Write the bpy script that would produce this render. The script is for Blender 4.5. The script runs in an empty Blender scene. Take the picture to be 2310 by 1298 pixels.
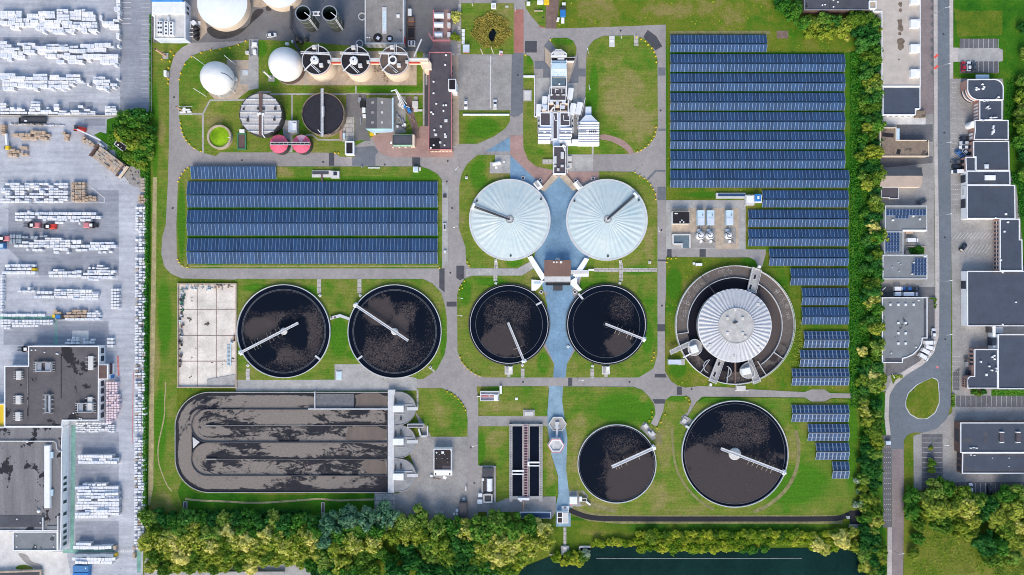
import bpy,math,random
from mathutils import Vector,Matrix
R=math.radians
PI=math.pi
scene=bpy.context.scene
COL=scene.collection
S=0.2
CAMH=308.0
CX,CY=1155.0,649.0
rng=random.Random(7)
def P(x,y,h=0.0):
 f=S*(CAMH-h)/CAMH
 return ((x-CX)*f,(CY-y)*f)
def hexc(s):
 s=s.lstrip('#')
 o=[]
 for i in (0,2,4):
  v=int(s[i:i+2],16)/255
  o.append(v/12.92 if v <=.04045 else ((v+.055)/1.055)**2.4)
 return tuple(o)
def area2(p):
 return sum(p[i][0]*p[(i+1) % len(p)][1]-p[(i+1) % len(p)][0]*p[i][1] for i in range(len(p)))
def ccw(p):
 p=[tuple(q) for q in p]
 return p if area2(p) > 0 else p[::-1]
def rounded(pts,seg=5):
 """points (x,y) stay sharp, (x,y,r) become an arc fillet"""
 out=[]
 n=len(pts)
 for i,p in enumerate(pts):
  if len(p) < 3 or p[2] <=0:
   out.append((p[0],p[1]));continue
  a=Vector(pts[i-1][:2]);b=Vector(p[:2]);c=Vector(pts[(i+1) % n][:2])
  u=(a-b);v=(c-b)
  lu,lv=u.length,v.length
  if lu < 1e-6 or lv < 1e-6:
   out.append((p[0],p[1]));continue
  u /=lu;v /=lv
  ang=max(.05,math.acos(max(-1,min(1,u.dot(v)))))
  d=min(p[2]/math.tan(ang/2),lu*.49,lv*.49)
  for k in range(seg+1):
   t=k/seg
   q=(1-t)**2*(b+u*d)+2*t*(1-t)*b+t*t*(b+v*d)
   out.append((q.x,q.y))
 return out
def smooth(pts,it=2,closed=True):
 p=[Vector(q[:2]) for q in pts]
 for _ in range(it):
  o=[]
  n=len(p)
  for i in range(n if closed else n-1):
   a,b=p[i],p[(i+1) % n]
   o +=[a*.75+b*.25,a*.25+b*.75]
  if not closed:
   o=[p[0]]+o+[p[-1]]
  p=o
 return [(q.x,q.y) for q in p]
def inset(poly,d):
 """shrink a CCW world polygon by d metres (negative grows)"""
 n=len(poly);out=[]
 for i in range(n):
  a,b,c=(Vector(poly[i-1]),Vector(poly[i]),Vector(poly[(i+1) % n]))
  e1=(b-a);e2=(c-b)
  if e1.length < 1e-6 or e2.length < 1e-6:
   out.append(tuple(b));continue
  e1.normalize();e2.normalize()
  n1=Vector((-e1.y,e1.x));n2=Vector((-e2.y,e2.x))
  m=n1+n2
  if m.length < 1e-4:
   m=n1
  m.normalize()
  k=d/max(.35,m.dot(n1))
  q=b+m*k
  out.append((q.x,q.y))
 return out
def strip(path,w):
 """polygon of a px path w px wide"""
 L,Rr=[],[]
 n=len(path)
 for i in range(n):
  a=Vector(path[max(0,i-1)]);b=Vector(path[min(n-1,i+1)])
  d=(b-a).normalized();nn=Vector((-d.y,d.x))*w/2
  p=Vector(path[i])
  L.append(tuple(p+nn));Rr.append(tuple(p-nn))
 return L+Rr[::-1]
def circ(x,y,r,n=64,a0=0,a1=360):
 k=n if abs(a1-a0) >=360 else n+1
 return [(x+r*math.cos(R(a0+(a1-a0)*i/n)),y+r*math.sin(R(a0+(a1-a0)*i/n))) for i in range(k)]
NBX=[0]
class MB:
 """collects faces, world metres"""
 def __init__(s):
  s.v=[];s.f=[];s.m=[];s.mi=0
 def add(s,vs,fs):
  b=len(s.v);s.v +=[tuple(q) for q in vs]
  for f in fs:
   s.f.append([b+i for i in f]);s.m.append(s.mi)
  return s
 def box(s,x0,y0,z0,x1,y1,z1):
  if x1 < x0: x0,x1=x1,x0
  if y1 < y0: y0,y1=y1,y0
  return s.add([(x0,y0,z0),(x1,y0,z0),(x1,y1,z0),(x0,y1,z0),(x0,y0,z1),(x1,y0,z1),(x1,y1,z1),(x0,y1,z1)],
    [(3,2,1,0),(4,5,6,7),(0,1,5,4),(1,2,6,5),(2,3,7,6),(3,0,4,7)])
 def pbox(s,x0,y0,x1,y1,z0,z1,at=None):
  """box from plan coordinates of its top outline"""
  h=z1 if at is None else at
  a=P(x0,y0,h);b=P(x1,y1,h);NBX[0] +=1;z1 +=(NBX[0] % 9)*.0017
  return s.box(a[0],a[1],z0,b[0],b[1],z1)
 def rbox(s,cx,cy,w,d,z0,z1,ang=0,bev=0):
  """rotated box, world metres, optional chamfered top"""
  c,n=math.cos(ang),math.sin(ang)
  def q(x,y,z): return (cx+x*c-y*n,cy+x*n+y*c,z)
  hw,hd=w/2,d/2
  lo=[q(-hw,-hd,z0),q(hw,-hd,z0),q(hw,hd,z0),q(-hw,hd,z0)]
  if bev <=0:
   hi=[q(-hw,-hd,z1),q(hw,-hd,z1),q(hw,hd,z1),q(-hw,hd,z1)]
   return s.add(lo+hi,[(3,2,1,0),(4,5,6,7),(0,1,5,4),(1,2,6,5),(2,3,7,6),(3,0,4,7)])
  mid=[q(-hw,-hd,z1-bev),q(hw,-hd,z1-bev),q(hw,hd,z1-bev),q(-hw,hd,z1-bev)]
  a,b=hw-bev,hd-bev
  hi=[q(-a,-b,z1),q(a,-b,z1),q(a,b,z1),q(-a,b,z1)]
  F=[(3,2,1,0),(8,9,10,11)]
  for k in (0,4):
   for i in range(4):
    j=(i+1) % 4
    F.append((k+i,k+j,k+4+j,k+4+i))
  return s.add(lo+mid+hi,F)
 def prbox(s,x,y,w,d,z0,z1,deg=0,bev=0,at=None):
  """rotated box, plan units; deg clockwise as drawn on the plan"""
  h=z1 if at is None else at
  a=P(x,y,h);f=S*(CAMH-h)/CAMH
  return s.rbox(a[0],a[1],w*f,d*f,z0,z1,R(-deg),bev)
 def prism(s,poly,z0,z1,top=True,sides=True):
  p=ccw(poly);n=len(p)
  vs=[(x,y,z0) for x,y in p]+[(x,y,z1) for x,y in p]
  fs=[]
  if sides: fs +=[(i,(i+1)%n,n+(i+1)%n,n+i) for i in range(n)]
  if top: fs.append(tuple(range(n,2*n)))
  return s.add(vs,fs)
 def flat(s,poly,z):
  p=ccw(poly)
  return s.add([(x,y,z) for x,y in p],[tuple(range(len(p)))])
 def band(s,outer,inner,z0,z1):
  """wall between two matching CCW loops"""
  n=len(outer)
  vs=[(x,y,z) for z in (z0,z1) for x,y in outer]+[(x,y,z) for z in (z0,z1) for x,y in inner]
  fs=[]
  for i in range(n):
   j=(i+1) % n
   fs +=[(i,j,n+j,n+i),(2*n+j,2*n+i,3*n+i,3*n+j),(n+i,n+j,3*n+j,3*n+i)]
  return s.add(vs,fs)
 def ring(s,x,y,r0,r1,z0,z1,n=72,a0=0,a1=360):
  full=abs(a1-a0) >=360
  k=n if full else n+1
  A=[R(a0+(a1-a0)*i/n) for i in range(k)]
  vs=[]
  for r,z in ((r1,z0),(r1,z1),(r0,z1),(r0,z0)):
   vs +=[(x+r*math.cos(a),y+r*math.sin(a),z) for a in A]
  fs=[]
  for i in range(n):
   j=(i+1) % k
   for q in range(3):
    fs.append((q*k+i,q*k+j,(q+1)*k+j,(q+1)*k+i))
  if not full:
   fs +=[(0,k,2*k,3*k),(k-1,4*k-1,3*k-1,2*k-1)]
  return s.add(vs,fs)
 def lathe(s,x,y,prof,n=48,cap=True):
  """prof: (r,z) from bottom to top"""
  vs=[];fs=[]
  for r,z in prof:
   vs +=[(x+r*math.cos(2*PI*i/n),y+r*math.sin(2*PI*i/n),z) for i in range(n)]
  for q in range(len(prof)-1):
   for i in range(n):
    j=(i+1) % n
    fs.append((q*n+i,q*n+j,(q+1)*n+j,(q+1)*n+i))
  if cap and prof[-1][0] > 1e-3:
   fs.append(tuple(range((len(prof)-1)*n,len(prof)*n)))
  return s.add(vs,fs)
 def cyl(s,x,y,r,z0,z1,n=20,r1=None):
  return s.lathe(x,y,[(r,z0),(r if r1 is None else r1,z1)],n)
 def disc(s,x,y,r,z,n=72):
  return s.add([(x+r*math.cos(2*PI*i/n),y+r*math.sin(2*PI*i/n),z) for i in range(n)],[tuple(range(n))])
 def tube(s,pts,r,n=8,r1=None):
  pts=[Vector(p) for p in pts]
  k=len(pts);vs=[];fs=[]
  for i,p in enumerate(pts):
   d=(pts[min(k-1,i+1)]-pts[max(0,i-1)]).normalized()
   up=Vector((0,0,1)) if abs(d.z) < .95 else Vector((1,0,0))
   a=d.cross(up).normalized();b=a.cross(d)
   rr=r if r1 is None else r+(r1-r)*i/(k-1)
   vs +=[tuple(p+(a*math.cos(2*PI*j/n)+b*math.sin(2*PI*j/n))*rr) for j in range(n)]
  for i in range(k-1):
   for j in range(n):
    m=(j+1) % n
    fs.append((i*n+j,i*n+m,(i+1)*n+m,(i+1)*n+j))
  fs +=[tuple(range(n))[::-1],tuple(range((k-1)*n,k*n))]
  return s.add(vs,fs)
 def beam(s,a,b,w,h):
  """bar of square-cut section between two points"""
  a=Vector(a);b=Vector(b);d=(b-a).normalized()
  up=Vector((0,0,1)) if abs(d.z) < .95 else Vector((1,0,0))
  u=d.cross(up).normalized()*w/2;v=u.normalized().cross(d)*h/2
  vs=[tuple(p+q) for p in (a,b) for q in (-u-v,u-v,u+v,-u+v)]
  return s.add(vs,[(0,1,2,3),(7,6,5,4),(0,4,5,1),(1,5,6,2),(2,6,7,3),(3,7,4,0)])
def mesh_from(name,mb,mats,off=(0,0,0),smooth_=False):
 me=bpy.data.meshes.new(name)
 ox,oy,oz=off
 me.from_pydata([(x-ox,y-oy,z-oz) for x,y,z in mb.v],[],mb.f)
 for m in (mats if isinstance(mats,(list,tuple)) else [mats]):
  me.materials.append(m)
 if any(mb.m):
  me.polygons.foreach_set('material_index',mb.m)
 if smooth_:
  me.polygons.foreach_set('use_smooth',[True]*len(me.polygons))
 me.validate();me.update()
 return me
def tag(o,label=None,cat=None,group=None,kind=None):
 if label: o['label']=label
 if cat: o['category']=cat
 if group: o['group']=group
 if kind: o['kind']=kind
 return o
def thing(name,label,cat,x,y,z=0,group=None):
 """Empty at the base of a thing; plan coordinates"""
 o=bpy.data.objects.new(name,None);COL.objects.link(o)
 a=P(x,y);o.location=(a[0],a[1],z);o.empty_display_size=.5
 return tag(o,label,cat,group)
def wpos(o):
 p=Vector(o.location)
 while o.parent:
  o=o.parent;p=p+Vector(o.location)
 return p
def part(name,mb,mats,parent,label=None,sm=False):
 off=wpos(parent)
 o=bpy.data.objects.new(name,mesh_from(name,mb,mats,off,sm));COL.objects.link(o)
 o.parent=parent
 if label: o['label']=label
 return o
def solo(name,mb,mats,label,cat,group=None,sm=False,kind=None):
 xs=[v[0] for v in mb.v];ys=[v[1] for v in mb.v];zs=[v[2] for v in mb.v]
 off=((min(xs)+max(xs))/2,(min(ys)+max(ys))/2,max(0,min(zs)))
 o=bpy.data.objects.new(name,mesh_from(name,mb,mats,off,sm));COL.objects.link(o)
 o.location=off
 return tag(o,label,cat,group,kind)
def kids(o): return [c for c in o.children]
def dup(o,loc=None,rz=None,label=None,group=None,parent=None,scale=None):
 c=o.copy();COL.objects.link(c);c.parent=parent
 if loc is not None: c.location=loc
 if rz is not None: c.rotation_euler=(0,0,rz)
 if scale is not None: c.scale=scale
 if label: c['label']=label
 if group: c['group']=group
 for ch in list(o.children):
  dup(ch,parent=c)
 return c
def drop(o):
 for ch in list(o.children): drop(ch)
 bpy.data.objects.remove(o,do_unlink=True)
LV=0.016
NSH=[0]
def sheet(name,polys,lvl,m,label=None,cat=None,kind='structure',world=False):
 """flat ground covering; polys in plan units"""
 mb=MB()
 if polys and isinstance(polys[0][0],(int,float)): polys=[polys]
 NSH[0] +=1
 for i,p in enumerate(polys):
  mb.flat(p if world else [P(*q) for q in rounded(p)],lvl*LV+(NSH[0] % 4)*.0026+(i % 10)*.00055)
 o=bpy.data.objects.new(name,mesh_from(name,mb,m));COL.objects.link(o)
 return tag(o,label,cat,None,kind)
# ---------------------------------------------------------------- materials
def nt_new(name):
 m=bpy.data.materials.new(name);m.use_nodes=True
 nt=m.node_tree;b=nt.nodes['Principled BSDF']
 return m,nt,b
def N(nt,t,**kw):
 n=nt.nodes.new(t)
 for k,v in kw.items(): setattr(n,k,v)
 return n
def coords(nt,space='world'):
 if space =='world':
  return N(nt,'ShaderNodeNewGeometry').outputs['Position']
 return N(nt,'ShaderNodeTexCoord').outputs['Object']
def noise(nt,vec,scale,detail=3,rough=.6,stretch=None,dist=0,off=None):
 if stretch or off:
  mp=N(nt,'ShaderNodeMapping')
  if stretch: mp.inputs['Scale'].default_value=stretch
  if off: mp.inputs['Location'].default_value=off
  nt.links.new(vec,mp.inputs['Vector']);vec=mp.outputs[0]
 n=N(nt,'ShaderNodeTexNoise')
 n.inputs['Scale'].default_value=scale;n.inputs['Detail'].default_value=detail
 n.inputs['Roughness'].default_value=rough;n.inputs['Distortion'].default_value=dist
 nt.links.new(vec,n.inputs['Vector'])
 return n.outputs[0]
def ramp(nt,fac,stops):
 r=N(nt,'ShaderNodeValToRGB')
 e=r.color_ramp.elements
 e[0].position,e[1].position=stops[0][0],stops[-1][0]
 for (p,c),el in zip((stops[0],stops[-1]),(e[0],e[1])):
  el.color=(*c,1) if len(c) ==3 else c
 for p,c in stops[1:-1]:
  el=e.new(p);el.color=(*c,1)
 nt.links.new(fac,r.inputs[0])
 return r.outputs[0]
def mask(nt,fac,a,b):
 m=N(nt,'ShaderNodeMapRange',interpolation_type='SMOOTHSTEP')
 m.inputs[1].default_value=a;m.inputs[2].default_value=b
 nt.links.new(fac,m.inputs[0])
 return m.outputs[0]
def mix(nt,fac,a,b,mode='MIX'):
 m=N(nt,'ShaderNodeMix',data_type='RGBA',blend_type=mode)
 for v,i in ((fac,0),(a,6),(b,7)):
  if isinstance(v,(int,float)): m.inputs[i].default_value=v
  elif isinstance(v,tuple): m.inputs[i].default_value=(*v,1)
  else: nt.links.new(v,m.inputs[i])
 return m.outputs[2]
def math_(nt,op,a,b=0.0,c=None):
 m=N(nt,'ShaderNodeMath',operation=op)
 for i,v in enumerate((a,b) if c is None else (a,b,c)):
  if isinstance(v,(int,float)): m.inputs[i].default_value=v
  else: nt.links.new(v,m.inputs[i])
 return m.outputs[0]
def sep(nt,vec):
 n=N(nt,'ShaderNodeSeparateXYZ');nt.links.new(vec,n.inputs[0])
 return n.outputs
def bump(nt,b,h,strength=.3,dist=.1):
 n=N(nt,'ShaderNodeBump');n.inputs['Strength'].default_value=strength
 n.inputs['Distance'].default_value=dist
 nt.links.new(h,n.inputs['Height']);nt.links.new(n.outputs[0],b.inputs['Normal'])
def setc(nt,b,c):
 if isinstance(c,tuple): b.inputs['Base Color'].default_value=(*c,1)
 else: nt.links.new(c,b.inputs['Base Color'])
def sc(c,k): return tuple(min(1,v*k) for v in c)
def mottled(name,c,amt=.25,scale=.15,fine=1.5,rough=.85,metal=0,spec=.3,c2=None,space='world',bmp=0,stretch=None,stain=None):
 """base colour broken up by broad and fine noise, optional second colour and stains"""
 m,nt,b=nt_new(name)
 v=coords(nt,space)
 n1=noise(nt,v,scale,4,.65,stretch);n2=noise(nt,v,fine,3,.7)
 hi=sc(c,1+amt);lo=sc(c,1-amt)
 col=ramp(nt,n1,[(.3,lo),(.7,c2 or hi)])
 col=mix(nt,1.0,col,ramp(nt,n2,[(.3,(1-amt*.6,)*3),(.7,(1+amt*.5,)*3)]),'MULTIPLY')
 if stain:
  sc_,thr,scol,off=stain
  ns=noise(nt,v,sc_,5,.62,off=(off,off*1.7,0))
  col=mix(nt,mask(nt,ns,thr,thr+.025),col,scol)
 setc(nt,b,col)
 b.inputs['Roughness'].default_value=rough;b.inputs['Metallic'].default_value=metal
 b.inputs['Specular IOR Level'].default_value=spec
 if bmp: bump(nt,b,n2,bmp,.05)
 return m
def plain(name,c,rough=.5,metal=0,spec=.4,amt=.08):
 return mottled(name,c,amt,.4,2.2,rough,metal,spec,space='object')
def zones(nt,v,lst,warp):
 """soft patches of another growth: (x, y, rx, ry) on the plan"""
 s3=sep(nt,v);out=None
 for x,y,rx,ry in lst:
  c=P(x,y)
  dx=math_(nt,'MULTIPLY',math_(nt,'SUBTRACT',s3[0],c[0]),1/(rx*S));dy=math_(nt,'MULTIPLY',math_(nt,'SUBTRACT',s3[1],c[1]),1/(ry*S))
  d=math_(nt,'SQRT',math_(nt,'ADD',math_(nt,'MULTIPLY',dx,dx),math_(nt,'MULTIPLY',dy,dy)))
  k=mask(nt,math_(nt,'ADD',d,warp),1.25,.55)
  out=k if out is None else math_(nt,'MAXIMUM',out,k)
 return out
def grass_mat(name,dry,mid,lush,bias=0.0,flowers=0,stripes=0.0,lz=(),dz=()):
 m,nt,b=nt_new(name)
 v=coords(nt)
 big=noise(nt,v,.045,5,.62,dist=.5);med=noise(nt,v,.2,5,.68,off=(31,7,0));fine=noise(nt,v,1.3,3,.75)
 f=math_(nt,'ADD',math_(nt,'MULTIPLY',big,.6),math_(nt,'MULTIPLY',med,.45))
 f=math_(nt,'ADD',f,bias)
 warp=math_(nt,'MULTIPLY',math_(nt,'SUBTRACT',math_(nt,'ADD',med,big),1.0),1.1)
 if lz: f=math_(nt,'ADD',f,math_(nt,'MULTIPLY',zones(nt,v,lz,warp),.17))
 if dz: f=math_(nt,'SUBTRACT',f,math_(nt,'MULTIPLY',zones(nt,v,dz,warp),.105))
 col=ramp(nt,f,[(.38,dry),(.52,mid),(.68,lush)])
 col=mix(nt,1.0,col,ramp(nt,fine,[(.25,(.66,.68,.62)),(.75,(1.32,1.3,1.25))]),'MULTIPLY')
 if stripes:
  w=noise(nt,v,1.0,2,.6,(.08,1.1,1))
  col=mix(nt,stripes,col,ramp(nt,w,[(.35,(.7,.72,.65)),(.65,(1.22,1.2,1.1))]),'MULTIPLY')
 if flowers:
  vo=N(nt,'ShaderNodeTexVoronoi');vo.inputs['Scale'].default_value=.55
  nt.links.new(v,vo.inputs['Vector'])
  k=math_(nt,'MULTIPLY',math_(nt,'LESS_THAN',vo.outputs['Distance'],.2),mask(nt,med,.5,.6))
  col=mix(nt,math_(nt,'MULTIPLY',k,flowers),col,(.55,.45,.04))
 setc(nt,b,col)
 b.inputs['Roughness'].default_value=.95;b.inputs['Specular IOR Level'].default_value=.1
 bump(nt,b,math_(nt,'ADD',fine,med),.35,.25)
 return m
def asphalt_mat(name,c,patch=.12,fine=2.4,streak=None):
 m,nt,b=nt_new(name)
 v=coords(nt)
 a=noise(nt,v,.06,4,.6);p=noise(nt,v,.45,4,.7,off=(9,3,0));g=noise(nt,v,fine,2,.8)
 col=ramp(nt,a,[(.3,sc(c,1-patch)),(.7,sc(c,1+patch))])
 col=mix(nt,1.0,col,ramp(nt,p,[(.28,(.85,.85,.86)),(.72,(1.13,1.12,1.1))]),'MULTIPLY')
 col=mix(nt,1.0,col,ramp(nt,g,[(.3,(.9,.9,.9)),(.7,(1.1,1.1,1.1))]),'MULTIPLY')
 if streak:
  s_=noise(nt,v,1.0,3,.6,streak)
  col=mix(nt,.8,col,ramp(nt,s_,[(.3,(.8,.8,.82)),(.7,(1.15,1.14,1.13))]),'MULTIPLY')
 vo=N(nt,'ShaderNodeTexVoronoi',feature='DISTANCE_TO_EDGE');vo.inputs['Scale'].default_value=.09
 wv=N(nt,'ShaderNodeMix',data_type='VECTOR');wv.inputs[0].default_value=.12
 ns=N(nt,'ShaderNodeTexNoise');ns.inputs['Scale'].default_value=.4
 nt.links.new(v,ns.inputs['Vector']);nt.links.new(v,wv.inputs[4])
 sc3=N(nt,'ShaderNodeVectorMath',operation='SCALE');sc3.inputs['Scale'].default_value=40
 nt.links.new(ns.outputs['Color'],sc3.inputs[0]);nt.links.new(sc3.outputs[0],wv.inputs[5])
 nt.links.new(wv.outputs[1],vo.inputs['Vector'])
 k=math_(nt,'MULTIPLY',math_(nt,'LESS_THAN',vo.outputs['Distance'],.008),mask(nt,p,.5,.62))
 col=mix(nt,math_(nt,'MULTIPLY',k,.55),col,sc(c,.35))
 setc(nt,b,col)
 b.inputs['Roughness'].default_value=.9;b.inputs['Specular IOR Level'].default_value=.2
 bump(nt,b,g,.12,.03)
 return m
def paver_mat(name,c,c2,scale=1.0,bw=1.0,bh=1.0,mortar=.03,mcol=None,amt=.25,rot=0,space='world'):
 m,nt,b=nt_new(name)
 v=coords(nt,space)
 mp=N(nt,'ShaderNodeMapping');mp.inputs['Rotation'].default_value=(0,0,R(rot))
 nt.links.new(v,mp.inputs['Vector'])
 br=N(nt,'ShaderNodeTexBrick',offset=.5)
 br.inputs['Scale'].default_value=scale;br.inputs['Brick Width'].default_value=bw
 br.inputs['Row Height'].default_value=bh;br.inputs['Mortar Size'].default_value=mortar
 br.inputs['Color1'].default_value=(*c,1);br.inputs['Color2'].default_value=(*c2,1)
 br.inputs['Mortar'].default_value=(*(mcol or sc(c,.55)),1)
 nt.links.new(mp.outputs[0],br.inputs['Vector'])
 n1=noise(nt,v,.12,4,.65);n2=noise(nt,v,1.1,3,.7)
 col=mix(nt,1.0,br.outputs['Color'],ramp(nt,n1,[(.3,(1-amt,)*3),(.7,(1+amt,)*3)]),'MULTIPLY')
 col=mix(nt,1.0,col,ramp(nt,n2,[(.3,(.88,)*3),(.7,(1.1,)*3)]),'MULTIPLY')
 setc(nt,b,col);b.inputs['Roughness'].default_value=.9;b.inputs['Specular IOR Level'].default_value=.2
 return m
def ribbed_mat(name,c,axis='X',pitch=.5,depth=.25,rough=.45,metal=0.0,amt=.12,space='world',spec=.4):
 """sheet metal with standing ribs"""
 m,nt,b=nt_new(name)
 v=coords(nt,space);s3=sep(nt,v)
 x=s3[0 if axis =='X' else 1]
 fr=math_(nt,'FRACT',math_(nt,'DIVIDE',x,pitch))
 line=math_(nt,'LESS_THAN',fr,.16)
 n1=noise(nt,v,.2,4,.65);n2=noise(nt,v,1.6,3,.7,(.3,2,1) if axis =='X' else (2,.3,1))
 col=ramp(nt,n1,[(.3,sc(c,1-amt)),(.7,sc(c,1+amt))])
 col=mix(nt,1.0,col,ramp(nt,n2,[(.3,(.9,)*3),(.7,(1.08,)*3)]),'MULTIPLY')
 col=mix(nt,math_(nt,'MULTIPLY',line,depth),col,sc(c,.35))
 setc(nt,b,col);b.inputs['Roughness'].default_value=rough;b.inputs['Metallic'].default_value=metal
 b.inputs['Specular IOR Level'].default_value=spec
 bump(nt,b,line,.25,.05)
 return m
def scum_mat(name,raft=(),dark=(),dens=.5,seed=0,water=(.004,.0065,.013),scum=(.082,.066,.064),r=20,broken=()):
 """settling tank surface in object space: smooth sludge rafts, dark open water, broken speckle elsewhere.
 raft / dark / broken: ellipses (x,y,rx,ry) in units of the tank radius"""
 m,nt,b=nt_new(name)
 v=coords(nt,'object');s3=sep(nt,v)
 big=noise(nt,v,2.6/r,5,.62,dist=.9,off=(seed*13.7,seed*5.1,0))
 med=noise(nt,v,11/r,6,.72,dist=1.1,off=(seed*3.1,seed*8.3,0));fine=noise(nt,v,1.7,5,.78,dist=.4,off=(seed,0,0))
 warp=math_(nt,'ADD',math_(nt,'MULTIPLY',math_(nt,'SUBTRACT',big,.5),1.5),math_(nt,'MULTIPLY',math_(nt,'SUBTRACT',med,.5),.9))
 def zone(lst,lo,hi,warp=warp):
  out=None
  for x,y,rx,ry in lst:
   dx=math_(nt,'MULTIPLY_ADD',s3[0],1/(rx*r),-x/rx);dy=math_(nt,'MULTIPLY_ADD',s3[1],1/(ry*r),-y/ry)
   d=math_(nt,'SQRT',math_(nt,'ADD',math_(nt,'MULTIPLY',dx,dx),math_(nt,'MULTIPLY',dy,dy)))
   k=mask(nt,math_(nt,'ADD',d,warp),hi,lo)
   out=k if out is None else math_(nt,'MAXIMUM',out,k)
  return out if out is not None else 0.0
 zr=zone(raft,.86,1.1,math_(nt,'ADD',warp,math_(nt,'MULTIPLY',math_(nt,'SUBTRACT',fine,.5),.9)));zd=zone(dark,.6,1.3);zb=zone(broken,.5,1.3)
 den=math_(nt,'ADD',math_(nt,'MULTIPLY',math_(nt,'SUBTRACT',med,.5),.9),dens)
 den=math_(nt,'SUBTRACT',math_(nt,'ADD',den,math_(nt,'MULTIPLY',zb,.22)),math_(nt,'MULTIPLY',zd,.55))
 sp=mask(nt,math_(nt,'ADD',math_(nt,'SUBTRACT',fine,.5),math_(nt,'MULTIPLY',den,.5)),.22,.35)
 k=math_(nt,'MAXIMUM',math_(nt,'MULTIPLY',sp,.8),math_(nt,'MULTIPLY',zr,math_(nt,'MULTIPLY_ADD',sp,.24,.68)))
 tone=ramp(nt,noise(nt,v,3.0,3,.7),[(.3,sc(scum,.78)),(.7,sc(scum,1.2))])
 col=mix(nt,k,water,tone)
 vo=N(nt,'ShaderNodeTexVoronoi');vo.inputs['Scale'].default_value=1.1;nt.links.new(v,vo.inputs['Vector'])
 fl=math_(nt,'MULTIPLY',math_(nt,'LESS_THAN',vo.outputs['Distance'],.15),math_(nt,'MULTIPLY',sp,math_(nt,'SUBTRACT',1.0,zr)))
 col=mix(nt,math_(nt,'MULTIPLY',fl,.5),col,(.32,.28,.25))
 setc(nt,b,col)
 rg=N(nt,'ShaderNodeMapRange');rg.inputs[3].default_value=.12;rg.inputs[4].default_value=.7
 nt.links.new(k,rg.inputs[0]);nt.links.new(rg.outputs[0],b.inputs['Roughness'])
 b.inputs['Specular IOR Level'].default_value=.13
 return m
def foam_mat(name,seed,cover=.5,turb=1.0,edge=.12,side=0.0,late=None):
 """aeration channel: beige foam torn open over dark liquor; the UV map runs along (u) and across (v, -1..1) the flow"""
 m,nt,b=nt_new(name)
 uv=N(nt,'ShaderNodeTexCoord').outputs['UV'];s3=sep(nt,uv)
 big=noise(nt,uv,.13,5,.62,(.42,3.6,1),1.1*turb,off=(seed*17,seed*9,0))
 med=noise(nt,uv,.42,6,.68,(.5,3.6,1),1.5*turb,off=(seed*5,seed*3,0))
 lng=noise(nt,uv,.03,2,.5,(1,1.5,1),off=(seed*3,0,0))
 f=math_(nt,'ADD',math_(nt,'MULTIPLY',big,.6),math_(nt,'MULTIPLY',med,.42))
 f=math_(nt,'ADD',f,math_(nt,'MULTIPLY',math_(nt,'SUBTRACT',lng,.5),.42))
 av=math_(nt,'ABSOLUTE',s3[1])
 f=math_(nt,'SUBTRACT',f,math_(nt,'MULTIPLY',mask(nt,math_(nt,'ADD',math_(nt,'MULTIPLY',s3[1],side),math_(nt,'MULTIPLY',av,1-abs(side))),.45,.95),edge))
 if late: f=math_(nt,'SUBTRACT',f,math_(nt,'MULTIPLY',mask(nt,s3[0],late,late+26),.075))
 t=.56-cover*.12
 k=mask(nt,f,t-.03,t+.045)
 fine=noise(nt,uv,1.6,4,.75,(.6,3.6,1))
 foam=ramp(nt,fine,[(.25,(.155,.132,.114)),(.75,(.275,.24,.212))])
 liq=ramp(nt,med,[(.3,(.008,.01,.016)),(.75,(.032,.031,.037))])
 setc(nt,b,mix(nt,k,liq,foam))
 b.inputs['Roughness'].default_value=.55;b.inputs['Specular IOR Level'].default_value=.2
 return m
def pv_mat(name,nx,ny,lx,ly,glass,line,wline=.06,edge=.12):
 """photovoltaic module array drawn on local x (0..lx) and y (0..ly): cells, seams, pale frame"""
 m,nt,b=nt_new(name)
 v=coords(nt,'object');s3=sep(nt,v)
 def seam(ax,pitch,w):
  fr=math_(nt,'FRACT',math_(nt,'DIVIDE',ax,pitch))
  d=math_(nt,'MINIMUM',fr,math_(nt,'SUBTRACT',1.0,fr))
  return math_(nt,'LESS_THAN',d,w/pitch)
 sx=seam(s3[0],lx/nx,wline);sy=seam(s3[1],ly/ny,wline)
 oi=N(nt,'ShaderNodeObjectInfo')
 tone=ramp(nt,oi.outputs['Random'],[(0,sc(glass,.8)),(1,sc(glass,1.25))])
 nn=noise(nt,coords(nt),.4,3,.6)
 tone=mix(nt,1.0,tone,ramp(nt,nn,[(.3,(.85,)*3),(.7,(1.15,)*3)]),'MULTIPLY')
 col=mix(nt,math_(nt,'MULTIPLY',math_(nt,'MAXIMUM',sx,sy),.55),tone,line)
 setc(nt,b,col)
 b.inputs['Roughness'].default_value=.3;b.inputs['Specular IOR Level'].default_value=.45
 return m
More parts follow.
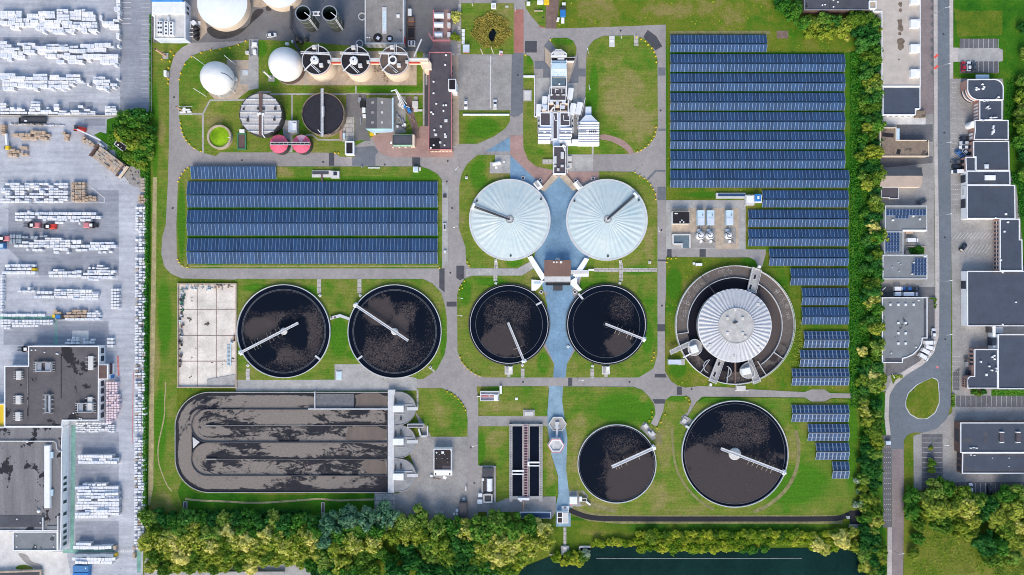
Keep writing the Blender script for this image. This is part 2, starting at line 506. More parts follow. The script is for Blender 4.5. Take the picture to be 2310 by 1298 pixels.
def leaf_mat(name,c_dark,c_light,c_highlight):
 m,nt,b=nt_new(name)
 v=coords(nt)
 oi=N(nt,'ShaderNodeObjectInfo')
 n1=noise(nt,v,.35,3,.65);n2=noise(nt,v,2.2,2,.7)
 f=math_(nt,'ADD',math_(nt,'MULTIPLY',n1,.6),math_(nt,'MULTIPLY',n2,.4))
 f=math_(nt,'ADD',f,math_(nt,'MULTIPLY',math_(nt,'SUBTRACT',oi.outputs['Random'],.5),.28))
 col=ramp(nt,f,[(.3,c_dark),(.5,c_light),(.68,c_highlight)])  # brightest stop paints sun highlights into the leaf colour; petals on blossom
 setc(nt,b,col)
 b.inputs['Roughness'].default_value=.65;b.inputs['Specular IOR Level'].default_value=.2
 tr=N(nt,'ShaderNodeBsdfTranslucent');nt.links.new(col,tr.inputs['Color'])
 ms=N(nt,'ShaderNodeMixShader');ms.inputs[0].default_value=.25
 nt.links.new(b.outputs[0],ms.inputs[1]);nt.links.new(tr.outputs[0],ms.inputs[2])
 nt.links.new(ms.outputs[0],nt.nodes['Material Output'].inputs['Surface'])
 return m
M={}
LZ=[(1328,228,22,22),(620,150,16,50),(590,110,14,20),(870,201,90,9),(1270,92,28,10),(1090,288,38,24),(1195,135,8,12),(800,405,190,7),(960,395,34,18),(410,500,9,90),(690,660,30,18),(765,760,22,50),(585,650,40,10),(815,800,40,12),(1000,760,8,60),(1050,660,14,30),(1225,820,14,26),(1110,636,36,10),(1440,610,40,10),(1310,645,40,10),(1460,760,14,40),(1400,920,60,36),(1455,930,22,30),(1525,898,28,8),(1620,900,60,10),(1115,882,20,12),(1085,1010,10,40),(1130,1162,22,10),(1350,1170,90,6),(1600,1190,300,14),(1790,1090,90,50),(1840,890,90,8),(1920,1000,16,120),(1520,640,20,40),(1530,830,20,24),(1700,590,30,12),(1080,395,20,36),(1160,590,20,14),(1330,400,24,10),(1340,200,10,60),(1500,250,8,190),(1610,440,70,8),(370,720,18,90),(362,960,14,90),(350,300,8,120)]
DZ=[(1400,200,50,60),(1440,280,40,40),(1380,130,30,30),(520,170,30,40),(470,260,30,30),(610,390,60,12),(640,640,60,14),(890,640,70,10),(1120,390,30,16),(1180,240,10,40),(1000,940,24,30),(1150,915,40,14),(1310,1010,16,90),(1345,1140,50,16),(1500,1000,22,60),(1480,1120,30,40),(1350,1195,60,12),(1780,1020,24,70),(1560,650,24,30),(1585,850,24,14),(1740,585,20,14),(1640,25,110,26),(1360,30,50,30),(1500,20,40,14),(1450,900,10,10),(350,780,12,120),(360,1130,30,24),(365,300,10,30),(1240,1070,10,40),(1120,990,24,24),(1440,400,20,8),(1465,560,12,40)]
M['meadow']=grass_mat('meadow grass',(.235,.20,.07),(.14,.175,.02),(.05,.155,.009),0.02,.6,0,LZ,DZ)
M['lawn']=grass_mat('mown lawn',(.25,.225,.085),(.165,.205,.036),(.062,.18,.012),0.03,0,.4,LZ,DZ)
M['lush']=grass_mat('lush grass',(.09,.17,.015),(.04,.15,.009),(.018,.10,.007),.0)
M['rough_grass']=grass_mat('rough grass',(.21,.20,.045),(.115,.165,.016),(.04,.125,.009),0,.3,0,LZ,DZ)
M['worn_soft']=mottled('thin grass',(.215,.2,.085),.3,.4,1.6)
M['worn']=mottled('worn grass track',(.36,.31,.16),.3,.4,1.6)
M['road']=asphalt_mat('grey asphalt',(.305,.285,.275),.12)
M['road_dark']=asphalt_mat('new asphalt',(.075,.078,.088),.1)
M['road_mid']=asphalt_mat('blue grey asphalt',(.155,.165,.185),.1)
M['road_wet']=mottled('wet stained asphalt',(.05,.046,.045),.25,.3,1.8,.6)
M['street']=asphalt_mat('street asphalt',(.15,.175,.2),.08,2.0)
M['black_path']=asphalt_mat('fresh black asphalt',(.028,.028,.034),.1)
M['yard']=asphalt_mat('yard asphalt',(.43,.45,.49),.14,2.0,(.05,.6,1))
M['yard_dark']=asphalt_mat('worn yard asphalt',(.29,.31,.35),.16,2.0,(.06,.8,1))
M['yard_plant']=asphalt_mat('plant yard asphalt',(.17,.165,.165),.14)
M['concrete']=mottled('pale concrete',(.375,.37,.36),.22,.22,1.2,c2=(.44,.43,.41),stain=(.2,.66,(.25,.24,.22),6))
M['concrete_light']=mottled('light concrete',(.58,.57,.55),.14,.3,1.8)
M['concrete_slab']=mottled('bleached slab',(.66,.6,.53),.22,.14,1.1,.9,stain=(.16,.645,(.08,.07,.06),3))
M['gravel']=mottled('beige gravel',(.43,.35,.27),.2,.4,2.6)
M['gravel_grey']=mottled('grey gravel',(.3,.285,.27),.2,.4,2.6)
M['blue_paver']=paver_mat('blue paving',(.17,.29,.41),(.21,.34,.46),1.0,.5,.3,.03,(.13,.22,.30),.22)
M['blue_pale']=paver_mat('faded blue paving',(.22,.34,.43),(.27,.39,.48),1.0,.5,.3,.03,(.17,.26,.32),.25)
M['brick_pink']=paver_mat('pink brick paving',(.37,.235,.205),(.42,.28,.25),1.0,.4,.25,.03,(.27,.18,.16),.18)
M['brick_red']=paver_mat('red brick paving',(.37,.16,.125),(.44,.2,.16),1.0,.4,.25,.03,(.25,.11,.1),.15)
M['paver_grey']=paver_mat('grey paving',(.30,.29,.278),(.35,.34,.325),1.0,.6,.4,.03,(.22,.21,.2),.22)
M['paver_dark']=paver_mat('dark grey paving',(.13,.13,.14),(.16,.16,.17),1.0,.6,.4,.03,(.1,.1,.1),.2)
M['paver_brown']=paver_mat('brown grey paving',(.24,.2,.195),(.28,.24,.235),1.0,.5,.3,.03,(.18,.15,.15),.16)
M['slab_path']=paver_mat('concrete slab path',(.42,.4,.37),(.48,.45,.42),1.0,3.0,2.0,.12,(.2,.19,.17),.15)
M['sidewalk']=paver_mat('pavement slabs',(.46,.425,.4),(.51,.475,.45),1.0,.6,.6,.03,(.36,.33,.31),.14)
M['paint']=mottled('white road paint',(.62,.62,.62),.2,.8,3)
M['green_paint']=mottled('green floor paint',(.19,.36,.31),.28,.3,1.6)
M['red_paint']=mottled('red floor paint',(.55,.2,.2),.3,.5,1.6)
M['dirt']=mottled('brown dirt',(.19,.13,.11),.25,.4,2)
M['rust_mat']=mottled('rusty earth',(.33,.12,.045),.3,.4,2)
M['white']=plain('white coated',(.78,.79,.8),.5)
M['white_wall']=mottled('white render',(.84,.84,.84),.08,.2,1.4,.8)
M['cream']=mottled('cream cladding',(.72,.6,.47),.08,.25,1.2,.7)
def wrap_mat(name,c,bw=.25,bh=.5):
 m,nt,b=nt_new(name);v=coords(nt,'object');oi=N(nt,'ShaderNodeObjectInfo')
 br=N(nt,'ShaderNodeTexBrick',offset=.0);br.inputs['Scale'].default_value=1;br.inputs['Brick Width'].default_value=bw;br.inputs['Row Height'].default_value=bh;br.inputs['Mortar Size'].default_value=.012
 br.inputs['Color1'].default_value=(*c,1);br.inputs['Color2'].default_value=(*sc(c,.9),1);br.inputs['Mortar'].default_value=(*sc(c,.55),1)
 nt.links.new(v,br.inputs['Vector'])
 col=mix(nt,1.0,br.outputs['Color'],ramp(nt,oi.outputs['Random'],[(0,(.84,.88,.94)),(.4,(1,1,1)),(1,(1.04,1.02,.99))]),'MULTIPLY')
 col=mix(nt,1.0,col,ramp(nt,noise(nt,coords(nt),1.3,4,.7),[(.3,(.84,.85,.87)),(.65,(1.05,1.05,1.05))]),'MULTIPLY')
 setc(nt,b,col);b.inputs['Roughness'].default_value=.35
 return m
M['wrap']=wrap_mat('white film',(.83,.84,.86))
M['wrap_grey']=mottled('grey film',(.3,.35,.4),.15,.5,2.5,.4)
M['timber']=mottled('tan board stack',(.47,.355,.26),.28,.7,2.8,.85)
M['timber_grey']=mottled('weathered board stack',(.42,.36,.3),.25,.7,2.8,.85)
M['pink_wrap']=mottled('pinkish film',(.72,.6,.63),.1,.6,2.5,.5)
M['roof_dark']=mottled('dark bitumen roof',(.075,.078,.092),.2,.2,1.5,.8,stain=(.12,.66,(.02,.02,.025),5))
M['roof_blue']=ribbed_mat('blue grey roofing',(.06,.074,.104),'Y',1.0,.18,.75)
M['roof_bluev']=ribbed_mat('blue grey roofing felt',(.056,.07,.098),'X',1.0,.18,.75)
M['roof_grey']=mottled('grey roof felt',(.2,.215,.225),.14,.2,1.5,.85,stain=(.1,.66,(.06,.07,.075),11))
M['roof_factory']=mottled('factory roof felt',(.115,.105,.11),.2,.12,1.4,.85,stain=(.07,.575,(.024,.022,.026),2))
M['roof_factory_low']=mottled('streaked factory roof',(.19,.185,.19),.28,.25,1.3,.85,stretch=(1,.12,1),stain=(.11,.55,(.022,.021,.026),8))
M['roof_beige']=mottled('gravel roof',(.47,.42,.37),.12,.25,2.4,.95)
M['roof_beige_grey']=mottled('weathered gravel roof',(.25,.235,.22),.2,.25,2,.95,stain=(.16,.64,(.12,.105,.09),4))
M['roof_moss']=mottled('dirty mossy roof',(.42,.34,.25),.4,.35,1.2,.95,c2=(.2,.145,.11),stain=(.25,.57,(.1,.08,.07),3))
M['tin_slate']=ribbed_mat('slate grey corrugated',(.085,.09,.098),'X',.5,.25,.6)
M['deck_grey']=mottled('grey deck concrete',(.27,.275,.28),.2,.3,1.6)
M['roof_brown']=ribbed_mat('brown ribbed roof',(.17,.1,.08),'X',.7,.3,.6)
M['roof_black']=mottled('black roof felt',(.022,.018,.02),.3,.3,1.4,.5)
M['roof_purple']=mottled('dark purple grey roof',(.085,.075,.085),.15,.3,1.5,.8)
M['tin_white']=ribbed_mat('white ribbed metal',(.7,.71,.74),'Y',1.1,.22,.45)
M['tin_grey']=ribbed_mat('grey corrugated',(.1,.1,.105),'X',.5,.25,.6)
M['tin_tan']=ribbed_mat('tan corrugated',(.37,.3,.25),'X',.5,.25,.7)
M['tin_blue']=ribbed_mat('pale blue metal',(.5,.64,.72),'X',.5,.12,.45)
M['blue_white']=ribbed_mat('bluish white cladding',(.57,.63,.72),'X',.6,.1,.5)
M['glass_roof']=paver_mat('glazed roof',(.42,.56,.62),(.52,.65,.7),1.0,.9,.9,.08,(.66,.7,.72),.2)
M['brick_wall']=mottled('brick wall',(.42,.25,.2),.15,.5,3)
M['brown_wall']=mottled('brown brick wall',(.13,.085,.075),.15,.5,3)
M['window']=plain('dark window glass',(.03,.04,.06),.12,0,.5)
M['steel']=plain('galvanised steel',(.45,.46,.47),.45,.6)
M['steel_dark']=plain('dark steel',(.06,.06,.065),.5,.3)
M['black']=plain('black rubber',(.015,.015,.018),.6)
M['red']=plain('red paintwork',(.55,.045,.03),.4)
M['rim_red']=plain('faded red edging',(.56,.2,.22),.5)
M['pink']=plain('pink membrane',(.72,.12,.2),.5)
M['pink_light']=plain('pale pink membrane',(.8,.42,.5),.5)
M['yellow']=plain('yellow paintwork',(.75,.5,.02),.45)
M['blue']=plain('blue paintwork',(.03,.19,.5),.4)
M['blue_box']=ribbed_mat('blue container steel',(.06,.2,.42),'X',.6,.2,.5,space='object')
M['green_liq']=mottled('green liquid',(.16,.34,.002),.3,.15,1.5,.3,c2=(.3,.5,.01))
M['green_trim']=plain('green cladding',(.3,.52,.44),.5)
M['dark_green']=plain('green steel',(.05,.2,.1),.5)
M['silo']=mottled('olive green silo',(.075,.085,.07),.2,.4,2,.5)
M['silo_in']=mottled('silo interior',(.006,.016,.017),.3,.4,2,.7)
M['tan_pipe']=plain('tan flue',(.52,.33,.22),.6)
M['water_dark']=mottled('dark tank water',(.003,.006,.015),.2,.3,1,.1,spec=.15)
M['river']=mottled('river water',(.0055,.027,.024),.3,.06,.6,.25,spec=.04,c2=(.008,.034,.03))
M['pond']=mottled('pond water',(.003,.005,.007),.2,.3,1,.08)
M['rim']=mottled('concrete rim',(.55,.56,.57),.12,.4,2)
M['membrane']=mottled('white gas membrane',(.74,.74,.73),.07,.25,1.1,.35,stretch=(1,1,.25),c2=(.80,.80,.79))
M['bark']=mottled('bark',(.09,.065,.045),.25,.8,4,.95,space='object')
M['leaf_dark']=leaf_mat('dark leaves',(.012,.085,.014),(.028,.16,.022),(.10,.27,.04))
M['leaf_mid']=leaf_mat('green leaves',(.022,.13,.012),(.075,.24,.018),(.32,.40,.07))
M['leaf_yellow_sunlit']=leaf_mat('sunlit yellow green leaves',(.09,.19,.012),(.34,.40,.034),(.88,.80,.27))  # yellowish foliage brightened, with sun-side light put into its colour
M['leaf_pale']=leaf_mat('grey green leaves',(.05,.17,.08),(.13,.28,.15),(.42,.50,.34))
M['leaf_olive']=leaf_mat('olive leaves',(.045,.14,.010),(.14,.25,.018),(.42,.46,.06))
M['leaf_bright']=leaf_mat('bright weeds',(.015,.13,.008),(.035,.20,.012),(.11,.28,.02))
M['leaf_blossom']=leaf_mat('white blossom leaves',(.05,.16,.03),(.22,.36,.17),(.8,.8,.74))
M['leaf_river']=leaf_mat('yellow river bushes',(.07,.19,.007),(.23,.35,.014),(.52,.54,.05))
# ---------------------------------------------------------------- ground,roads,lawns,paving
sheet('ground',[(-900,-900),(900,-900),(900,900),(-900,900)],0,M['rough_grass'],'rough grass ground round the treatment plant',None,'structure',world=True)
# --- west yard
sheet('yard_pavement',[(-700,-500),(341,-500),(341,252),(338,262),(331,395),(330,480),(327,900),(325,1160),(322,1298),(322,1700),(-700,1700)],1,M['yard'])
sheet('parking_strip',[(269,-300),(341,-300),(341,252),(318,250),(300,244),(271,252)],2,M['yard_dark'])
sheet('asphalt_patch',[[(0,84),(128,84),(128,100),(0,100)],[(155,230),(210,230),(210,248),(155,248)],[(319,219),(339,219),(339,250),(319,250)],
  [(190,268),(238,268),(238,284),(190,284)],[(20,430),(268,430),(268,622),(80,622),(18,560)],[(8,725),(245,725),(245,778),(8,778)],[(170,975),(268,975),(268,1098),(170,1098)],[(170,1176),(268,1176),(268,1240),(170,1240)]],2,M['yard_dark'])
sheet('road',[(272,520),(302,520),(302,1300),(268,1300),(270,900)],2,M['yard'])
sheet('light_slab',[[(30,1200),(120,1245),(150,1245),(160,1298),(160,1400),(-100,1400),(-100,1190)],[(163,746),(200,746),(200,776),(163,776)]],3,M['concrete_light'])
sheet('moss_patch',smooth([(32,1284),(40,1276),(55,1273),(70,1278),(78,1284),(60,1286)],2),4,M['lawn'])
sheet('wet_patch',[smooth([(38,1247),(62,1250),(70,1268),(92,1272),(98,1285),(80,1285),(60,1272),(50,1262)],2)],4.5,M['gravel_grey'])
mk=[]
for y in (6,18,30,42,54): mk.append([(273,y-.6),(296,y-.6),(296,y+.6),(273,y+.6)])
for k in range(24): mk.append([(319,8+k*9.6-.3),(338,8+k*9.6-.3),(338,8+k*9.6+.3),(319,8+k*9.6+.3)])
mk +=[[(0,411.5),(191,411.5),(191,412.5),(0,412.5)],[(0,457.3),(236,457.3),(236,458.3),(0,458.3)],[(191,411.5),(236,446),(236,458),(235,458),(235,447),(190,412.5)]]
for k in range(12): mk.append([(10+k*15,412),(10.7+k*15,412),(10.7+k*15,457),(10+k*15,457)])
sheet('bay_marking',mk,4,M['paint'])
gp=[[(-100,714),(124,714),(124,721),(-100,721)],[(122,755),(131,755),(131,780),(122,780)],[(161,960),(171,960),(167,1246),(158,1246)],[(142,1240),(258,1240),(258,1248),(142,1248)],[(308,1243),(319,1243),(317,1292),(309,1292)]]
for k in range(7): gp.append([(123,723+k*4.6),(130,723+k*4.6),(130,725.6+k*4.6),(123,725.6+k*4.6)])
sheet('green_walkway',gp,4,M['green_paint'])
sheet('crossing_marking',[[(262+k*5,1241),(265+k*5,1241),(265+k*5,1246.5),(262+k*5,1246.5)] for k in range(8)],4,M['paint'])
sheet('red_marking',[[(264,803),(268,803),(270,848),(266,848)],[(300,840),(301.5,840),(299,1000),(297.5,1000)]],4,M['red_paint'])
sheet('hedge_ground',[(241,270),(262,264),(300,262),(341,250),(340,395),(330,402),(322,395),(300,382),(284,372),(262,340),(240,325),(212,305),(226,298),(240,302)],3,M['lush'])
sheet('hedge_ground',[(331,395),(340,395),(341,470),(340,640),(337,900),(333,1165),(325,1165),(327,900),(330,480)],3,M['lush'])
sheet('rubble_ground',[(284,372),(322,382),(330,402),(318,425),(296,418),(280,398)],4,M['gravel_grey'])
sheet('fence_strip',[(-100,258),(262,258),(262,264),(-100,264)],3,M['gravel_grey'])
# --- outer lawn west of the plant loop
sheet('lawn',[(341,90),(392,96),(382,163),(381,330),(379,408),(374,507),(366,536),(364,574),(371,602),(386,618),(400,628),(400,880),(397,1000),(410,1080),(440,1112),(640,1116),(845,1113),(845,1145),(720,1160),(326,1165),(333,900),(338,600),(341,395)],1,M['lawn'])
sheet('mown_track',[(345,400),(354,400),(352,620),(348,850),(346,1100),(338,1140),(334,1140),(338,800),(342,600)],2,M['worn'])
sheet('lush_and_shade_lawn',[(410,1085),(440,1113),(640,1117),(845,1114),(845,1146),(700,1160),(420,1160),(400,1110)],2,M['lush'])
sheet('dirt_track',[strip(smooth([(373,862),(374,880),(371,905),(372,930),(368,955),(361,985),(358,1000),(356,1020),(358,1045),(362,1058),(368,1075),(378,1098),(388,1108)],2,False),2.6),strip(smooth([(418,1126),(455,1130),(500,1131),(560,1135),(610,1134),(660,1130),(690,1128),(720,1125),(760,1130),(800,1128),(843,1127)],2,False),4.2)],3,M['worn'])
# --- plant roads as one asphalt sheet;the lawns lie on top of it
sheet('road',[(341,-400),(1190,-400),(1190,0),(1197,35,10),(1216,57,12),(1231,63),(1252,65),(1367,61.6),(1501.7,56),(1502.5,400),(1502,563),(1727,563),(1728,572),(1718,606),(1708,600),(1704,588,8),(1690,581),(1508,581.6),(1504,620),(1500,700),(1500,838),(1515,862,14),(1545,875,14),(1580,871),(1640,874),(1700,879),(1815,885,6),(1830,879,6),(1860,879,6),(1872,887,6),(1950,889),(1950,899),(1875,898,6),(1860,906,6),(1830,906,6),(1815,897,6),(1700,896),(1584,895,10),(1570,908),(1551,940),(1540,955),(1536,935),(1550,932),(1560,906,8),(1553,894,6),(1513,894,8),(1501,903,8),(1497,925),(1482,962),(1465,960),(1479,934,10),(1474,908,10),(1440,880),(1075,872),(1079,899),(1078,1185),(1040,1185),(915,1180),(845,1150),(845,1113),(950,1113),(960,1000),(920,880),(531,880),(531,858),(930,858),(920,640),(410,628.5),(386,618,10),(371,602,12),(364,574,14),(366,536,14),(374,507,14),(379,408),(381,330),(382,163,30),(393,125,20),(410,108,14),(431,97,14),(400,99),(346,96),(341,60)],3,M['road'])
sheet('plant_yard',[(431,-300),(1035,-300),(1035,12),(1020,60),(1012,120),(968,120),(960,125),(940,120),(660,100),(575,92),(480,96),(431,97),(400,98),(347,96),(347,90),(447,90),(460,60)],4,M['yard_plant'])
sheet('wet_patch',[smooth([(462,66),(480,58,8),(560,70,8),(570,22,8),(596,20,6),(594,30,8),(570,50,10),(540,80,12),(505,90,12),(480,86,10)],2),[(600,14,4),(612,14,4),(613,25,4),(600,25,4)]],5,M['road_wet'])
sheet('beige_apron',[[(447,10),(458,30),(470,70),(450,92),(447,60)],[(571,-30),(597,-20),(610,12),(590,18),(572,16)]],4.5,M['gravel'])
sheet('grey_apron',[(665,-60),(822,-60),(822,106),(690,100),(664,70)],5,M['road_mid'])
sheet('asphalt_patch',[[(742,345),(754,345),(754,374.5),(742,374.5)],[(930,355.5),(948,355.5),(948,377),(930,377)],[(991,606),(1003,606),(1003,660),(991,650)],[(1029.5,600),(1047.5,600),(1047.5,628),(1038,633),(1029.5,627)],
  [(1007.5,681),(1030,681),(1030,692),(1007.5,692)],[(1184,93),(1211,93),(1211,119),(1184,119)],[(1451,84),(1461,68),(1480,82),(1494,105),(1479,114)],
  [(1281.6,853),(1291,853),(1291,871),(1281.6,871)],[(1477,844),(1501,844),(1504,852),(1477,852)],[(1527,873),(1538,873),(1538,891),(1527,891)],[(1472,901),(1501,901),(1499,911),(1477,911)],[(1483,732),(1500,732),(1500,748),(1483,748)],
  [(1505,562.5),(1515,562.5),(1515,581),(1505,581)],[(1578,562.5),(1592,562.5),(1592,580),(1578,580)],[(1484,586),(1504,586),(1504,590),(1484,590)]],5,M['road_dark'])
sheet('asphalt_patch',[[(794,354),(794,374.5),(847,374.5),(847,350),(854,343),(845,330),(800,333)],[(1483,422),(1502,422),(1502,452),(1483,452)],[(1485,153),(1501,153),(1501,171),(1485,171)],[(1485,291),(1501,291),(1501,296),(1485,296)],
  [(1460,402),(1478,384),(1501,384),(1501,388),(1480,388),(1464,406)],[(800,307),(834,307),(836,318),(800,318)],
  [(1155,120),(1181,120),(1181,253),(1170,262),(1160,265),(1152,262)],[(1206,138),(1231,138),(1241,158),(1241,176),(1225,176),(1225,156),(1206,156)],[(1304,117),(1301,135),(1283,188),(1305,188),(1305,173),(1321,173),(1321,155),(1305,155)],[(1227,105,8),(1238,90),(1252,106),(1243,118),(1241,156),(1228,138)]],5,M['road_mid'])
sheet('brick_paving',[[(1160,22),(1181,22),(1181,119.5),(1159.5,119.5)]],6,M['brick_red'])
sheet('brick_paving',[[(1151,306),(1179,306),(1181,335),(1190.5,360,20),(1209.5,376,20),(1241,384),(1262,388),(1352,388),(1352,404),(1300,416),(1270,400),(1246,398),(1222,425),(1212,412),(1151,350)],
  [(832,300),(884,288),(965,288),(966,334),(1023,334),(1023,355),(880,355),(856,345,10)]],6,M['brick_pink'])
sheet('brick_paving',[[(978,22),(1016,22),(1016,118),(968,118),(978,100)]],6,M['brick_pink'])
sheet('blue_paving',[[(1149.5,309.5),(1151,342),(1095,342)],[(1151,350.5),(1151,403),(1225,440),(1222,412),(1213,410)],
  [(1258,396),(1300,432),(1310,500),(1330,585),(1300,640),(1290,655),(1300,690),(1310,732),(1300,775),(1279,820),(1276,852),(1248,852),(1250,820),(1230,775),(1215,732),(1225,690),(1235,660),(1216,652),(1190,582),(1205,500),(1215,432)]],6,M['blue_paver'])
sheet('blue_paving',[[(1239,871.5),(1270,871.5),(1268,905,20),(1279,945,20),(1280,997,20),(1277.5,1059,20),(1283,1107,20),(1288,1144),(1287,1188),(1254,1188),(1253.5,1144),(1260,1114,10),(1259,1074,20),(1244,1026,20),(1235,967,20),(1235,930,20)]],6,M['blue_pale'])
sheet('paved_strip',[[(1080,342),(1151,342),(1151,349.5),(1077,349.5)]],6,M['paver_grey'])
sheet('parking_lot',[(1033,125),(1153,125),(1153,249),(1033,249)],5,M['paver_grey'])
sheet('parking_lot',[[(1052,137),(1146,137),(1146,146),(1061,146),(1061,173),(1078,173),(1078,191),(1060,191),(1060,227),(1052,227)],[(1061,227),(1152,227),(1152,240),(1061,240)],[(1088,155),(1106,155),(1106,172),(1088,172)],[(1115,140),(1135,140),(1135,155),(1115,155)],[(1034,191),(1060,191),(1060,209),(1034,209)]],6,M['gravel_grey'])
sheet('bay_marking',[(1105.8,127),(1108,127),(1107,245),(1105.2,245)],7,M['paint'])
sheet('path',[[(1033,10),(1040,10),(1039,125),(1032,125)],[(1018,118),(1033,125),(1033,330),(1022,335),(1020,335)]],5,M['slab_path'])
sheet('gravel_bed',[(1019,125),(1034,125),(1036,325),(1021,330)],6,M['gravel'])
# --- lawns inside the loop
A=[(404,185),(408,163,20),(418,140,20),(433,127,20),(456,117,20),(500,109,20),(538,100,20),(560,92),(583,90),(690,95),(955,118),(957,212),(958,285),(915,310),(880,288),(800,330),(800,354),(767,354),(756,345),(497,344),(487,353),(451,343,20),(431,330,20),(421,320,20),(413,305,20),(408,285,20),(404,264)]
sheet('lawn',A,7,M['lawn'])
sheet('lawn',[(431,376),(949,376,10),(967,382,10),(987,393,14),(997,406),(997,606),(428,606),(418,604,8),(405,597,10),(399,574,12),(398,508),(401.6,414),(408,399,10),(418,383,10)],7,M['lawn'])
sheet('lush_and_shade_lawn',[[(422,468),(990,468),(990,474),(422,474)],[(422,532),(990,532),(990,537),(422,537)]],8,M['lush'])  # dark green strips put the shade between the panel rows into colour
sheet('gravel_edge',[(428,599.5),(992,599.5),(992,602),(428,602)],8,M['worn'])
sheet('path',[(997.5,410),(1011,418),(1011,592,8),(1000,605),(997.5,606)],8,M['concrete'])
sheet('lawn',[[(1077,350),(1149.5,350),(1151,404),(1190,440),(1230,500),(1203,586),(1168,605),(1061,605),(1051.6,595,6),(1050,557,10),(1036,519,14),(1036,419,20),(1041,394,20),(1053,371,20)],
 [(1067,622),(1178,622),(1209,603),(1218,625),(1235,690),(1225,780),(1250,822),(1248,852),(1094,852),(1076.6,846.5,10),(1059,836,14),(1042,818,14),(1032,793,10),(1031,667,10),(1036,648,10),(1048,629,10)],
 [(1351.6,387),(1427,388,10),(1446,398,14),(1462,408,14),(1478,434,14),(1483,462,14),(1483,800,16),(1474,832,18),(1440,852),(1276,852),(1279,822),(1310,770),(1300,680),(1310,630),(1330,580),(1290,490),(1310,430),(1352,404)]],7,M['lawn'])
sheet('lawn',[[(531,630),(955,630),(975,640,14),(995,660,14),(1004,690,10),(1008,720),(1008,770),(1003,800,14),(985,835,14),(955,855),(938,856),(937,852),(815,822),(755,822),(755,858),(531,858)]],7,M['lawn'])
sheet('concrete_apron',[[(533,858),(940,856),(940,881),(533,883)],[(755,822),(815,822),(940,854),(940,860),(755,860)]],8,M['concrete'])
sheet('lawn',[[(1040.5,8),(1159,8),(1159,123),(1040.5,123)],[(1036,249.5),(1151,249.5),(1150,275,10),(1140,290.6,14),(1115,308,20),(1077,325),(1036,325)],
 [(1181,125),(1194,126,6),(1203,139,6),(1205,165),(1206,265),(1213,268),(1213,325),(1247,326),(1247,384),(1209.5,376,20),(1190.5,360,20),(1181,335,20),(1180,300)],
 [(1184,3),(1230,3),(1231,63),(1216,57,10),(1197,35,10),(1186,19)],[(1241,92),(1247,86,4),(1279,86,10),(1293,93,10),(1300.5,107,8),(1299.5,126),(1279,130),(1254,110)],
 [(1323,126),(1326,108,16),(1339,91.6,16),(1361,81.5,16),(1427.5,80.5,16),(1453,88,18),(1472,107,18),(1483,133,18),(1484,284,20),(1478,309.5,20),(1462,330,20),(1440,343,20),(1415,348),(1279,349),(1279,327),(1340,320),(1345,280),(1320,240),(1321.6,170.6)]],7,M['lawn'])
sheet('brick_path',[smooth([(1351.6,303),(1374,305),(1399,313),(1418,325),(1432,346),(1419.5,348),(1411.6,338),(1396,327),(1374,317),(1353,316)],2)],9,M['brick_pink'])
sheet('lawn',[[(909,876),(996.5,876,8),(1020,885,14),(1040,904,14),(1052,924,14),(1055,948),(1054.6,985.6),(973,985.6),(960,960),(938,930),(920,890)],
 [(1097,872),(1237,871.5),(1235,912),(1233,939.6),(1088,938.5),(1079,930),(1079,899)],[(1079,962),(1150,960),(1150,1135),(1117,1135),(1119,1050),(1079,1050)],
 [(1222,956),(1234,956),(1244,1026,20),(1257,1070,20),(1259,1120),(1222,1120)],[(1110,1153),(1172.5,1153),(1172.5,1172),(1252,1172),(1252,1260),(1110,1175)],
 [(1270,872),(1428.5,873,12),(1449,880,12),(1465.6,897,12),(1476,914,10),(1479,934,10),(1468,956),(1482,964),(1495,934,8),(1500,905,8),(1513,894,8),(1553,894,8),(1559,906,8),(1550,931),(1536,940),(1540,956),(1572,908,8),(1590,897),(1700,898),(1815,898),(1830,908),(1860,908),(1875,900),(1940,902),(1930,1160),(1890,1163),(1347,1165),(1314,1159),(1288,1146),(1283,1107),(1277,1060),(1280,990),(1268,905)]],7,M['lawn'])
sheet('worn_track',[strip(smooth([(1516,965),(1517,1000),(1522,1050),(1540,1090),(1575,1130),(1610,1150)],2,False),5),strip(smooth([(1795,970),(1803,1010),(1798,1060),(1775,1105),(1735,1140),(1700,1155)],2,False),8),[(1300,1095,10),(1330,1130,14),(1390,1150,14),(1390,1158),(1310,1140,14)],[(1476,975,8),(1492,978,8),(1496,1002,8),(1482,1004,8)],
 strip([(1290,1150),(1330,1166),(1400,1172),(1900,1172)],20)],9,M['worn_soft'])
sheet('black_path',[strip(smooth([(1284,1150),(1300,1158),(1330,1168),(1380,1171),(1700,1171),(1880,1171),(1900,1167),(1915,1160),(1932,1159)],2,False),11.5),[(1915,1152),(1940,1152),(1944,1186),(1918,1186)]],10,M['black_path'])
# --- east lawns
sheet('lawn',[(1502.5,580),(1690,582),(1704,589,6),(1712,604),(1790,604),(1792,620),(1800,880),(1700,878),(1585,868),(1560,872,10),(1530,872,14),(1515,860,14),(1501,836)],7,M['meadow'])
sheet('meadow',[[(1252,-400),(1252,65),(1367,61.6),(1502,56),(1502.5,450),(1684,440),(1700,560),(1728,567),(1730,605),(1800,640),(1808,880),(1938,880),(1940,-400)]],2,M['meadow'])
sheet('lush_and_shade_lawn',[[(1905,120),(1960,110),(1990,300),(1990,880),(1915,885)]],3,M['lush'])
row_gaps=[[(1512,118+k*43.6),(1904,119+k*43.6),(1904,125+k*43.6),(1512,124+k*43.6)] for k in range(7)]  # gap strips, coloured dark green to stand for shade between the rows
sheet('lush_and_shade_lawn',row_gaps,4,M['lush'])
sheet('concrete_apron',[(1502.5,452),(1682,452),(1682,563),(1502.5,563)],4,M['concrete'])
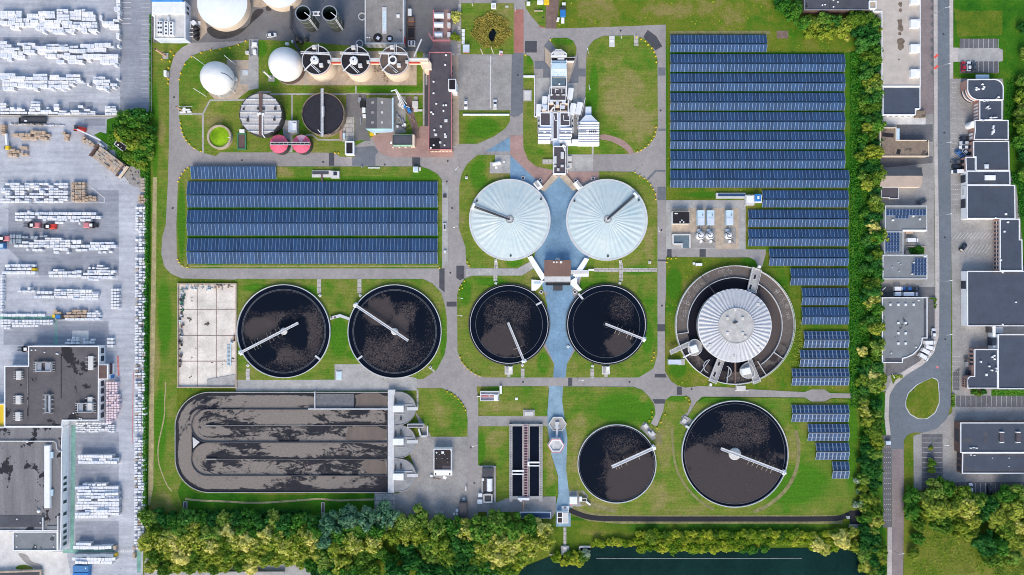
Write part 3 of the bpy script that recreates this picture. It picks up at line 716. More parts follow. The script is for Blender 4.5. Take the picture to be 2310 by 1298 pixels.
sheet('gravel_bed',[[(1515,470),(1667,470),(1667,562),(1614,562),(1614,514),(1568,526),(1515,527)]],5,M['gravel'])
sheet('asphalt_patch',[[(1558,526),(1614,514),(1614,560),(1558,560)],[(1632,514),(1660,514),(1660,550),(1632,550)]],6,M['gravel_grey'])
sheet('dirt_patch',[(1752,70),(1778,70),(1778,87),(1752,87)],4,M['dirt'])
sheet('worn_track',[[(1512,71),(1736,70),(1738,78),(1512,78)]],4,M['worn_soft'])
sheet('brown_paving',[[(1231,0),(1262,0),(1254,65),(1231,65)]],5,M['dirt'])
sheet('brown_paving',[[(1217,41),(1231,40),(1230,63),(1217,62)]],6,M['rust_mat'])
# --- pads and paths on the lawns
sheet('path',[strip([(720,630),(720,662)],9),strip([(811,630),(811,662)],9),[(554.6,832),(564,832),(564,858),(554.6,858)],strip([(1119,591),(1119,606)],8.5),strip([(1117.5,622),(1117.5,634)],8.5),strip([(1401,594),(1401,634)],8.5),[(1340,605),(1482,605),(1482,613.5),(1340,613.5)],
 [(1175,832),(1183,832),(1183,853),(1175,853)],[(1332,832),(1340,832),(1340,853),(1332,853)],strip([(970,830),(982,840)],4),[(940,878),(944,878),(944,921),(940,921)],[(1271,1190),(1277.5,1190),(1277.5,1236),(1271,1236)],strip([(1280,90),(1279,90)],1),[(1430,80),(1440,80),(1440,104),(1430,104)][::-1]],9,M['slab_path'])
sheet('path',[[(1051.6,606),(1168,606),(1203,587),(1209,601),(1178,622),(1067,622),(1051,624)]],9,M['concrete'])
sheet('path',[strip([(1337,329),(1337,349)],4),[(1180,170),(1206,170),(1206,175),(1180,175)],strip([(458,345),(458,258),(474,227),(560,226),(585,208),(610,208),(610,213),(956,213)],4),strip([(659,213),(659,273)],3.5),strip([(690,305),(705,305),(718,316),(800,316)],3.5),strip([(956,120),(956,284)],4),strip([(690,120),(690,190)],3.5),strip([(404,256),(458,258)],4),strip([(803,194),(803,213)],3)],9,M['concrete'])
sheet('gravel_bed',[[(512,136),(562,136),(562,204),(536,224),(484,224),(470,210),(512,190)],[(660,116),(940,116),(940,193),(660,193)]],9,M['gravel'])
sheet('concrete_apron',[[(562,89),(583.5,89),(583.5,200),(560,204)],[(541,158),(561,158),(561,191),(541,191)],[(602,344),(640,340),(640,310),(636,272),(675,272),(675,302),(660,306),(660,344)],[(770,265),(799,265),(799,320),(772,320)]],10,M['concrete'])
sheet('asphalt_patch',[(781,213),(826,213),(830,300),(836,316),(800,318),(800,266),(781,264)],10,M['yard_plant'])
sheet('paved_strip',[[(886,218),(915,218),(915,300),(884,300)]],9,M['gravel_grey'])
sheet('dirt_track',[[(918,218),(928,218),(935,260),(945,290),(947,312),(933,312),(929,290),(914,250)]],10,M['dirt'])
sheet('brick_paving',[[(947,285),(967,285),(967,330),(947,330)]],10,M['brick_pink'])
sheet('concrete_apron',[[(1117,350),(1151,350),(1151,391.5),(1105,391.5),(1105,366),(1117,366)],[(1279,349),(1338,349),(1338,385.5),(1279,385.5)]],9,M['concrete'])
sheet('concrete_apron',[[(1206,176),(1240,176),(1240,262),(1206,264)],[(1280,188),(1301,188),(1301,222),(1280,222)],[(1292,222),(1318,225),(1310,262),(1292,262)]],9,M['concrete'])
sheet('gravel_bed',[[(1279,138),(1295,138),(1283,186),(1279,186)],[(1228,106),(1243,120),(1243,156),(1230,140)]],9,M['gravel'])
sheet('concrete_apron',[[(915,985.6),(1055,985.6),(1055,1185),(845,1180),(845,1113),(900,1113),(938,1060),(915,1000)]],8,M['paver_grey'])
sheet('slab_area',[[(845,1115),(891,1115),(891,1149),(845,1149)],[(979,1152),(1001,1152),(1001,1176),(979,1176)]],9,M['slab_path'])
sheet('concrete_apron',[[(1079,939),(1088,938.5),(1235,939.6),(1235,961.7),(1079,961.7)],[(1079,1135),(1117,1135),(1150,1122),(1254,1120),(1254,1155),(1243,1172),(1170,1155),(1079,1155)],[(1076,1050),(1119,1050),(1119,1137),(1076,1137)]],8,M['paver_grey'])
sheet('concrete_apron',[[(1283,1107),(1316,1107,4),(1326,1118,4),(1325,1140),(1288,1146)],[(1444,966),(1452,952),(1486,985),(1472,994)],[(1532,955),(1543,935),(1562,948),(1549,963)]],9,M['paver_grey'])
sheet('sludge_slab',[(401,642),(533,642),(533,873),(401,873)],9,M['concrete_slab'])
# --- river
RIV=[(1150,1330),(1180,1280),(1235,1258),(1262,1250),(1330,1240),(1345,1231),(1415,1231),(1500,1240),(1660,1238),(1860,1236),(1940,1225),(1942,1190),(1966,1190),(1975,1240),(1960,1300),(1950,1700),(1100,1700)]
sheet('water',RIV,11,M['river'],'dark green river south of the plant')
# --- east side: pavements,street,parking
sheet('paved_yard',[(1985,-400),(2106,-400),(2106,300),(2110,860),(2060,846),(2010,880),(1985,885)],4,M['paver_grey'])
sheet('paved_yard',[[(2075,-400),(2106,-400),(2106,258),(2075,258)]],5,M['paver_brown'])
sheet('paved_yard',[[(2023,281),(2104,281),(2104,320),(2023,320)],[(1985,353),(2104,353),(2104,368),(1985,380)],[(1990,648),(2109,648),(2109,670),(1988,672)],[(2092,672),(2108,672),(2108,760),(2092,765)],[(2037,812),(2090,790),(2075,820),(2040,838),(1998,850),(1998,820)]],5,M['paver_dark'])
sheet('zigzag_marking',[[(2105,y),(2098,y+9),(2105,y+18)] for y in range(-8,166,18)],6,M['paver_dark'])
sheet('paved_yard',[(2140,178),(2320,178),(2600,178),(2600,1130),(2080,1130),(2060,1106),(2056,985),(2100,970),(2148,930),(2148,700)],4,M['paver_grey'])
sheet('street',[(2114.5,-400),(2140,-400),(2142,160),(2143.5,330),(2146,620),(2145,757),(2145,914,16),(2136,945,20),(2112,968,20),(2084,976,20),(2059.5,976,14),(2047,981,10),(2038.5,994,10),(2039,1115),(2037,1300),(2037,1700),(2012,1700),(2012,1191),(2010,983),(2005,940,20),(2007,891,24),(2020.5,868,24),(2046.7,845,24),(2083,823,24),(2107,797,24),(2118.5,757,20),(2119,600),(2115,330)],5,M['street'])
sheet('street',[(2012,1013),(2038,1013),(2039,1115),(2037,1300),(2037,1700),(2012,1700)],6,M['paver_brown'])
sheet('sidewalk',[[(2105,-400),(2114.3,-400),(2115,330),(2119,600),(2118.3,757,20),(2106.5,797,24),(2082.5,823,24),(2046,845,24),(2020,868,24),(2006.5,891,24),(2004.5,940,20),(2009.5,983),(1999,983),(1995,940,20),(1997,885,24),(2010,861,24),(2038,838,24),(2075,815,24),(2096,792,20),(2109,757,20),(2109.5,640),(2107,330)],[(2140.3,-400),(2150,-400),(2150,108),(2162,108),(2162,140),(2150,140),(2150,178),(2142,178)],[(2002,1190),(2011.7,1190),(2011.7,1700),(1998,1700)]],6,M['sidewalk'])
sheet('parking_lot',[(2161,109),(2248,107),(2262,113),(2262,140),(2161,140)],6,M['concrete'])
sheet('parking_lot',[[(2165,88),(2250,88),(2250,109),(2165,109)],[(2165,139),(2253,139),(2253,165),(2165,165)],[(2148,893),(2600,893),(2600,918),(2150,918)],[(2150,840),(2164,830),(2164,880),(2150,880)],[(2079,980),(2126,980),(2126,1095),(2079,1110)],[(2150,1088),(2600,1088),(2600,1120),(2150,1120)],[(1990,982),(2010,982),(2011,1190),(1992,1190)]],6,M['paver_dark'])
pm=[]
for k in range(8): pm.append([(2174+k*11,88),(2174.7+k*11,88),(2174.7+k*11,109),(2174+k*11,109)]);pm.append([(2174+k*11,139),(2174.7+k*11,139),(2174.7+k*11,164),(2174+k*11,164)])
for k in range(16): pm.append([(2155+k*11.5,893),(2155.6+k*11.5,893),(2155.6+k*11.5,917),(2155+k*11.5,917)]);pm.append([(2165+k*11.5,1090),(2165.6+k*11.5,1090),(2165.6+k*11.5,1118),(2165+k*11.5,1118)])
for k in range(11): pm.append([(2080,988+k*11),(2100,988+k*11),(2100,988.6+k*11),(2080,988.6+k*11)]);pm.append([(2106,988+k*11),(2125,988+k*11),(2125,988.6+k*11),(2106,988.6+k*11)])
for k in range(14):                       # dotted parking lines along the yard west of the brick blocks
 y=186+k*11.5
 if k !=4 and k !=9:
  for j in range(7): pm.append([(2147+j*4+(8 if j > 2 else 0),y),(2148.6+j*4+(8 if j > 2 else 0),y),(2148.6+j*4+(8 if j > 2 else 0),y+1.1),(2147+j*4+(8 if j > 2 else 0),y+1.1)])
for k in range(8):
 for j in range(5): pm.append([(2146+j*4,416+k*11.5),(2147.8+j*4,416+k*11.5),(2147.8+j*4,417+k*11.5),(2146+j*4,417+k*11.5)])
for k in range(12):
 pm.append(strip([(2148+k*8,540),(2160+k*8,525)],.8))
 if k < 9: pm.append(strip([(2158+k*8,572),(2172+k*8,552)],.8))
for k in range(16):
 for j in range(4): pm.append([(1994+j*4.5,996+k*11.8),(1995.4+j*4.5,996+k*11.8),(1995.4+j*4.5,997.2+k*11.8),(1994+j*4.5,997.2+k*11.8)])
for k in range(7):
 for j in range(5): pm.append([(2147+j*4,804+k*11.5),(2148.6+j*4,804+k*11.5),(2148.6+j*4,805+k*11.5),(2147+j*4,805+k*11.5)])
sheet('bay_marking',pm,8,M['paint'])
sheet('red_marking',[(2111,826),(2117,826),(2117,831),(2111,831)],7,M['red_paint'])
TEAR=[(2101.7,853,6),(2114.8,858,10),(2117.5,888),(2117.7,909,12),(2108.5,931,14),(2090,944.5,14),(2071.7,944.5,14),(2053,934,14),(2044,918,10),(2043.6,905,10),(2049,888,14),(2067.7,870,14),(2083.4,861)]
sheet('kerb',[(x+(1.4 if x > 2080 else -1.4),y+(1.4 if y > 900 else -1.4),(r[0] if r else 0)) for x,y,*r in TEAR],7,M['rim'])
sheet('lawn',TEAR,9,M['rough_grass'])
sheet('lawn',[[(2150.5,-400),(2600,-400),(2600,178),(2245,178),(2232,168),(2254,168),(2254,140),(2264,138),(2262,112),(2250,107),(2250,86),(2165,86),(2163,108),(2151,108)],[(2151,140),(2164,140),(2164,168),(2240,168),(2240,178),(2151,174)],[(2262,176),(2600,176),(2600,600),(2308,600),(2302,500),(2292,420),(2278,390),(2276,280),(2263,270),(2264,200)],[(2236,879),(2600,879),(2600,893),(2236,893)]],7,M['lush'])
sheet('meadow',[(2152,20),(2180,26),(2262,24),(2260,80),(2160,84)],8,M['rough_grass'])
sheet('lawn',[[(2039,1000),(2046,982,6),(2060,976),(2061,1100),(2040,1110)],[(2039,1100),(2060,1106),(2600,1125),(2600,1700),(2037,1700)],[(2147,892),(2152,892),(2152,917),(2147,920)],[(2009,848),(2033,848),(2020,858),(2014,868)]],7,M['rough_grass'])
sheet('ground_cover',[(1938,80),(1989,80),(1990,880),(1998,900),(1998,985),(1990,990),(1992,1190),(2000,1200),(2000,1700),(1960,1700),(1975,1240),(1966,1190),(1940,1190)],2.5,M['lush'])
# ---------------------------------------------------------------- settling tanks
def gantry(root,a,b,zt,w,combs,name='scraper_bridge',colr=None):
 """walkway bridge across a tank: deck, two handrails, end carriage, hanging scraper arms"""
 A=Vector((*P(a[0],a[1],zt),zt));B=Vector((*P(b[0],b[1],zt),zt))
 d=(B-A).normalized();u=Vector((-d.y,d.x,0));ww=w*S
 mb=MB();mb.beam(A,B,ww,.25)
 dk=part(name,mb,colr or M['rim'],root)
 for s in (-1,1):
  mb=MB();o=u*s*ww*.5
  mb.beam(A+o+Vector((0,0,1.0)),B+o+Vector((0,0,1.0)),.12,.12)
  mb.beam(A+o+Vector((0,0,.25)),B+o+Vector((0,0,.25)),.16,.3)
  n=max(3,int((B-A).length/2.2))
  for i in range(n+1):
   p=A+(B-A)*i/n+o
   mb.beam(p,p+Vector((0,0,1.0)),.09,.09)
  part('handrail',mb,M['white'],dk)
 mb=MB()
 c,s_=(A,1)
 mb.rbox(A.x,A.y,2.2,1.3,zt-1.1,zt+.35,math.atan2(u.y,u.x),.1)
 mb.rbox(A.x-d.x*.3,A.y-d.y*.3,.8,.9,zt+.3,zt+.9,math.atan2(u.y,u.x),.05)
 part('end_carriage',mb,M['white'],root)
 if combs:
  mb=MB()
  for t in combs:
   p=A+(B-A)*t
   for s in (1.0,):
    q=p+u*s*ww*.6
    mb.beam(q,q+u*s*1.9+Vector((0,0,-.9)),.12,.12)
    mb.beam(q-u*s*2.6+Vector((0,0,-.2)),q,.08,.08)
  part('scraper_arm',mb,M['timber_grey'],root)
M['weir_steel']=plain('dull weir steel',(.16,.17,.19),.5)
def clarifier(x,y,r,label,surf,rings,arm,hub,stub=None,combs=(),hz=1.3,n=96,hubr=7,dark_skirt=False):
 cx,cy=P(x,y);rm=r*S
 t=thing('settling_tank',label,'settling tank',x,y,0,None)
 r_rim=rings['rim']*S
 mb=MB()
 mb.ring(cx,cy,r_rim-(.2 if dark_skirt else .3),r_rim,-.2,hz,n)
 part('tank_wall',mb,M['rim'],t)
 if dark_skirt:
  mb=MB();mb.ring(cx,cy,r_rim+.02,rm-.3,-.2,.35,n);mb.mi=1;mb.ring(cx,cy,rm-.3,rm,-.2,.9,n)
  part('outer_gutter',mb,[M['water_dark'],M['steel_dark']],t)
 mb=MB()
 lp=[(r_rim-.3)*1.0]
 mb.ring(cx,cy,rings['weir']*S,r_rim-.29,.1,.5,n)
 part('overflow_channel',mb,M['water_dark'],t)
 mb=MB()
 for w in rings['lines']:
  mb.ring(cx,cy,w*S-.055,w*S+.055,.2,.7,n)
 part('weir',mb,M['weir_steel'],t)
 mb=MB();mb.disc(cx,cy,rings['weir']*S+.05,.58,n)
 part('sludge_surface',mb,surf,t)
 if hub:
  mb=MB();mb.lathe(cx,cy,[(hubr*S*1.15,.3),(hubr*S*1.15,.75),(hubr*S,.8),(hubr*S,1.1)],28)
  part('centre_column',mb,M['concrete_light'] if hub =='pale' else M['steel_dark'],t)
 else:
  mb=MB();mb.ring(cx,cy,6.5*S,7.3*S,.3,.8,32)
  part('feed_well',mb,M['steel_dark'],t)
 gantry(t,arm[0],arm[1],2.1,arm[2],combs)
 if stub:
  mb=MB();mb.prbox(stub[0],stub[1],stub[2],stub[3],.5,1.35,stub[4])
  part('outlet_box',mb,M['rim'],t)
 return t
clarifier(641.3,747.3,105.5,'round tank of broken dark scum, bridge rising to the right, beside the concrete slab',
 scum_mat('scum beside slab',[(-.6,.06,.36,.27)],[(-.25,.72,.8,.22),(.38,-.08,.22,.34),(-.6,-.55,.42,.22),(.1,.1,.2,.25)],.42,1,r=18.6,broken=[(.7,.0,.25,.6),(.1,-.6,.6,.25),(-.1,.25,.4,.25)]),dict(rim=105.3,weir=92,lines=(92.4,94.5)),
 ((543,796),(673,729),4.4),'pale',(716,807,13,4,38),(.22,.27,.32,.48,.54,.63,.69))
clarifier(891,747.8,106,'round tank of speckled scum, bridge falling to the right, brown wedge at top left',
 scum_mat('scum with wedge',[(-.36,.5,.34,.34),(.12,.12,.26,.3)],[(.62,.2,.14,.4),(.2,.85,.6,.12),(-.85,0,.12,.5)],.40,4,r=18.6,broken=[(-.2,-.5,.8,.45),(.3,.4,.3,.3)]),dict(rim=105.6,weir=92,lines=(92.4,94.5)),
 ((802,688.5),(921,768.5),4.4),'pale',(812,807,12,4,-38),())
clarifier(1148.5,732,91.6,'dark rimmed round tank left of the blue path, smooth brown scum at the bottom',
 scum_mat('scum smooth below',[(-.12,-.52,.66,.5)],[(-.9,.2,.14,.7),(.8,-.2,.16,.7),(.1,.95,.7,.1)],.36,6,r=15,scum=(.074,.060,.059),broken=[(-.1,.3,.7,.5)]),dict(rim=88,weir=75,lines=(75.3,)),
 ((1182,815),(1146,728),4.2),None,(1216,685,15,4,-28),(.15,.35),dark_skirt=True)
clarifier(1367.6,732,91.6,'dark rimmed round tank right of the blue path, left half nearly black',
 scum_mat('scum half black',[(.4,-.62,.42,.4)],[(-.65,0,.62,1.3),(.95,.1,.12,.8)],.32,9,r=15,scum=(.074,.060,.059),broken=[(.5,.45,.45,.45)]),dict(rim=88,weir=75,lines=(75.3,)),
 ((1453,766),(1365,731),4.4),None,(1310,669,16,4.5,50),(.3,.4,.6,.7),dark_skirt=True)
clarifier(1391,1045.5,88.6,'pale rimmed round tank near the river path, black crescent on its left side',
 scum_mat('scum crescent',[(.42,-.38,.82,.72)],[(-.85,.1,.42,1.1)],.30,12,r=17,scum=(.072,.058,.056),broken=[(.2,.5,.6,.35)]),dict(rim=88.6,weir=85.3,lines=(84.6,)),
 ((1475,1010),(1380,1053),5.5),None,(1466,978,10,4,52),(.38,.68,.8,.86,.92))
clarifier(1656.5,1023.5,120,'largest round tank in the lower right corner, pale hub and smooth brown lower half',
 scum_mat('scum large',[(-.12,-.62,1.15,.72),(-.75,-.1,.3,.25)],[(.85,.35,.16,.6),(-.62,.62,.35,.22),(.1,.95,.9,.09)],.38,15,r=22.7,scum=(.080,.064,.062),broken=[(.1,.5,.7,.4)]),dict(rim=120,weir=113.5,lines=(112.8,)),
 ((1769,1066.5),(1626,1012),5),'pale',(1551,964,10,5,28),(.18,.25,.32,.4,.47,.54),hubr=12)
t=thing('tank_walkway','bent grey concrete walkway joining the two western round tanks','walkway',768,714)
mb=MB();mb.prism([P(*q,1.2) for q in [(744,715),(767,709),(788,717),(788,723),(767,716),(745,722)]],.5,1.2);part('deck',mb,M['rim'],t)
for k,xx in enumerate((749,757)):
 mb=MB();a=P(xx,716.5);mb.cyl(a[0],a[1],.45,1.2,1.35,16);part('hatch',mb,M['brown_wall'],t)
# ---------------------------------------------------------------- membrane covered tanks
def membrane_tank(x,y,r,label,arm):
 cx,cy=P(x,y);rm=r*S
 t=thing('covered_tank',label,'covered tank',x,y)
 mb=MB();mb.ring(cx,cy,rm-.8,rm,-.2,1.6,96);part('tank_wall',mb,M['rim'],t)
 mb=MB();ng=38;rad=[rm-.85,rm*.86,rm*.6,rm*.53,rm*.3,1.6];zz=[1.62,1.95,2.75,3.0,3.6,4.1];am=[.03,.16,.16,.12,.09,.04]
 vs=[];fs=[];k=ng*4;gv=[rng.uniform(.55,1.35) for _ in range(ng)]
 for q in range(len(rad)):
  for i in range(k):
   a=2*PI*i/k;ph=(i % 4)/4
   sag=am[q]*(abs(ph-.5)*2-1)*gv[i//4]
   vs.append((cx+rad[q]*math.cos(a),cy+rad[q]*math.sin(a),zz[q]+sag))
 for q in range(len(rad)-1):
  for i in range(k):
   j=(i+1) % k
   fs.append((q*k+i,q*k+j,(q+1)*k+j,(q+1)*k+i))
 mb.add(vs,fs);part('membrane_roof',mb,M['tent'],t)
 mb=MB()
 for i in range(24):
  a=2*PI*i/24;mb.rbox(cx+1.0*math.cos(a),cy+1.0*math.sin(a),1.3,.12,4.1,4.5,a)
 mb.mi=1;mb.cyl(cx,cy,1.75,3.9,4.15,24)
 part('hub',mb,[M['white'],M['steel_dark']],t)
 zt=4.6
 A=Vector((*P(arm[0],arm[1],2.6),2.6));B=Vector((cx,cy,zt));d=(B-A).normalized();u=Vector((-d.y,d.x,0)).normalized()
 for s,w,m_ in ((-.55,.35,'steel_dark'),(.5,.3,'steel'),(0,.5,'steel_dark')):
  mb=MB();mb.beam(A+u*s,B+u*s*.7,w,.3);part('bridge_beam',mb,M[m_],t)
 mb=MB();mb.rbox(A.x,A.y,1.1,2.6,1.6,2.9,math.atan2(d.y,d.x),.1);part('end_carriage',mb,M['white'],t)
 for dx,dy in arm[2]:
  a=P(x+dx,y+dy);mb=MB();mb.cyl(a[0],a[1],.45,1.5,2.35,14);part('inspection_hatch',mb,M['steel_dark'],t)
 return t
M['tent']=mottled('pale membrane',(.48,.60,.625),.08,.1,.9,.45,c2=(.60,.655,.63))
M['rib_roof']=plain('weathered white metal',(.50,.51,.53),.45)
M['paver_disc']=mottled('stained pale concrete',(.46,.45,.43),.2,.3,1.6)
membrane_tank(1150,497,91.7,'pale tent roofed round tank left of the blue paving, arm pointing left',(1068,465,[(-74,-42),(70,-46),(2,81)]))
membrane_tank(1368,497,91.7,'pale tent roofed round tank right of the blue paving, arm pointing up right',(1434,440,[(-73,-42),(71,-44),(2,82)]))
# ---------------------------------------------------------------- round carousel tank with ribbed roof
t=thing('carousel_tank','large round tank of two brown rings round a ribbed white metal roof','treatment tank',1655,733)
cx,cy=P(1655,733)
mb=MB();mb.ring(cx,cy,132*S,133.2*S,-.2,2.0,110);part('tank_wall',mb,M['concrete_light'],t)
mb=MB()
for k in range(60):
 a=2*PI*k/60
 if not 115 < k*6 < 130: mb.beam((cx+133*S*math.cos(a),cy+133*S*math.sin(a),2),(cx+133*S*math.cos(a),cy+133*S*math.sin(a),3.05),.1,.1)
mb.ring(cx,cy,132.7*S,133.2*S,3.0,3.12,100);part('handrail',mb,M['white'],t)
M['ring_out']=scum_mat('outer ring sludge',[(0,.3,1.5,1.0)],[(.75,-.6,.4,.4),(-.5,-.75,.5,.25)],.6,21,r=26,scum=(.16,.136,.122),water=(.045,.037,.035))
M['ring_in']=scum_mat('inner ring sludge',[(.62,.05,.5,.75)],[(-.6,.2,.6,.9)],.2,24,r=26,scum=(.125,.1,.09),water=(.012,.012,.017))
mb=MB();mb.ring(cx,cy,106.5*S,132*S,.6,1.1,110);part('outer_ring_surface',mb,M['ring_out'],t)
mb=MB();mb.ring(cx,cy,70*S,105.5*S,.6,1.05,110);part('inner_ring_surface',mb,M['ring_in'],t)
mb=MB();mb.ring(cx,cy,105.4*S,106.6*S,0,2.0,110,-56,190);part('ring_wall',mb,M['rim'],t)
for a in (189,234,262,-35,-58,290):
 a_=R(a);r0,r1=((106,132) if a in (189,-35) else (96,132))
 mb=MB();mb.beam((cx+r0*S*math.cos(a_),cy+r0*S*math.sin(a_),1.6),(cx+r1*S*math.cos(a_),cy+r1*S*math.sin(a_),1.6),.22,.9);part('baffle',mb,M['rim'],t)
M['foam_raft']=mottled('grey foam',(.29,.27,.25),.4,.6,2.6)
rr=random.Random(5)
mb=MB()
for a0,r0,cnt in ((100,120,7),(122,120,6),(139,119,6),(150,120,7),(160,118,8),(171,118,5),(22,120,10),(10,119,6),(34,121,5),(88,98,0)):
 for k in range(cnt):
  a=R(a0+rr.uniform(-6,6));q=(r0+rr.uniform(-8,8))*S
  rad=rr.uniform(.35,.85);c0=(cx+q*math.cos(a),cy+q*math.sin(a))
  mb.ring(c0[0],c0[1],rad*.75,rad,1.02,1.13+.006*k,14)
part('foam_patch',mb,M['foam_raft'],t)['kind']='stuff'
rx,ry=P(1658,735,5.0);ro=82.5*S*.984
mb=MB();mb.ring(rx,ry,ro-.5,ro-.1,0,4.6,96);mb.mi=1;mb.ring(rx,ry,ro-.5,ro+.15,4.3,4.75,96);part('drum_wall',mb,[M['concrete'],M['white']],t)
mb=MB();k=192;vs=[];fs=[];ri=39*S*.984
for q,(r_,z_) in enumerate(((ro-.15,4.75),(ri,6.3))):
 for i in range(k):
  a=2*PI*i/k;vs.append((rx+r_*math.cos(a),ry+r_*math.sin(a),z_+(.28 if i % 4 in (0,1) else 0)))
for i in range(k):
 j=(i+1) % k;fs.append((i,j,k+j,k+i))
mb.add(vs,fs);part('ribbed_roof',mb,M['rib_roof'] if 'rib_roof' in M else M['white'],t)
mb=MB();mb.lathe(rx,ry,[(ri+.25,6.2),(ri+.25,6.75),(ri-.1,6.75),(ri-.15,6.6),(.05,7.0)],60);part('roof_disc',mb,M['paver_disc'] if 'paver_disc' in M else M['concrete'],t)
for dx,dy in ((-17,-17),(17,-17),(-17,17),(17,17),(0,-37),(55,-48),(-54,45),(-2,70),(55,50),(23,25)):
 a=P(1658+dx,735+dy,6.8);mb=MB();zb=6.6 if math.hypot(dx,dy) < 40 else 5.0;mb.rbox(a[0],a[1],1.2,1.2,zb-.6,zb+.6,0,.08);part('roof_hatch',mb,M['concrete_light'],t)
mb=MB();a=P(1655,728,7.2);b=P(1582,622,3);mb.beam((a[0],a[1],7.3),(b[0]+15,b[1]-21,6.2),.35,.3);mb.beam((b[0]+15,b[1]-21,6.2),(*b,3),.3,.25);mb.beam((a[0]+.9,a[1],7.3),(b[0]+15.9,b[1]-21,6.2),.15,.2)
for i in range(12):
 q=Vector((a[0],a[1],7.4)).lerp(Vector((b[0]+15,b[1]-21,6.3)),i/11);mb.beam(q+Vector((-.4,-.3,0)),q+Vector((.9,.5,.0)),.14,.5)
part('cable_tray',mb,M['steel_dark'],t)
def deck(px,name='access_bridge',holes=(),box=None,z=2.6):
 mb=MB();mb.prism([P(*q,z) for q in px],z-.45,z);d=part(name,mb,M['concrete'],t)
 w=ccw([P(*q,z) for q in px]);mb=MB()
 mb.band(w,inset(w,.12),z+.85,z+.98)
 for q in w: mb.beam((*q,z),(*q,z+.9),.1,.1)
 part('railing',mb,M['white'],d)
 for h in holes:
  mb=MB();mb.prbox(h[0],h[1],h[2]+1.2,h[3]+1.2,z,z+.08,h[4]);mb.mi=1;mb.prbox(h[0],h[1],h[2],h[3],z,z+.12,h[4])
  part('opening_frame',mb,[M['white'],M['black']],d)
 if box:
  mb=MB();mb.prbox(box[0],box[1],box[2],box[3],z,z+2.2,box[4],.15);part('motor_housing',mb,M['white'],t)
deck([(1697,603),(1717,610),(1704,662),(1685,655)],holes=[(1703,625,5,11,17),(1693,648,5,11,17)])
mb=MB();mb.prbox(1714,602,6,6,2.6,4.2,17,.1);part('control_cabinet',mb,M['white'],t)
deck([(1619,806),(1634,812),(1615,866),(1598,859)],holes=[(1622,821,5,10,22),(1612,845,5,11,22)])
deck([(1513,800),(1556,780),(1552,771),(1510,791)]);deck(smooth([(1550,774),(1566,763),(1580,771),(1584,788),(1576,800),(1562,804),(1552,797)],2),box=(1567,788,15,17,-20),z=2.54)
mb=MB();mb.beam((*P(1541,807,2.7),2.7),(*P(1565,795,2.7),2.7),.6,.5);part('edge_beam',mb,M['white'],t)
mb=MB();mb.prism([P(*q,2.3) for q in [(1538,786),(1550,782),(1556,800),(1544,806)]],1.9,2.3);part('pit',mb,M['black'],t)
deck([(1686,813),(1694,809),(1715,860),(1699,867)]);deck(smooth([(1688,816),(1698,830),(1702,846),(1696,853),(1680,854),(1669,845),(1668,832),(1677,821)],2),box=(1684,838,20,14,-14),z=2.54)
for x0,y0,r0,a0,a1 in ((1600,826,15,95,250),(1634,838,13,-80,75)):
 a=P(x0,y0);mb=MB();mb.ring(a[0],a[1],r0*S-.15,r0*S+.1,.7,1.7,40,a0,a1);part('guide_wall',mb,M['rim'],t)
mb=MB();mb.prbox(1659,840,3.5,48,1,2,0);part('partition_wall',mb,M['dirt'],t)
# ---------------------------------------------------------------- racetrack aeration tank
t=thing('aeration_tank','long oval aeration tank with looping channels of beige foam on dark water','aeration tank',640,997)
M['liquor']=mottled('dark aeration liquor',(.014,.015,.024),.2,.5,2,.3,spec=.2)
def stadium(x0,y0,x1,y1,r,n=18):
 p=[]
 for k in range(n+1): a=R(90+90*k/n);p.append((x0+r+r*math.cos(a),y0+r-r*math.sin(a)))
 for k in range(n+1): a=R(180+90*k/n);p.append((x0+r+r*math.cos(a),y1-r-r*math.sin(a)))
 return p+[(x1,y1),(x1,y0)]
ow=ccw([P(*q) for q in stadium(397,884,878,1110.5,78)])
mb=MB();mb.band(ow,inset(ow,.3),-.2,1.2);part('tank_wall',mb,M['concrete'],t)
mb=MB();mb.flat(inset(ow,.4),.76);part('dark_liquor',mb,M['liquor'],t)
def ribbon(name,path,hw,z,mat):
 """water surface following a channel; UV u = metres along, v = -1..1 across"""
 Q=[Vector(P(*q)) for q in path];n=len(Q);vs=[];fs=[];us=[];d=0;cr=4
 for i,q in enumerate(Q):
  if i: d +=(q-Q[i-1]).length
  e=(Q[min(n-1,i+1)]-Q[max(0,i-1)]).normalized();nn=Vector((-e.y,e.x))
  for c_ in range(cr+1):
   v_=-1+2*c_/cr;w=q+nn*v_*hw*S;vs.append((w.x,w.y,z));us.append((d,v_))
 for i in range(n-1):
  for c_ in range(cr): a_=i*(cr+1)+c_;fs.append((a_,a_+cr+1,a_+cr+2,a_+1)[::-1])
 mb_=MB();mb_.add(vs,fs);o=part(name,mb_,mat,t)
 ul=o.data.uv_layers.new(name='flow')
 for lp_ in o.data.loops: ul.data[lp_.index].uv=us[lp_.vertex_index]
 return o
def hairpin(x1,xa,ya,yb,r_,n=14):
 """from the east end along ya, round the west turn, back along yb"""
 pth=[(x1-(x1-xa)*i/24,ya) for i in range(24)]
 pth +=[(xa-r_*math.sin(PI/2*i/n),ya+r_-r_*math.cos(PI/2*i/n)) for i in range(n)]
 if yb-ya > 2*r_+2: pth +=[(xa-r_,ya+r_+(yb-ya-2*r_)*i/8) for i in range(8)]
 pth +=[(xa-r_*math.cos(PI/2*i/n),yb-r_+r_*math.sin(PI/2*i/n)) for i in range(n)]
 return pth+[(xa+(x1-xa)*i/24,yb) for i in range(25)]
ribbon('foam_surface',hairpin(876,475,903,1091.5,59.5),18.6,.8,foam_mat('outer loop foam',1,.95,.9,.5,-.8,148))
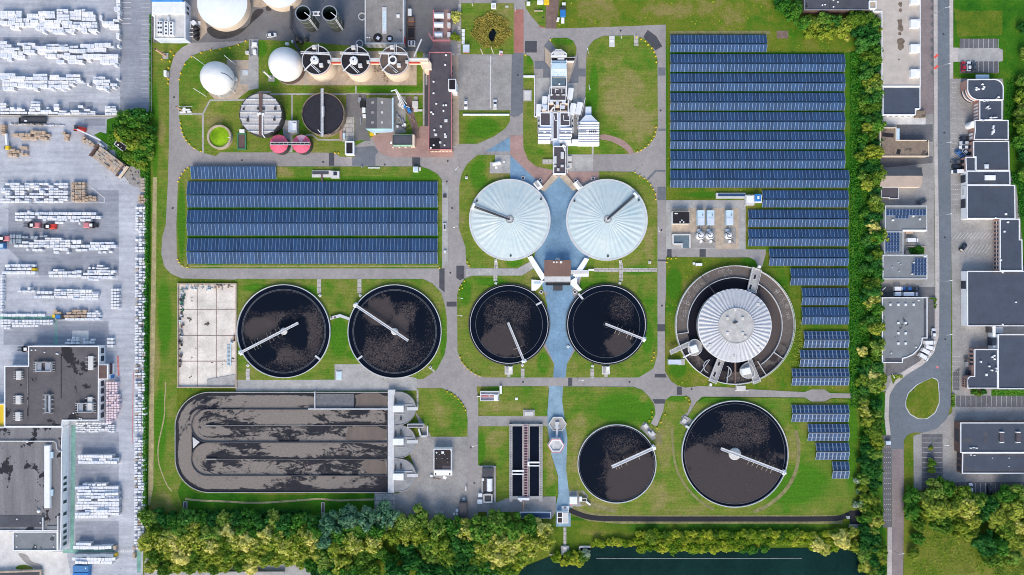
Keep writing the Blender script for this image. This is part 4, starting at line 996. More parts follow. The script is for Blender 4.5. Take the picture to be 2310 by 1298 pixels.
for k,(y0,y1,sd,cov,ttt) in enumerate(((922,997,2,.78,1.1),(997,1072.7,3,.6,1.3))):
 lp=[P(*q) for q in stadium(434,y0,876,y1,37.4)]
 ribbon('foam_surface',hairpin(876,472,y0+18.8,y1-18.8,(y1-y0)/2-18.8),18.6,.82,foam_mat('inner loop foam %s' % 'ab'[k],sd,cov,ttt,.1,.5))
 w=ccw(lp)
 mb=MB();mb.band(w,inset(w,.3),.4,1.35);part('channel_wall',mb,M['road_dark'],t)
 mb=MB();yy=(y0+y1)/2;a=P(474,yy);b=P(876,yy);mb.box(a[0],a[1]-.08,.4,b[0],a[1]+.08,1.1)
 mb.lathe(a[0]-1,a[1],[(.1,.4),(.35,.9),(.35,1.3)],12);mb.beam((a[0]-1.2,a[1],1.4),(a[0]+3.5,a[1],1.4),.55,.2)
 part('centre_wall',mb,M['gravel_grey'],t)
calm=mottled('calm brown surface',(.15,.12,.1),.15,.2,1.5,.5,stretch=(1,.3,1))
for pl in ([(800,887),(874,887),(874,921),(800,921),(806,905)],[(787,961.5),(874,961.5),(874,995.5),(778,995.5),(783,975)],[(812,1036.5),(866,1036.5),(873,1052),(873,1071),(835,1071),(822,1058)]):
 mb=MB();mb.flat([P(*q) for q in smooth(pl,1)],.86);part('calm_surface',mb,calm,t)
grn=mottled('striped weir water',(.13,.13,.135),.5,.1,1.0,.3,stretch=(.05,2.2,1))
mb=MB();mb.flat([P(*q) for q in [(711,888),(799,888),(799,919),(711,919)]],.87);part('striped_surface',mb,grn,t)
mb=MB();mb.pbox(709,884,711,923,.8,1.7);mb.pbox(695,922,876,924.5,.8,1.8);part('weir_walkway',mb,M['rim'],t)
mb=MB();mb.prism([P(*q) for q in [(438,985),(453,996),(439,1010)]],.5,1.45);part('wedge_slab',mb,M['concrete_light'],t)
t=thing('aerator_deck','pale concrete aerator deck of three rounded lobes at the oval tank end','concrete deck',905,997)
mb=MB();mb.prism([P(*q,2.0) for q in [(875,880),(889,880),(889,1112),(875,1112)]],0,2.0);mb.pbox(887,880,891,890,0,2.2);part('walkway',mb,M['rim'],t)
for k,y0 in enumerate((922,996.5,1072.5)):
 lobe=[(889,y0-38)]+[(898+40*math.cos(R(a)),y0+37.6*math.sin(R(a))) for a in range(-90,91,9)]+[(889,y0+38)]
 w=ccw([P(*q,1.8) for q in lobe])
 mb=MB();mb.prism(w,0,1.75);lb=part('lobe',mb,M['deck_grey'],t)
 mb=MB();mb.band(w,inset(w,.2),1.6,2.0);part('parapet',mb,M['concrete'],lb)
 mb=MB();mb.pbox(886,y0-6+(3 if k ==2 else 0),910,y0+8+(3 if k ==2 else 0),1.7,3.8);part('motor_housing',mb,M['white'],t)
 mb=MB();mb.pbox(890,y0-9,930,y0-7.5,1.7,2.1);mb.pbox(918,y0-3,943,y0+4,1.5,2.05);mb.pbox(893,y0+12,915,y0+13,1.7,2.0);part('pipe_run',mb,M['rim'],t)
 mb=MB();mb.pbox(902,y0+20 if k ==0 else y0-24,906,y0+27 if k ==0 else y0-14,1.7,2.4);part('valve',mb,M['steel_dark'],t);mb=MB();mb.pbox(891,y0-22,893,y0-12,1.7,2.5);part('valve',mb,M['steel_dark'],t)
mb=MB();mb.pbox(919,957,955,965,0,2.4);mb.mi=1;mb.pbox(920,958.5,954,963.5,2.4,2.45);part('stair_roof',mb,[M['rim'],M['roof_dark']],t)
mb=MB();mb.beam((*P(945,966),.8),(*P(950,983),.8),.7,1.4);mb.beam((*P(950,983),.8),(*P(965,983),.8),.7,1.4);mb.beam((*P(965,983),.8),(*P(965,960),.8),.5,1.4);part('retaining_wall',mb,M['rim'],t)
# ---------------------------------------------------------------- rectangular twin basin
t=thing('twin_basin','rectangular concrete tank of two black basins with a pink railed gantry','settling tank',1186,1044)
mb=MB()
for a in ((1149,957,1156,1132),(1216,957,1224,1132),(1149,957,1224,962),(1149,1120,1224,1127),(1178,957,1182,1127),(1192,957,1195,1127)): mb.pbox(*a,-.2,1.2)
part('basin_wall',mb,M['concrete'],t)
mb=MB();mb.pbox(1150,958,1223,1126,-.1,.5);part('basin_water',mb,M['water_dark'],t)
M['pink_steel']=plain('pinkish primed steel',(.5,.32,.35),.6)
for x0 in (1182,1190.5):
 mb=MB();mb.pbox(x0-.6,957,x0+.6,1126,1.4,1.7);part('gantry_rail',mb,M['pink_steel'],t)
mb=MB()
for k in range(28): mb.pbox(1181.5,962+k*5.9,1191.5,963.3+k*5.9,1.45,1.6)
part('gantry_rungs',mb,M['pink_steel'],t)
mb=MB();mb.pbox(1181,958,1192,1126,.5,1.0);part('gutter',mb,M['steel_dark'],t)
for x0,x1,y0 in ((1155,1182,1061),(1190,1217,1042)):
 mb=MB();mb.pbox(x0,y0,x1,y0+3.5,1.5,1.8);mb.pbox(x0,y0+8,x1,y0+10.5,1.5,1.8);mb.pbox((x0+x1)/2-3,y0,(x0+x1)/2+3,y0+3,1.8,2.2);mb.pbox(x0,y0,x0+4 if x0 > 1170 else x0+1,y0+10,1.5,2.3);part('travelling_bridge',mb,M['white'],t)
mb=MB();mb.pbox(1168,1124,1194,1129,1.2,2.2);mb.pbox(1172,1128,1178,1132,.3,1.6);part('inlet_channel',mb,M['white'],t)
mb=MB()
for x0 in (1151,1219):
 for k in range(40): mb.pbox(x0,962+k*4,x0+2.5,963+k*4,1.2,1.28)
part('edge_slots',mb,M['steel_dark'],t)
mb=MB();mb.pbox(1179.5,1131,1182.5,1153,0,.35);part('drain_pipe',mb,M['rough_grass'] if False else M['tan_pipe'],t)
# ---------------------------------------------------------------- round tanks of the sludge section
t=thing('covered_sludge_tank','round tank roofed with pale square panels and crossed by a dark walkway','sludge tank',592,262)
c=P(588,258,5);rm=48.5*S*.984
mb=MB();mb.lathe(*c,[(rm,0),(rm,5),(rm-.35,5),(rm-.35,4.8)],72,False);part('tank_wall',mb,M['steel_dark'],t)
M['panel_roof']=paver_mat('square roof panels',(.50,.485,.475),(.56,.545,.535),1.0,1.3,2.95,.05,(.36,.34,.335),.14)
mb=MB();mb.lathe(*c,[(rm-.3,4.85),(.05,5.25)],72);part('panel_roof',mb,M['panel_roof'],t)
mb=MB();mb.pbox(584,207,591,307,5.2,5.7);part('walkway',mb,M['brown_wall'],t)
mb=MB()
for yy in (224,238,253,268,282,296):
 hw=math.sqrt(max(0,48**2-(yy-258)**2));mb.pbox(588-hw,yy-.6,588+hw,yy+.6,4.9,5.35)
part('roof_beam',mb,M['rim'],t)
mb=MB();mb.pbox(590.5,258,592.5,304,5.7,6.0);mb.tube([(*P(591.5,303,5.9),5.9),(*P(598,311,5),5)],.2);part('pipe',mb,M['white'],t)
for a in ((579,243,583,247),(591,243,596,248),(580,255,584,260),(584,254,588,259),(590,255,595,260),(547,243,550,248),(618,241,622,248),(556,266,560,274),(616,266,620,272)):
 mb=MB();mb.pbox(*a,5.1,6.0);part('roof_hatch',mb,M['steel_dark'] if a[0] in (579,591,547,618,556,616) else M['white'],t)
t=thing('open_sludge_tank','open round tank of flat black sludge with a steel bridge across','sludge tank',732,261)
c=P(728.5,257,4.5);rm=48.5*S*.985
mb=MB();mb.lathe(*c,[(rm,0),(rm,4.5),(rm-.35,4.5),(rm-.35,3.5)],72,False);part('tank_wall',mb,M['brown_trim'] if 'brown_trim' in M else M['roof_moss'],t)
mb=MB();mb.disc(*c,rm-.3,4.0);part('sludge_surface',mb,mottled('flat black sludge',(.028,.026,.033),.2,.5,2.4,.5),t)
mb=MB();mb.pbox(724,200,729.5,308,4.6,4.9);d=part('bridge',mb,M['rim'],t)
for x0 in (723.6,729.6):
 mb=MB();mb.pbox(x0-.4,200,x0+.4,308,5.7,5.85)
 for k in range(12): mb.pbox(x0-.3,201+k*9.5,x0+.3,201.6+k*9.5,4.9,5.8)
 part('handrail',mb,M['steel'],d)
mb=MB();mb.pbox(727,240,731,262,4.9,5.4);mb.beam((*P(717,293,5),5),(*P(723,300,5),5),.3,.3);part('drive',mb,M['white'],t)
t=thing('round_basin','small round basin of bright green liquid with a tan rim','basin',494,309)
c=P(494,309,2.2)
mb=MB();mb.lathe(*c,[(5.4,0),(5.4,2.2),(4.6,2.2),(4.5,.6)],60,False);part('basin_wall',mb,M['gravel'],t)
mb=MB();mb.disc(*c,4.55,1.5);part('green_liquid',mb,M['green_liq'],t)
mb=MB();mb.beam((*P(514,311,2.4),2.4),(*P(520,311,2.4),2.4),.25,.2);part('inlet_pipe',mb,M['white'],t)
t=thing('twin_silo','pair of round tanks with pink segmented roofs joined by a dark beam','storage tank',654,328)
for x0,hl in ((628.3,0),(679.3,1)):
 c=P(x0,325,4.5);r_=20.8*S*.985
 mb=MB();mb.lathe(*c,[(r_,0),(r_,4.2)],48,False);part('tank_wall',mb,M['steel_dark'],t)
 mb=MB();k=12;vs=[(c[0]+r_*1.02*math.cos(2*PI*i/k),c[1]+r_*1.02*math.sin(2*PI*i/k),4.2) for i in range(k)]+[(c[0],c[1],5.3)]
 for i in range(k):
  mb.mi=1 if hl and i in (2,3) else 0
  a=2*PI*(i+.5)/k;mid=(c[0]+r_*1.0*math.cos(a),c[1]+r_*1.0*math.sin(a),4.12)
  mb.add([vs[i],mid,vs[k]],[(0,1,2)]);mb.add([mid,vs[(i+1) % k],vs[k]],[(0,1,2)])
 part('segmented_roof',mb,[M['pink'],M['pink_light']],t)
mb=MB();mb.pbox(608,321.5,699,326.5,5.3,5.8);part('beam',mb,M['steel_dark'],t)
mb=MB();mb.pbox(609,320.8,698,321.4,5.8,6.5);mb.pbox(609,326.4,698,327,5.8,6.5)
for k in range(10): mb.pbox(610+k*9.6,321,611+k*9.6,327,5.75,5.85)
part('railing',mb,M['rim'],t)
# ---------------------------------------------------------------- building helpers
def building(name,label,cat,poly,h,wall,roof,par='rim',pw=.35,ph=.35,group=None,base=0):
 w=ccw([P(*q,h) for q in rounded(poly)])
 xs=[q[0] for q in poly];ys=[q[1] for q in poly]
 t=thing(name,label,cat,(min(xs)+max(xs))/2,(min(ys)+max(ys))/2,base,group)
 t['h']=h;t['ph']=ph
 mb=MB();mb.prism(w,base-.2 if base ==0 else base,h-.02,top=False);part('wall',mb,M[wall],t)
 mb=MB();mb.flat(inset(w,pw*.8),h-ph);part('roof',mb,M[roof],t)
 if par:
  mb=MB();mb.band(inset(w,-.07),inset(w,pw),h-.3,h+.03);part('parapet',mb,M[par],t)
 return t
def rbox(t,x,y,w,d,dz,m,name='roof_vent',deg=0,bev=.06,lift=0):
 h=t['h']-t['ph']
 mb=MB();mb.prbox(x,y,w,d,h-.05+lift,h+dz+lift,deg,bev);return part(name,mb,M[m],t)
def rdome(t,x,y,r,dz,m,name='roof_vent'):
 h=t['h']-t['ph'];a=P(x,y,h)
 mb=MB();mb.lathe(*a,[(r*S,h-.05),(r*S,h+dz*.6),(r*S*.6,h+dz),(.02,h+dz*1.05)],14);return part(name,mb,M[m],t)
def skylight(t,x,y,w,d,frame='rim',pane='white',dz=.45,deg=0):
 h=t['h']-t['ph']
 mb=MB();mb.prbox(x,y,w,d,h-.05,h+dz,deg,.05);f=part('skylight',mb,M[frame],t)
 mb=MB();mb.prbox(x,y,w*.72,d*.72,h+dz-.05,h+dz+.1,deg,.05);part('pane',mb,M[pane],f)
def wallwin(t,p,q,z0,z1,n,frac=.6,m='window',name='window',h=None,frame=None,proud=.06):
 """n openings along the wall p-q (plan points on the roof outline)"""
 hh=t['h'] if h is None else h
 A=Vector(P(*p,hh));B=Vector(P(*q,hh));d=(B-A);L=d.length;d.normalize()
 for i in range(n):
  c=A+d*(L*(i+.5)/n);hw=L/n*frac/2
  mb=MB();mb.rbox(c.x,c.y,hw*2,proud*2,z0,z1,math.atan2(d.y,d.x))
  o=part(name,mb,M[m],t)
  if frame:
   mb=MB();mb.rbox(c.x,c.y,hw*2+.3,proud*2-.04,z1,z1+.15,math.atan2(d.y,d.x));mb.rbox(c.x,c.y,hw*2+.3,proud*2+.06,z0-.15,z0,math.atan2(d.y,d.x));part('sill',mb,M[frame],o)
def simple(name,label,cat,parts,x,y,group=None):
 t=thing(name,label,cat,x,y,0,group)
 for nm,m,boxes in parts:
  mb=MB()
  for b in boxes:
   if len(b) ==6: mb.pbox(*b)
   else: mb.prbox(*b)
  part(nm,mb,M[m],t)
 return t
# ---------------------------------------------------------------- gas holders and storage tanks,north west
def sphere(x,y,r,label,hc,squash=1.0):
 c=P(x,y,hc);rm=r*S*(CAMH-hc)/CAMH
 t=thing('gas_holder',label,'gas holder',*[(c[0]/S+CX),(CY-c[1]/S)])
 mb=MB();prof=[]
 for k in range(17):
  a=R(-38+k*128/16);prof.append((max(.02,rm*math.cos(a)),hc+rm*squash*math.sin(a)))
 mb.lathe(*c,prof,64);part('membrane',mb,M['membrane'],t,sm=True)
 mb=MB();mb.ring(*c,rm*.72,rm*1.0,-.2,.55,64);part('base_ring',mb,M['concrete'],t)
 return t,c,rm
t,c,rm=sphere(490.6,177,36.5,'white ball shaped gas holder on the gravel pad near the curved road',5.2)
mb=MB();q=[Vector((c[0]+rm*1.0*math.cos(R(a_))*math.cos(R(e)),c[1]+rm*1.0*math.sin(R(a_))*math.cos(R(e)),5.2+rm*math.sin(R(e)))) for a_,e in ((8,55),(5,42),(0,30),(-6,16),(-9,6))];mb.tube([tuple(v*1.0) for v in q],.16,6);part('vent_hose',mb,M['steel_dark'],t)
mb=MB();a=P(534,180);mb.cyl(*a,.7,0,1.6,14);mb.beam((*a,1.2),(c[0]+rm*.9,c[1],2),.3,.3);a=P(497,216);mb.cyl(*a,.6,0,2.0,14);part('valve_pit',mb,M['rim'],t)
t,c,rm=sphere(645,146,37.6,'larger white ball shaped gas holder beside the three cream digesters',5.5)
mb=MB();mb.lathe(*c,[(rm*.98,0),(rm*.98,3.2)],64,False);part('base_wall',mb,M['brown_wall'],t)
def store(x,y,r,h,label,rise):
 c=P(x,y,h);rm=r*S*(CAMH-h)/CAMH
 t=thing('storage_tank',label,'storage tank',c[0]/S+CX,CY-c[1]/S)
 mb=MB();mb.lathe(*c,[(rm,0),(rm,h-.1)],80,False);part('shell',mb,M['cream'],t)
 mb=MB();k=36
 mb.lathe(*c,[(rm+.12,h-.25),(rm+.12,h),(rm*.6,h+rise*.55),(rm*.2,h+rise*.95),(.03,h+rise)],k);part('roof',mb,M['tank_roof'],t)
 return t
M['tank_roof']=mottled('white tank roof',(.74,.78,.83),.05,.2,1.2,.4)
store(501,7,56,4.8,'huge white storage tank with a flat cone roof and cream shell',1.4)
store(630,-33,50,5.0,'white storage tank cut by the top picture edge beside the black pipe',1.2)
def stack(x,y,bx,by,r,h,label):
 """open topped olive tower silo"""
 b=P(bx,by);rm=r*S*(CAMH-h)/CAMH
 t=thing('tower_silo',label,'silo',bx,by)
 mb=MB();mb.lathe(*b,[(rm*.98,0),(rm*.98,h)],48,False);part('shell',mb,M['silo'],t)
 mb=MB();mb.lathe(*b,[(rm*.9,h),(rm*.9,.4),(.02,.3)],48,False);part('inside',mb,M['silo_in'],t)
 mb=MB();mb.ring(*b,rm*.9,rm*1.03,h-.1,h+.06,48)
 for z in (5,10): mb.ring(*b,rm*.97,rm*1.01,z,z+.1,48)
 part('hoops',mb,M['steel'],t)
 mb=MB()
 a0=R(-42);p=(b[0]+rm*1.04*math.cos(a0),b[1]+rm*1.04*math.sin(a0))
 for d_ in (-.3,.3):
  mb.beam((p[0]+d_*math.sin(a0),p[1]-d_*math.cos(a0),0),(p[0]+d_*math.sin(a0),p[1]-d_*math.cos(a0),h+.4),.13,.13)
 for k in range(24): mb.beam((p[0]+.3*math.sin(a0),p[1]-.3*math.cos(a0),.5*k+.4),(p[0]-.3*math.sin(a0),p[1]+.3*math.cos(a0),.5*k+.4),.08,.08)
 mb.beam((b[0]+rm*.2,b[1]+rm*.1,h+.1),(b[0]+rm*1.0,b[1]-rm*.55,h+.1),.25,.2)
 part('ladder',mb,M['white'],t)
stack(683.7,32,704,57,17.2,13.4,'open olive green tower silo nearer the black pipe')
stack(741,32,761,57,17.2,13.4,'open olive green tower silo nearer the grey gravel roof')
simple('silo_stair','small white steel platform bridging the two olive silos','platform',[('deck','white',[(703,26,722,28,10,10.2),(703,34,722,36,10,10.2),(706,28,709,34,10,10.2),(716,28,719,34,10,10.2)]),('strut','steel',[(712,24,713,40,4,10)])],722,50)
mb=MB();mb.tube([(*P(660,-40,3),3),(*P(657,10,3),3),(*P(656,64,3),3),(*P(663,78,3),3),(*P(665,100,3),3),(*P(676,116,3),3)],.6,10)
mb.tube([(*P(661,-40,1),1),(*P(661,66,1),1)],.2,6)
solo('pipeline',mb,M['pipe_black'] if 'pipe_black' in M else M['road_dark'],'thick black pipe bending past the two olive silos','pipe')
t=thing('pump_skid','dark cluster of pumps and white cabinets above the big white gas holder','pump',668,100)
for k,(x0,y0,r_) in enumerate(((672,90,7),(681,97,5),(694,92,4))):
 a=P(x0,y0);mb=MB();mb.lathe(*a,[(r_*S,0),(r_*S,2.4),(r_*S*.4,3)],16);part('vessel',mb,M['steel_dark'],t)
mb=MB();mb.pbox(643,96,651,101,0,1.6);mb.pbox(657,91,664,96,0,1.5);part('cabinet',mb,M['white'],t)
def digester(x,y,label,kind):
 h=10.5;c=P(x,y,h);rm=32.8*S*(CAMH-h)/CAMH
 t=thing('digester',label,'digester',c[0]/S+CX,CY-c[1]/S)
 mb=MB();mb.lathe(*c,[(rm,-.2),(rm,h-.9)],72,False);part('shell',mb,M['cream'],t)
 mb=MB();mb.lathe(*c,[(rm+.02,h-.9),(rm+.03,h-.35)],72,False);part('red_band',mb,M['red'],t)
 mb=MB();mb.ring(*c,rm-.25,rm+.08,h-.35,h+.05,72);part('roof_rim',mb,M['rim'],t)
 mb=MB();mb.lathe(*c,[(rm-.2,h-.2),(.05,h+.15)],72);part('roof',mb,M['roof_rust'] if kind else M['roof_black'],t)
 U=lambda dx,dy,z: (c[0]+dx*S,c[1]-dy*S,z)
 mb=MB()
 if kind:
  mb.ring(c[0]-.4,c[1]-.1,1.2,1.75,h,h+1.4,32);mb.mi=1;mb.disc(c[0]-.4,c[1]-.1,1.25,h+.8,24)
 else:
  mb.lathe(c[0]-.6,c[1]-.2,[(1.75,h),(1.75,h+1.1),(1.2,h+1.6),(.02,h+1.7)],28)
  for k in range(8): mb.rbox(c[0]-.6+1.3*math.cos(k*PI/4),c[1]-.2+1.3*math.sin(k*PI/4),.4,.4,h+1.2,h+1.9,k*PI/4)
  mb.mi=1;mb.rbox(c[0]-.6,c[1]-.2,.6,.6,h+1.5,h+2.0)
 part('mixer_head',mb,[M['white'],M['steel_dark']],t)
 mb=MB()
 for z in (.6,1.3):
  mb.beam(U(-33,-13,h+z),U(30,-10,h+z),.13,.1);mb.beam(U(-33,-16.5,h+z),U(30,-14,h+z),.13,.1)
 mb.beam(U(-24,-14.5,h+.5),U(28,-12.2,h+.5),.3,.1)
 for dx in (2,5.5): mb.beam(U(dx,-34,h+.7),U(dx,-13,h+.7),.2,.14)
 mb.beam(U(-26,24,h+.6),U(-8,6,h+.6),.4,.4)
 mb.beam(U(-13,10,h+.5),U(6,28,h+.5),.28,.2);mb.beam(U(-10,9,h+.5),U(9,26,h+.5),.18,.2)
 if kind: mb.beam(U(-12,-12,h+.5),U(-12,10,h+.5),.3,.2);mb.beam(U(-12,10,h+.5),U(4,27,h+.5),.3,.2)
 part('walkway',mb,M['white'],t)
 mb=MB()
 for dx,dy,w,z in ((-4,-27,8,1.4),(11,12,8,1.2),(28,4,6,1.0)):
  q=U(dx,dy,h);mb.rbox(q[0],q[1],w*S,w*S,h-.1,h+z,.1,.1)
 part('gas_fitting',mb,M['concrete_light'],t)
M['roof_rust']=mottled('rust streaked roof',(.10,.085,.08),.3,.3,1.5,.7,c2=(.17,.12,.09))
digester(714,136,'cream digester with dark roof next to the white gas holder',0)
digester(802,137,'middle of the three cream digesters with dark piped roofs',0)
digester(889,136.5,'cream digester with rust streaked grey roof and open white ring',1)
t=thing('digester_gallery','pink grey gallery with red edge linking the cream digester tops to the long dark roof','walkway',860,137)
for x0,x1 in ((746,770),(834,857),(922,948)): mb=MB();mb.pbox(x0,131,x1,138,9.7,10.2);part('deck',mb,M['concrete_light'],t)
mb=MB()
for x0,x1 in ((746,770),(834,857),(922,948)): mb.pbox(x0,138,x1,142,7.2,9.9)
part('fascia',mb,M['cream'],t)
mb=MB()
for x0,x1 in ((746,770),(834,857),(922,948)): mb.pbox(x0,140.6,x1,142.6,9.3,10.15)
part('red_edge',mb,M['red'],t)
mb=MB();mb.pbox(946,131,966,140,0,10.5);mb.prism([P(*q,8.5) for q in [(946,140),(966,134),(973,143),(973,155),(957,157)]],0,8.5);part('stair_tower',mb,M['cream'],t)
mb=MB();mb.pbox(924,131,965,133.5,10.2,11.0);mb.beam((*P(934,128,11),11),(*P(951,89,11),11),.5,.6);part('catwalk',mb,M['rim'],t)
for k,(x0,y0,s_) in enumerate(((850,150,'scrap heap between the two right hand digesters'),(872,172,'scattered debris at the foot of the rust roofed digester'))):
 mb=MB();r2=random.Random(k)
 for _ in range(26): mb.prbox(x0+r2.uniform(-9,9),y0+r2.uniform(-14,14),r2.uniform(1,5),r2.uniform(.6,2),0,r2.uniform(.4,1.2),r2.uniform(0,90))
 solo('debris',mb,M['gravel'],s_,'debris',kind='stuff')
t=thing('mobile_crane','pale lattice jib crane leaning over its blue base on brown dirt','crane',917,246)
mb=MB();A0=Vector((*P(913,242),2.2));A1=Vector((*P(893,203,9),9));d=(A1-A0).normalized();u=d.cross(Vector((0,0,1))).normalized();v=u.cross(d)
cs=[u*.45+v*.3,-u*.45+v*.3,-u*.45-v*.3,u*.45-v*.3]
for c_ in cs: mb.beam(A0+c_,A1+c_*.6,.16,.16)
for k in range(12):
 p=A0+(A1-A0)*k/12;q=A0+(A1-A0)*(k+1)/12
 for i in range(4): mb.beam(p+cs[i],q+cs[(i+1) % 4],.09,.09)
mb.beam(A1,Vector((*P(882,206,8.5),8.5)),.35,.3);mb.beam(A0+Vector((0,0,2)),A1,.07,.07);mb.beam(A0+u*1.5,A0+Vector((-2,5,3)),.2,.2);mb.beam(A0-u*1.2,A0+Vector((-2.6,4,2)),.2,.2);mb.beam(A0,A0+Vector((2.6,-.8,.3)),.2,.2)
part('jib',mb,M['white'],t)
mb=MB();mb.prbox(912,238,5,8,.4,2.6,-25,.1);part('slewing_base',mb,M['blue'],t)
mb=MB();mb.prbox(922,248,7,10,.3,2.3,-25,.15);part('blue_hopper',mb,M['blue'],t)
mb=MB();mb.cyl(*P(903,238),.9,0,1.6,16);mb.cyl(*P(909,243),.75,0,1.9,16);part('counterweight',mb,M['concrete_light'],t)
mb=MB();r2=random.Random(3)
for k in range(14): mb.prbox(918+k*1.4+r2.uniform(-2,2),254+k*1.6,r2.uniform(1,3),.8,0,.6,r2.uniform(0,180))
part('conveyor_scrap',mb,M['gravel'],t)
t=thing('pipe_rack','tangle of curved steel pipes and white cylinders on grass below the crane','pipes',903,275)
mb=MB();mb.tube([(*P(898+6*math.cos(R(a)),272-7*math.sin(R(a))),.7) for a in range(-60,91,15)],.35,8);mb.tube([(*P(908,269),.5),(*P(912,281),.5)],.4,8);mb.tube([(*P(895,258),.6),(*P(896,264),.6)],.6,8);part('pipe',mb,M['steel'],t)
mb=MB();mb.cyl(*P(897,286.5),.6,0,1,16);mb.cyl(*P(914,283),.6,0,1.4,16);mb.cyl(*P(909,285),.4,0,1.2,14);part('drum',mb,M['white'],t)
mb=MB();mb.beam((*P(901,282),.6),(*P(915,293),.6),.3,.3);mb.beam((*P(915,291),.5),(*P(924,285),.5),.3,.3);part('frame',mb,M['steel_dark'],t)
# ---------------------------------------------------------------- plant buildings
t=building('office_block','bluish white clad building with rows of roof fan boxes at the top left lawn','building',[(343,3),(418,3),(418,88),(348,88),(348,36),(343,36)],5.4,'blue_white','roof_pale' if 'roof_pale' in M else 'concrete_light','white')
rbox(t,380,18,74,27,.9,'white','upper_roof')
for x0,y0,x1,y1 in ((355,47,366,79),(370,48,379,80),(381,49,391,80)):
 f=rbox(t,(x0+x1)/2,(y0+y1)/2,x1-x0,y1-y0,1.3,'white','fan_box')
 h=t['h']-t['ph']+1.3
 for i in range(2 if x0 ==355 else 1):
  for j in range(3 if x0 ==355 else 4):
   n=3 if x0 ==355 else 4
   a=P(x0+(x1-x0)*((i+.5)/2 if x0 ==355 else .5),y0+(y1-y0)*(j+.5)/n,h);mb=MB();mb.cyl(*a,.42,h-.05,h+.12,14);part('fan',mb,M['steel_dark'],f)
rbox(t,375,0,70,4,2.2,'blue','blue_fascia');rbox(t,379,42,6,10,1.0,'rim','duct');rbox(t,350,17,6,6,.8,'white')
wallwin(t,(418,8),(418,32),2.0,4.2,2,.5)
t=thing('chemical_tanks','row of small black round tanks with white pipes beside the bluish building','tank',440,70)
for k in range(3):
 mb=MB();mb.lathe(*P(440.5,62+k*10.5,2.4),[(1.05,0),(1.05,2.2),(.5,2.6)],20);part('vessel',mb,M['black'],t)
mb=MB();mb.cyl(*P(436,51.5,2),1.1,0,2,16);mb.pbox(428,48,430,62,1.5,1.9);mb.pbox(446,48,452,56,0,.6)
for k in range(3): mb.pbox(426,64+k*9,436,65+k*9,1.4,1.7)
part('pipe',mb,M['white'],t)
t=building('process_hall','process hall with worn gravel roof and long glass strip behind the digesters','building',[(823,-60),(911,-60),(911,99),(823,99)],5.5,'rim','roof_beige_grey','rim',.5)
skylight(t,867,46,10,59,'rim','glass_roof');skylight(t,898,36,8,8);skylight(t,852.5,86,9,9,'steel_dark','blue_white',.5,30);skylight(t,879,87.5,10,9,'steel_dark','blue_white',.5)
rdome(t,852.5,86,10.5,.15,'roof_black','roof_patch');rdome(t,879,87.5,7.5,.15,'roof_black','roof_patch')
for dx in (828,833): rbox(t,dx,84,3,2,.7,'white')
wallwin(t,(823,99),(911,99),.8,4.2,7,.45,'white_wall','wall_panel');wallwin(t,(911,78),(911,97),.5,4.8,1,.9,'red','red_door')
simple('waste_container','rust brown open waste skip nearer the top, beside the process hall','skip',[('body','brown_wall',[(920,38,935,59,0,1.5)]),('load','dirt',[(921,39.5,934,48,1.5,1.6)]),('rib','rust_mat',[(920,48,935,49.5,0,1.65)])],927,48,'skips beside the process hall')
simple('waste_container','rust brown waste skip nearer the four dot white box','skip',[('body','brown_wall',[(920,62,935,87,0,1.5)]),('load','roof_black',[(921,63.5,934,85,1.5,1.6)])],927,74,'skips beside the process hall')
t=simple('fan_unit','square white cooling box with four black fans beside the process hall','cooler',[('housing','white',[(920,92,936,103,0,1.8)])],928,98)
for i in range(2):
 for j in range(2): mb=MB();mb.cyl(*P(924+i*8,95.3+j*4.8,1.8),.42,1.75,1.9,14);part('fan',mb,M['black'],t)
simple('vent_hood','small white hooded unit at the top of the skips','vent unit',[('housing','white',[(920,20,928,35,0,1.8)])],924,28)
for k,(x0,y0,l_) in enumerate(((816.5,37,'white well ring leaning on the process hall wall'),(811,98.5,'white well ring standing clear by the digesters'))):
 mb=MB();mb.ring(*P(x0,y0,.6),1.3,1.75,0,.6,36);solo('well_ring',mb,M['rim'],l_,'concrete ring')
t=thing('loading_bay','red edged loading bay with white tanks in a row','loading bay',997,62)
mb=MB();mb.pbox(976.5,23,978.5,94,0,2.2);mb.pbox(976,90,1016,93,2.6,3.1);mb.pbox(1013,28,1015,70,0,1.2);part('red_frame',mb,M['rim_red'],t)
for k,(x0,y0,x1,y1,m_) in enumerate(((979,29,1001,39,'white'),(979,50,1000,60,'white'),(980,72,998,82,'blue_white'))):
 mb=MB();mb.pbox(x0,y0,x1,y1,.2,2.4);
 mb.tube([(*P(x0+1,(y0+y1)/2,2.4),2.4),(*P(x1-1,(y0+y1)/2,2.4),2.4)],.55,12);part('white_tank',mb,M[m_],t)
for k,y0 in enumerate((30,51,73)): mb=MB();mb.pbox(1009,y0,1016,y0+10,0,2.2);part('cabinet',mb,M['concrete_light'],t)
for k in range(3): mb=MB();mb.pbox(985+k*.5,43+k*19,993,47+k*19,0,.6);part('drain_grate',mb,M['steel_dark'],t)
mb=MB();mb.beam((*P(967,75,3),3),(*P(976,92,3),3),.35,.3);mb.beam((*P(969,84,3),3),(*P(978,84,3),3),.2,.2);part('barrier',mb,M['rim_red'],t)
t=building('operations_building','long narrow building with dark roof and red edge beside the car park','building',[(968,118),(1018,118),(1019,337.5),(967,337.5)],6.6,'rim_pinkwall' if 'rim_pinkwall' in M else 'brick_wall','roof_purple','rim_red',.2)
for x0,y0 in ((1006,124),(1004,146),(978,184),(978,210),(984,234),(1006,237),(973,253),(977,257)): rbox(t,x0,y0,4,3,.7,'white','roof_vent',20)
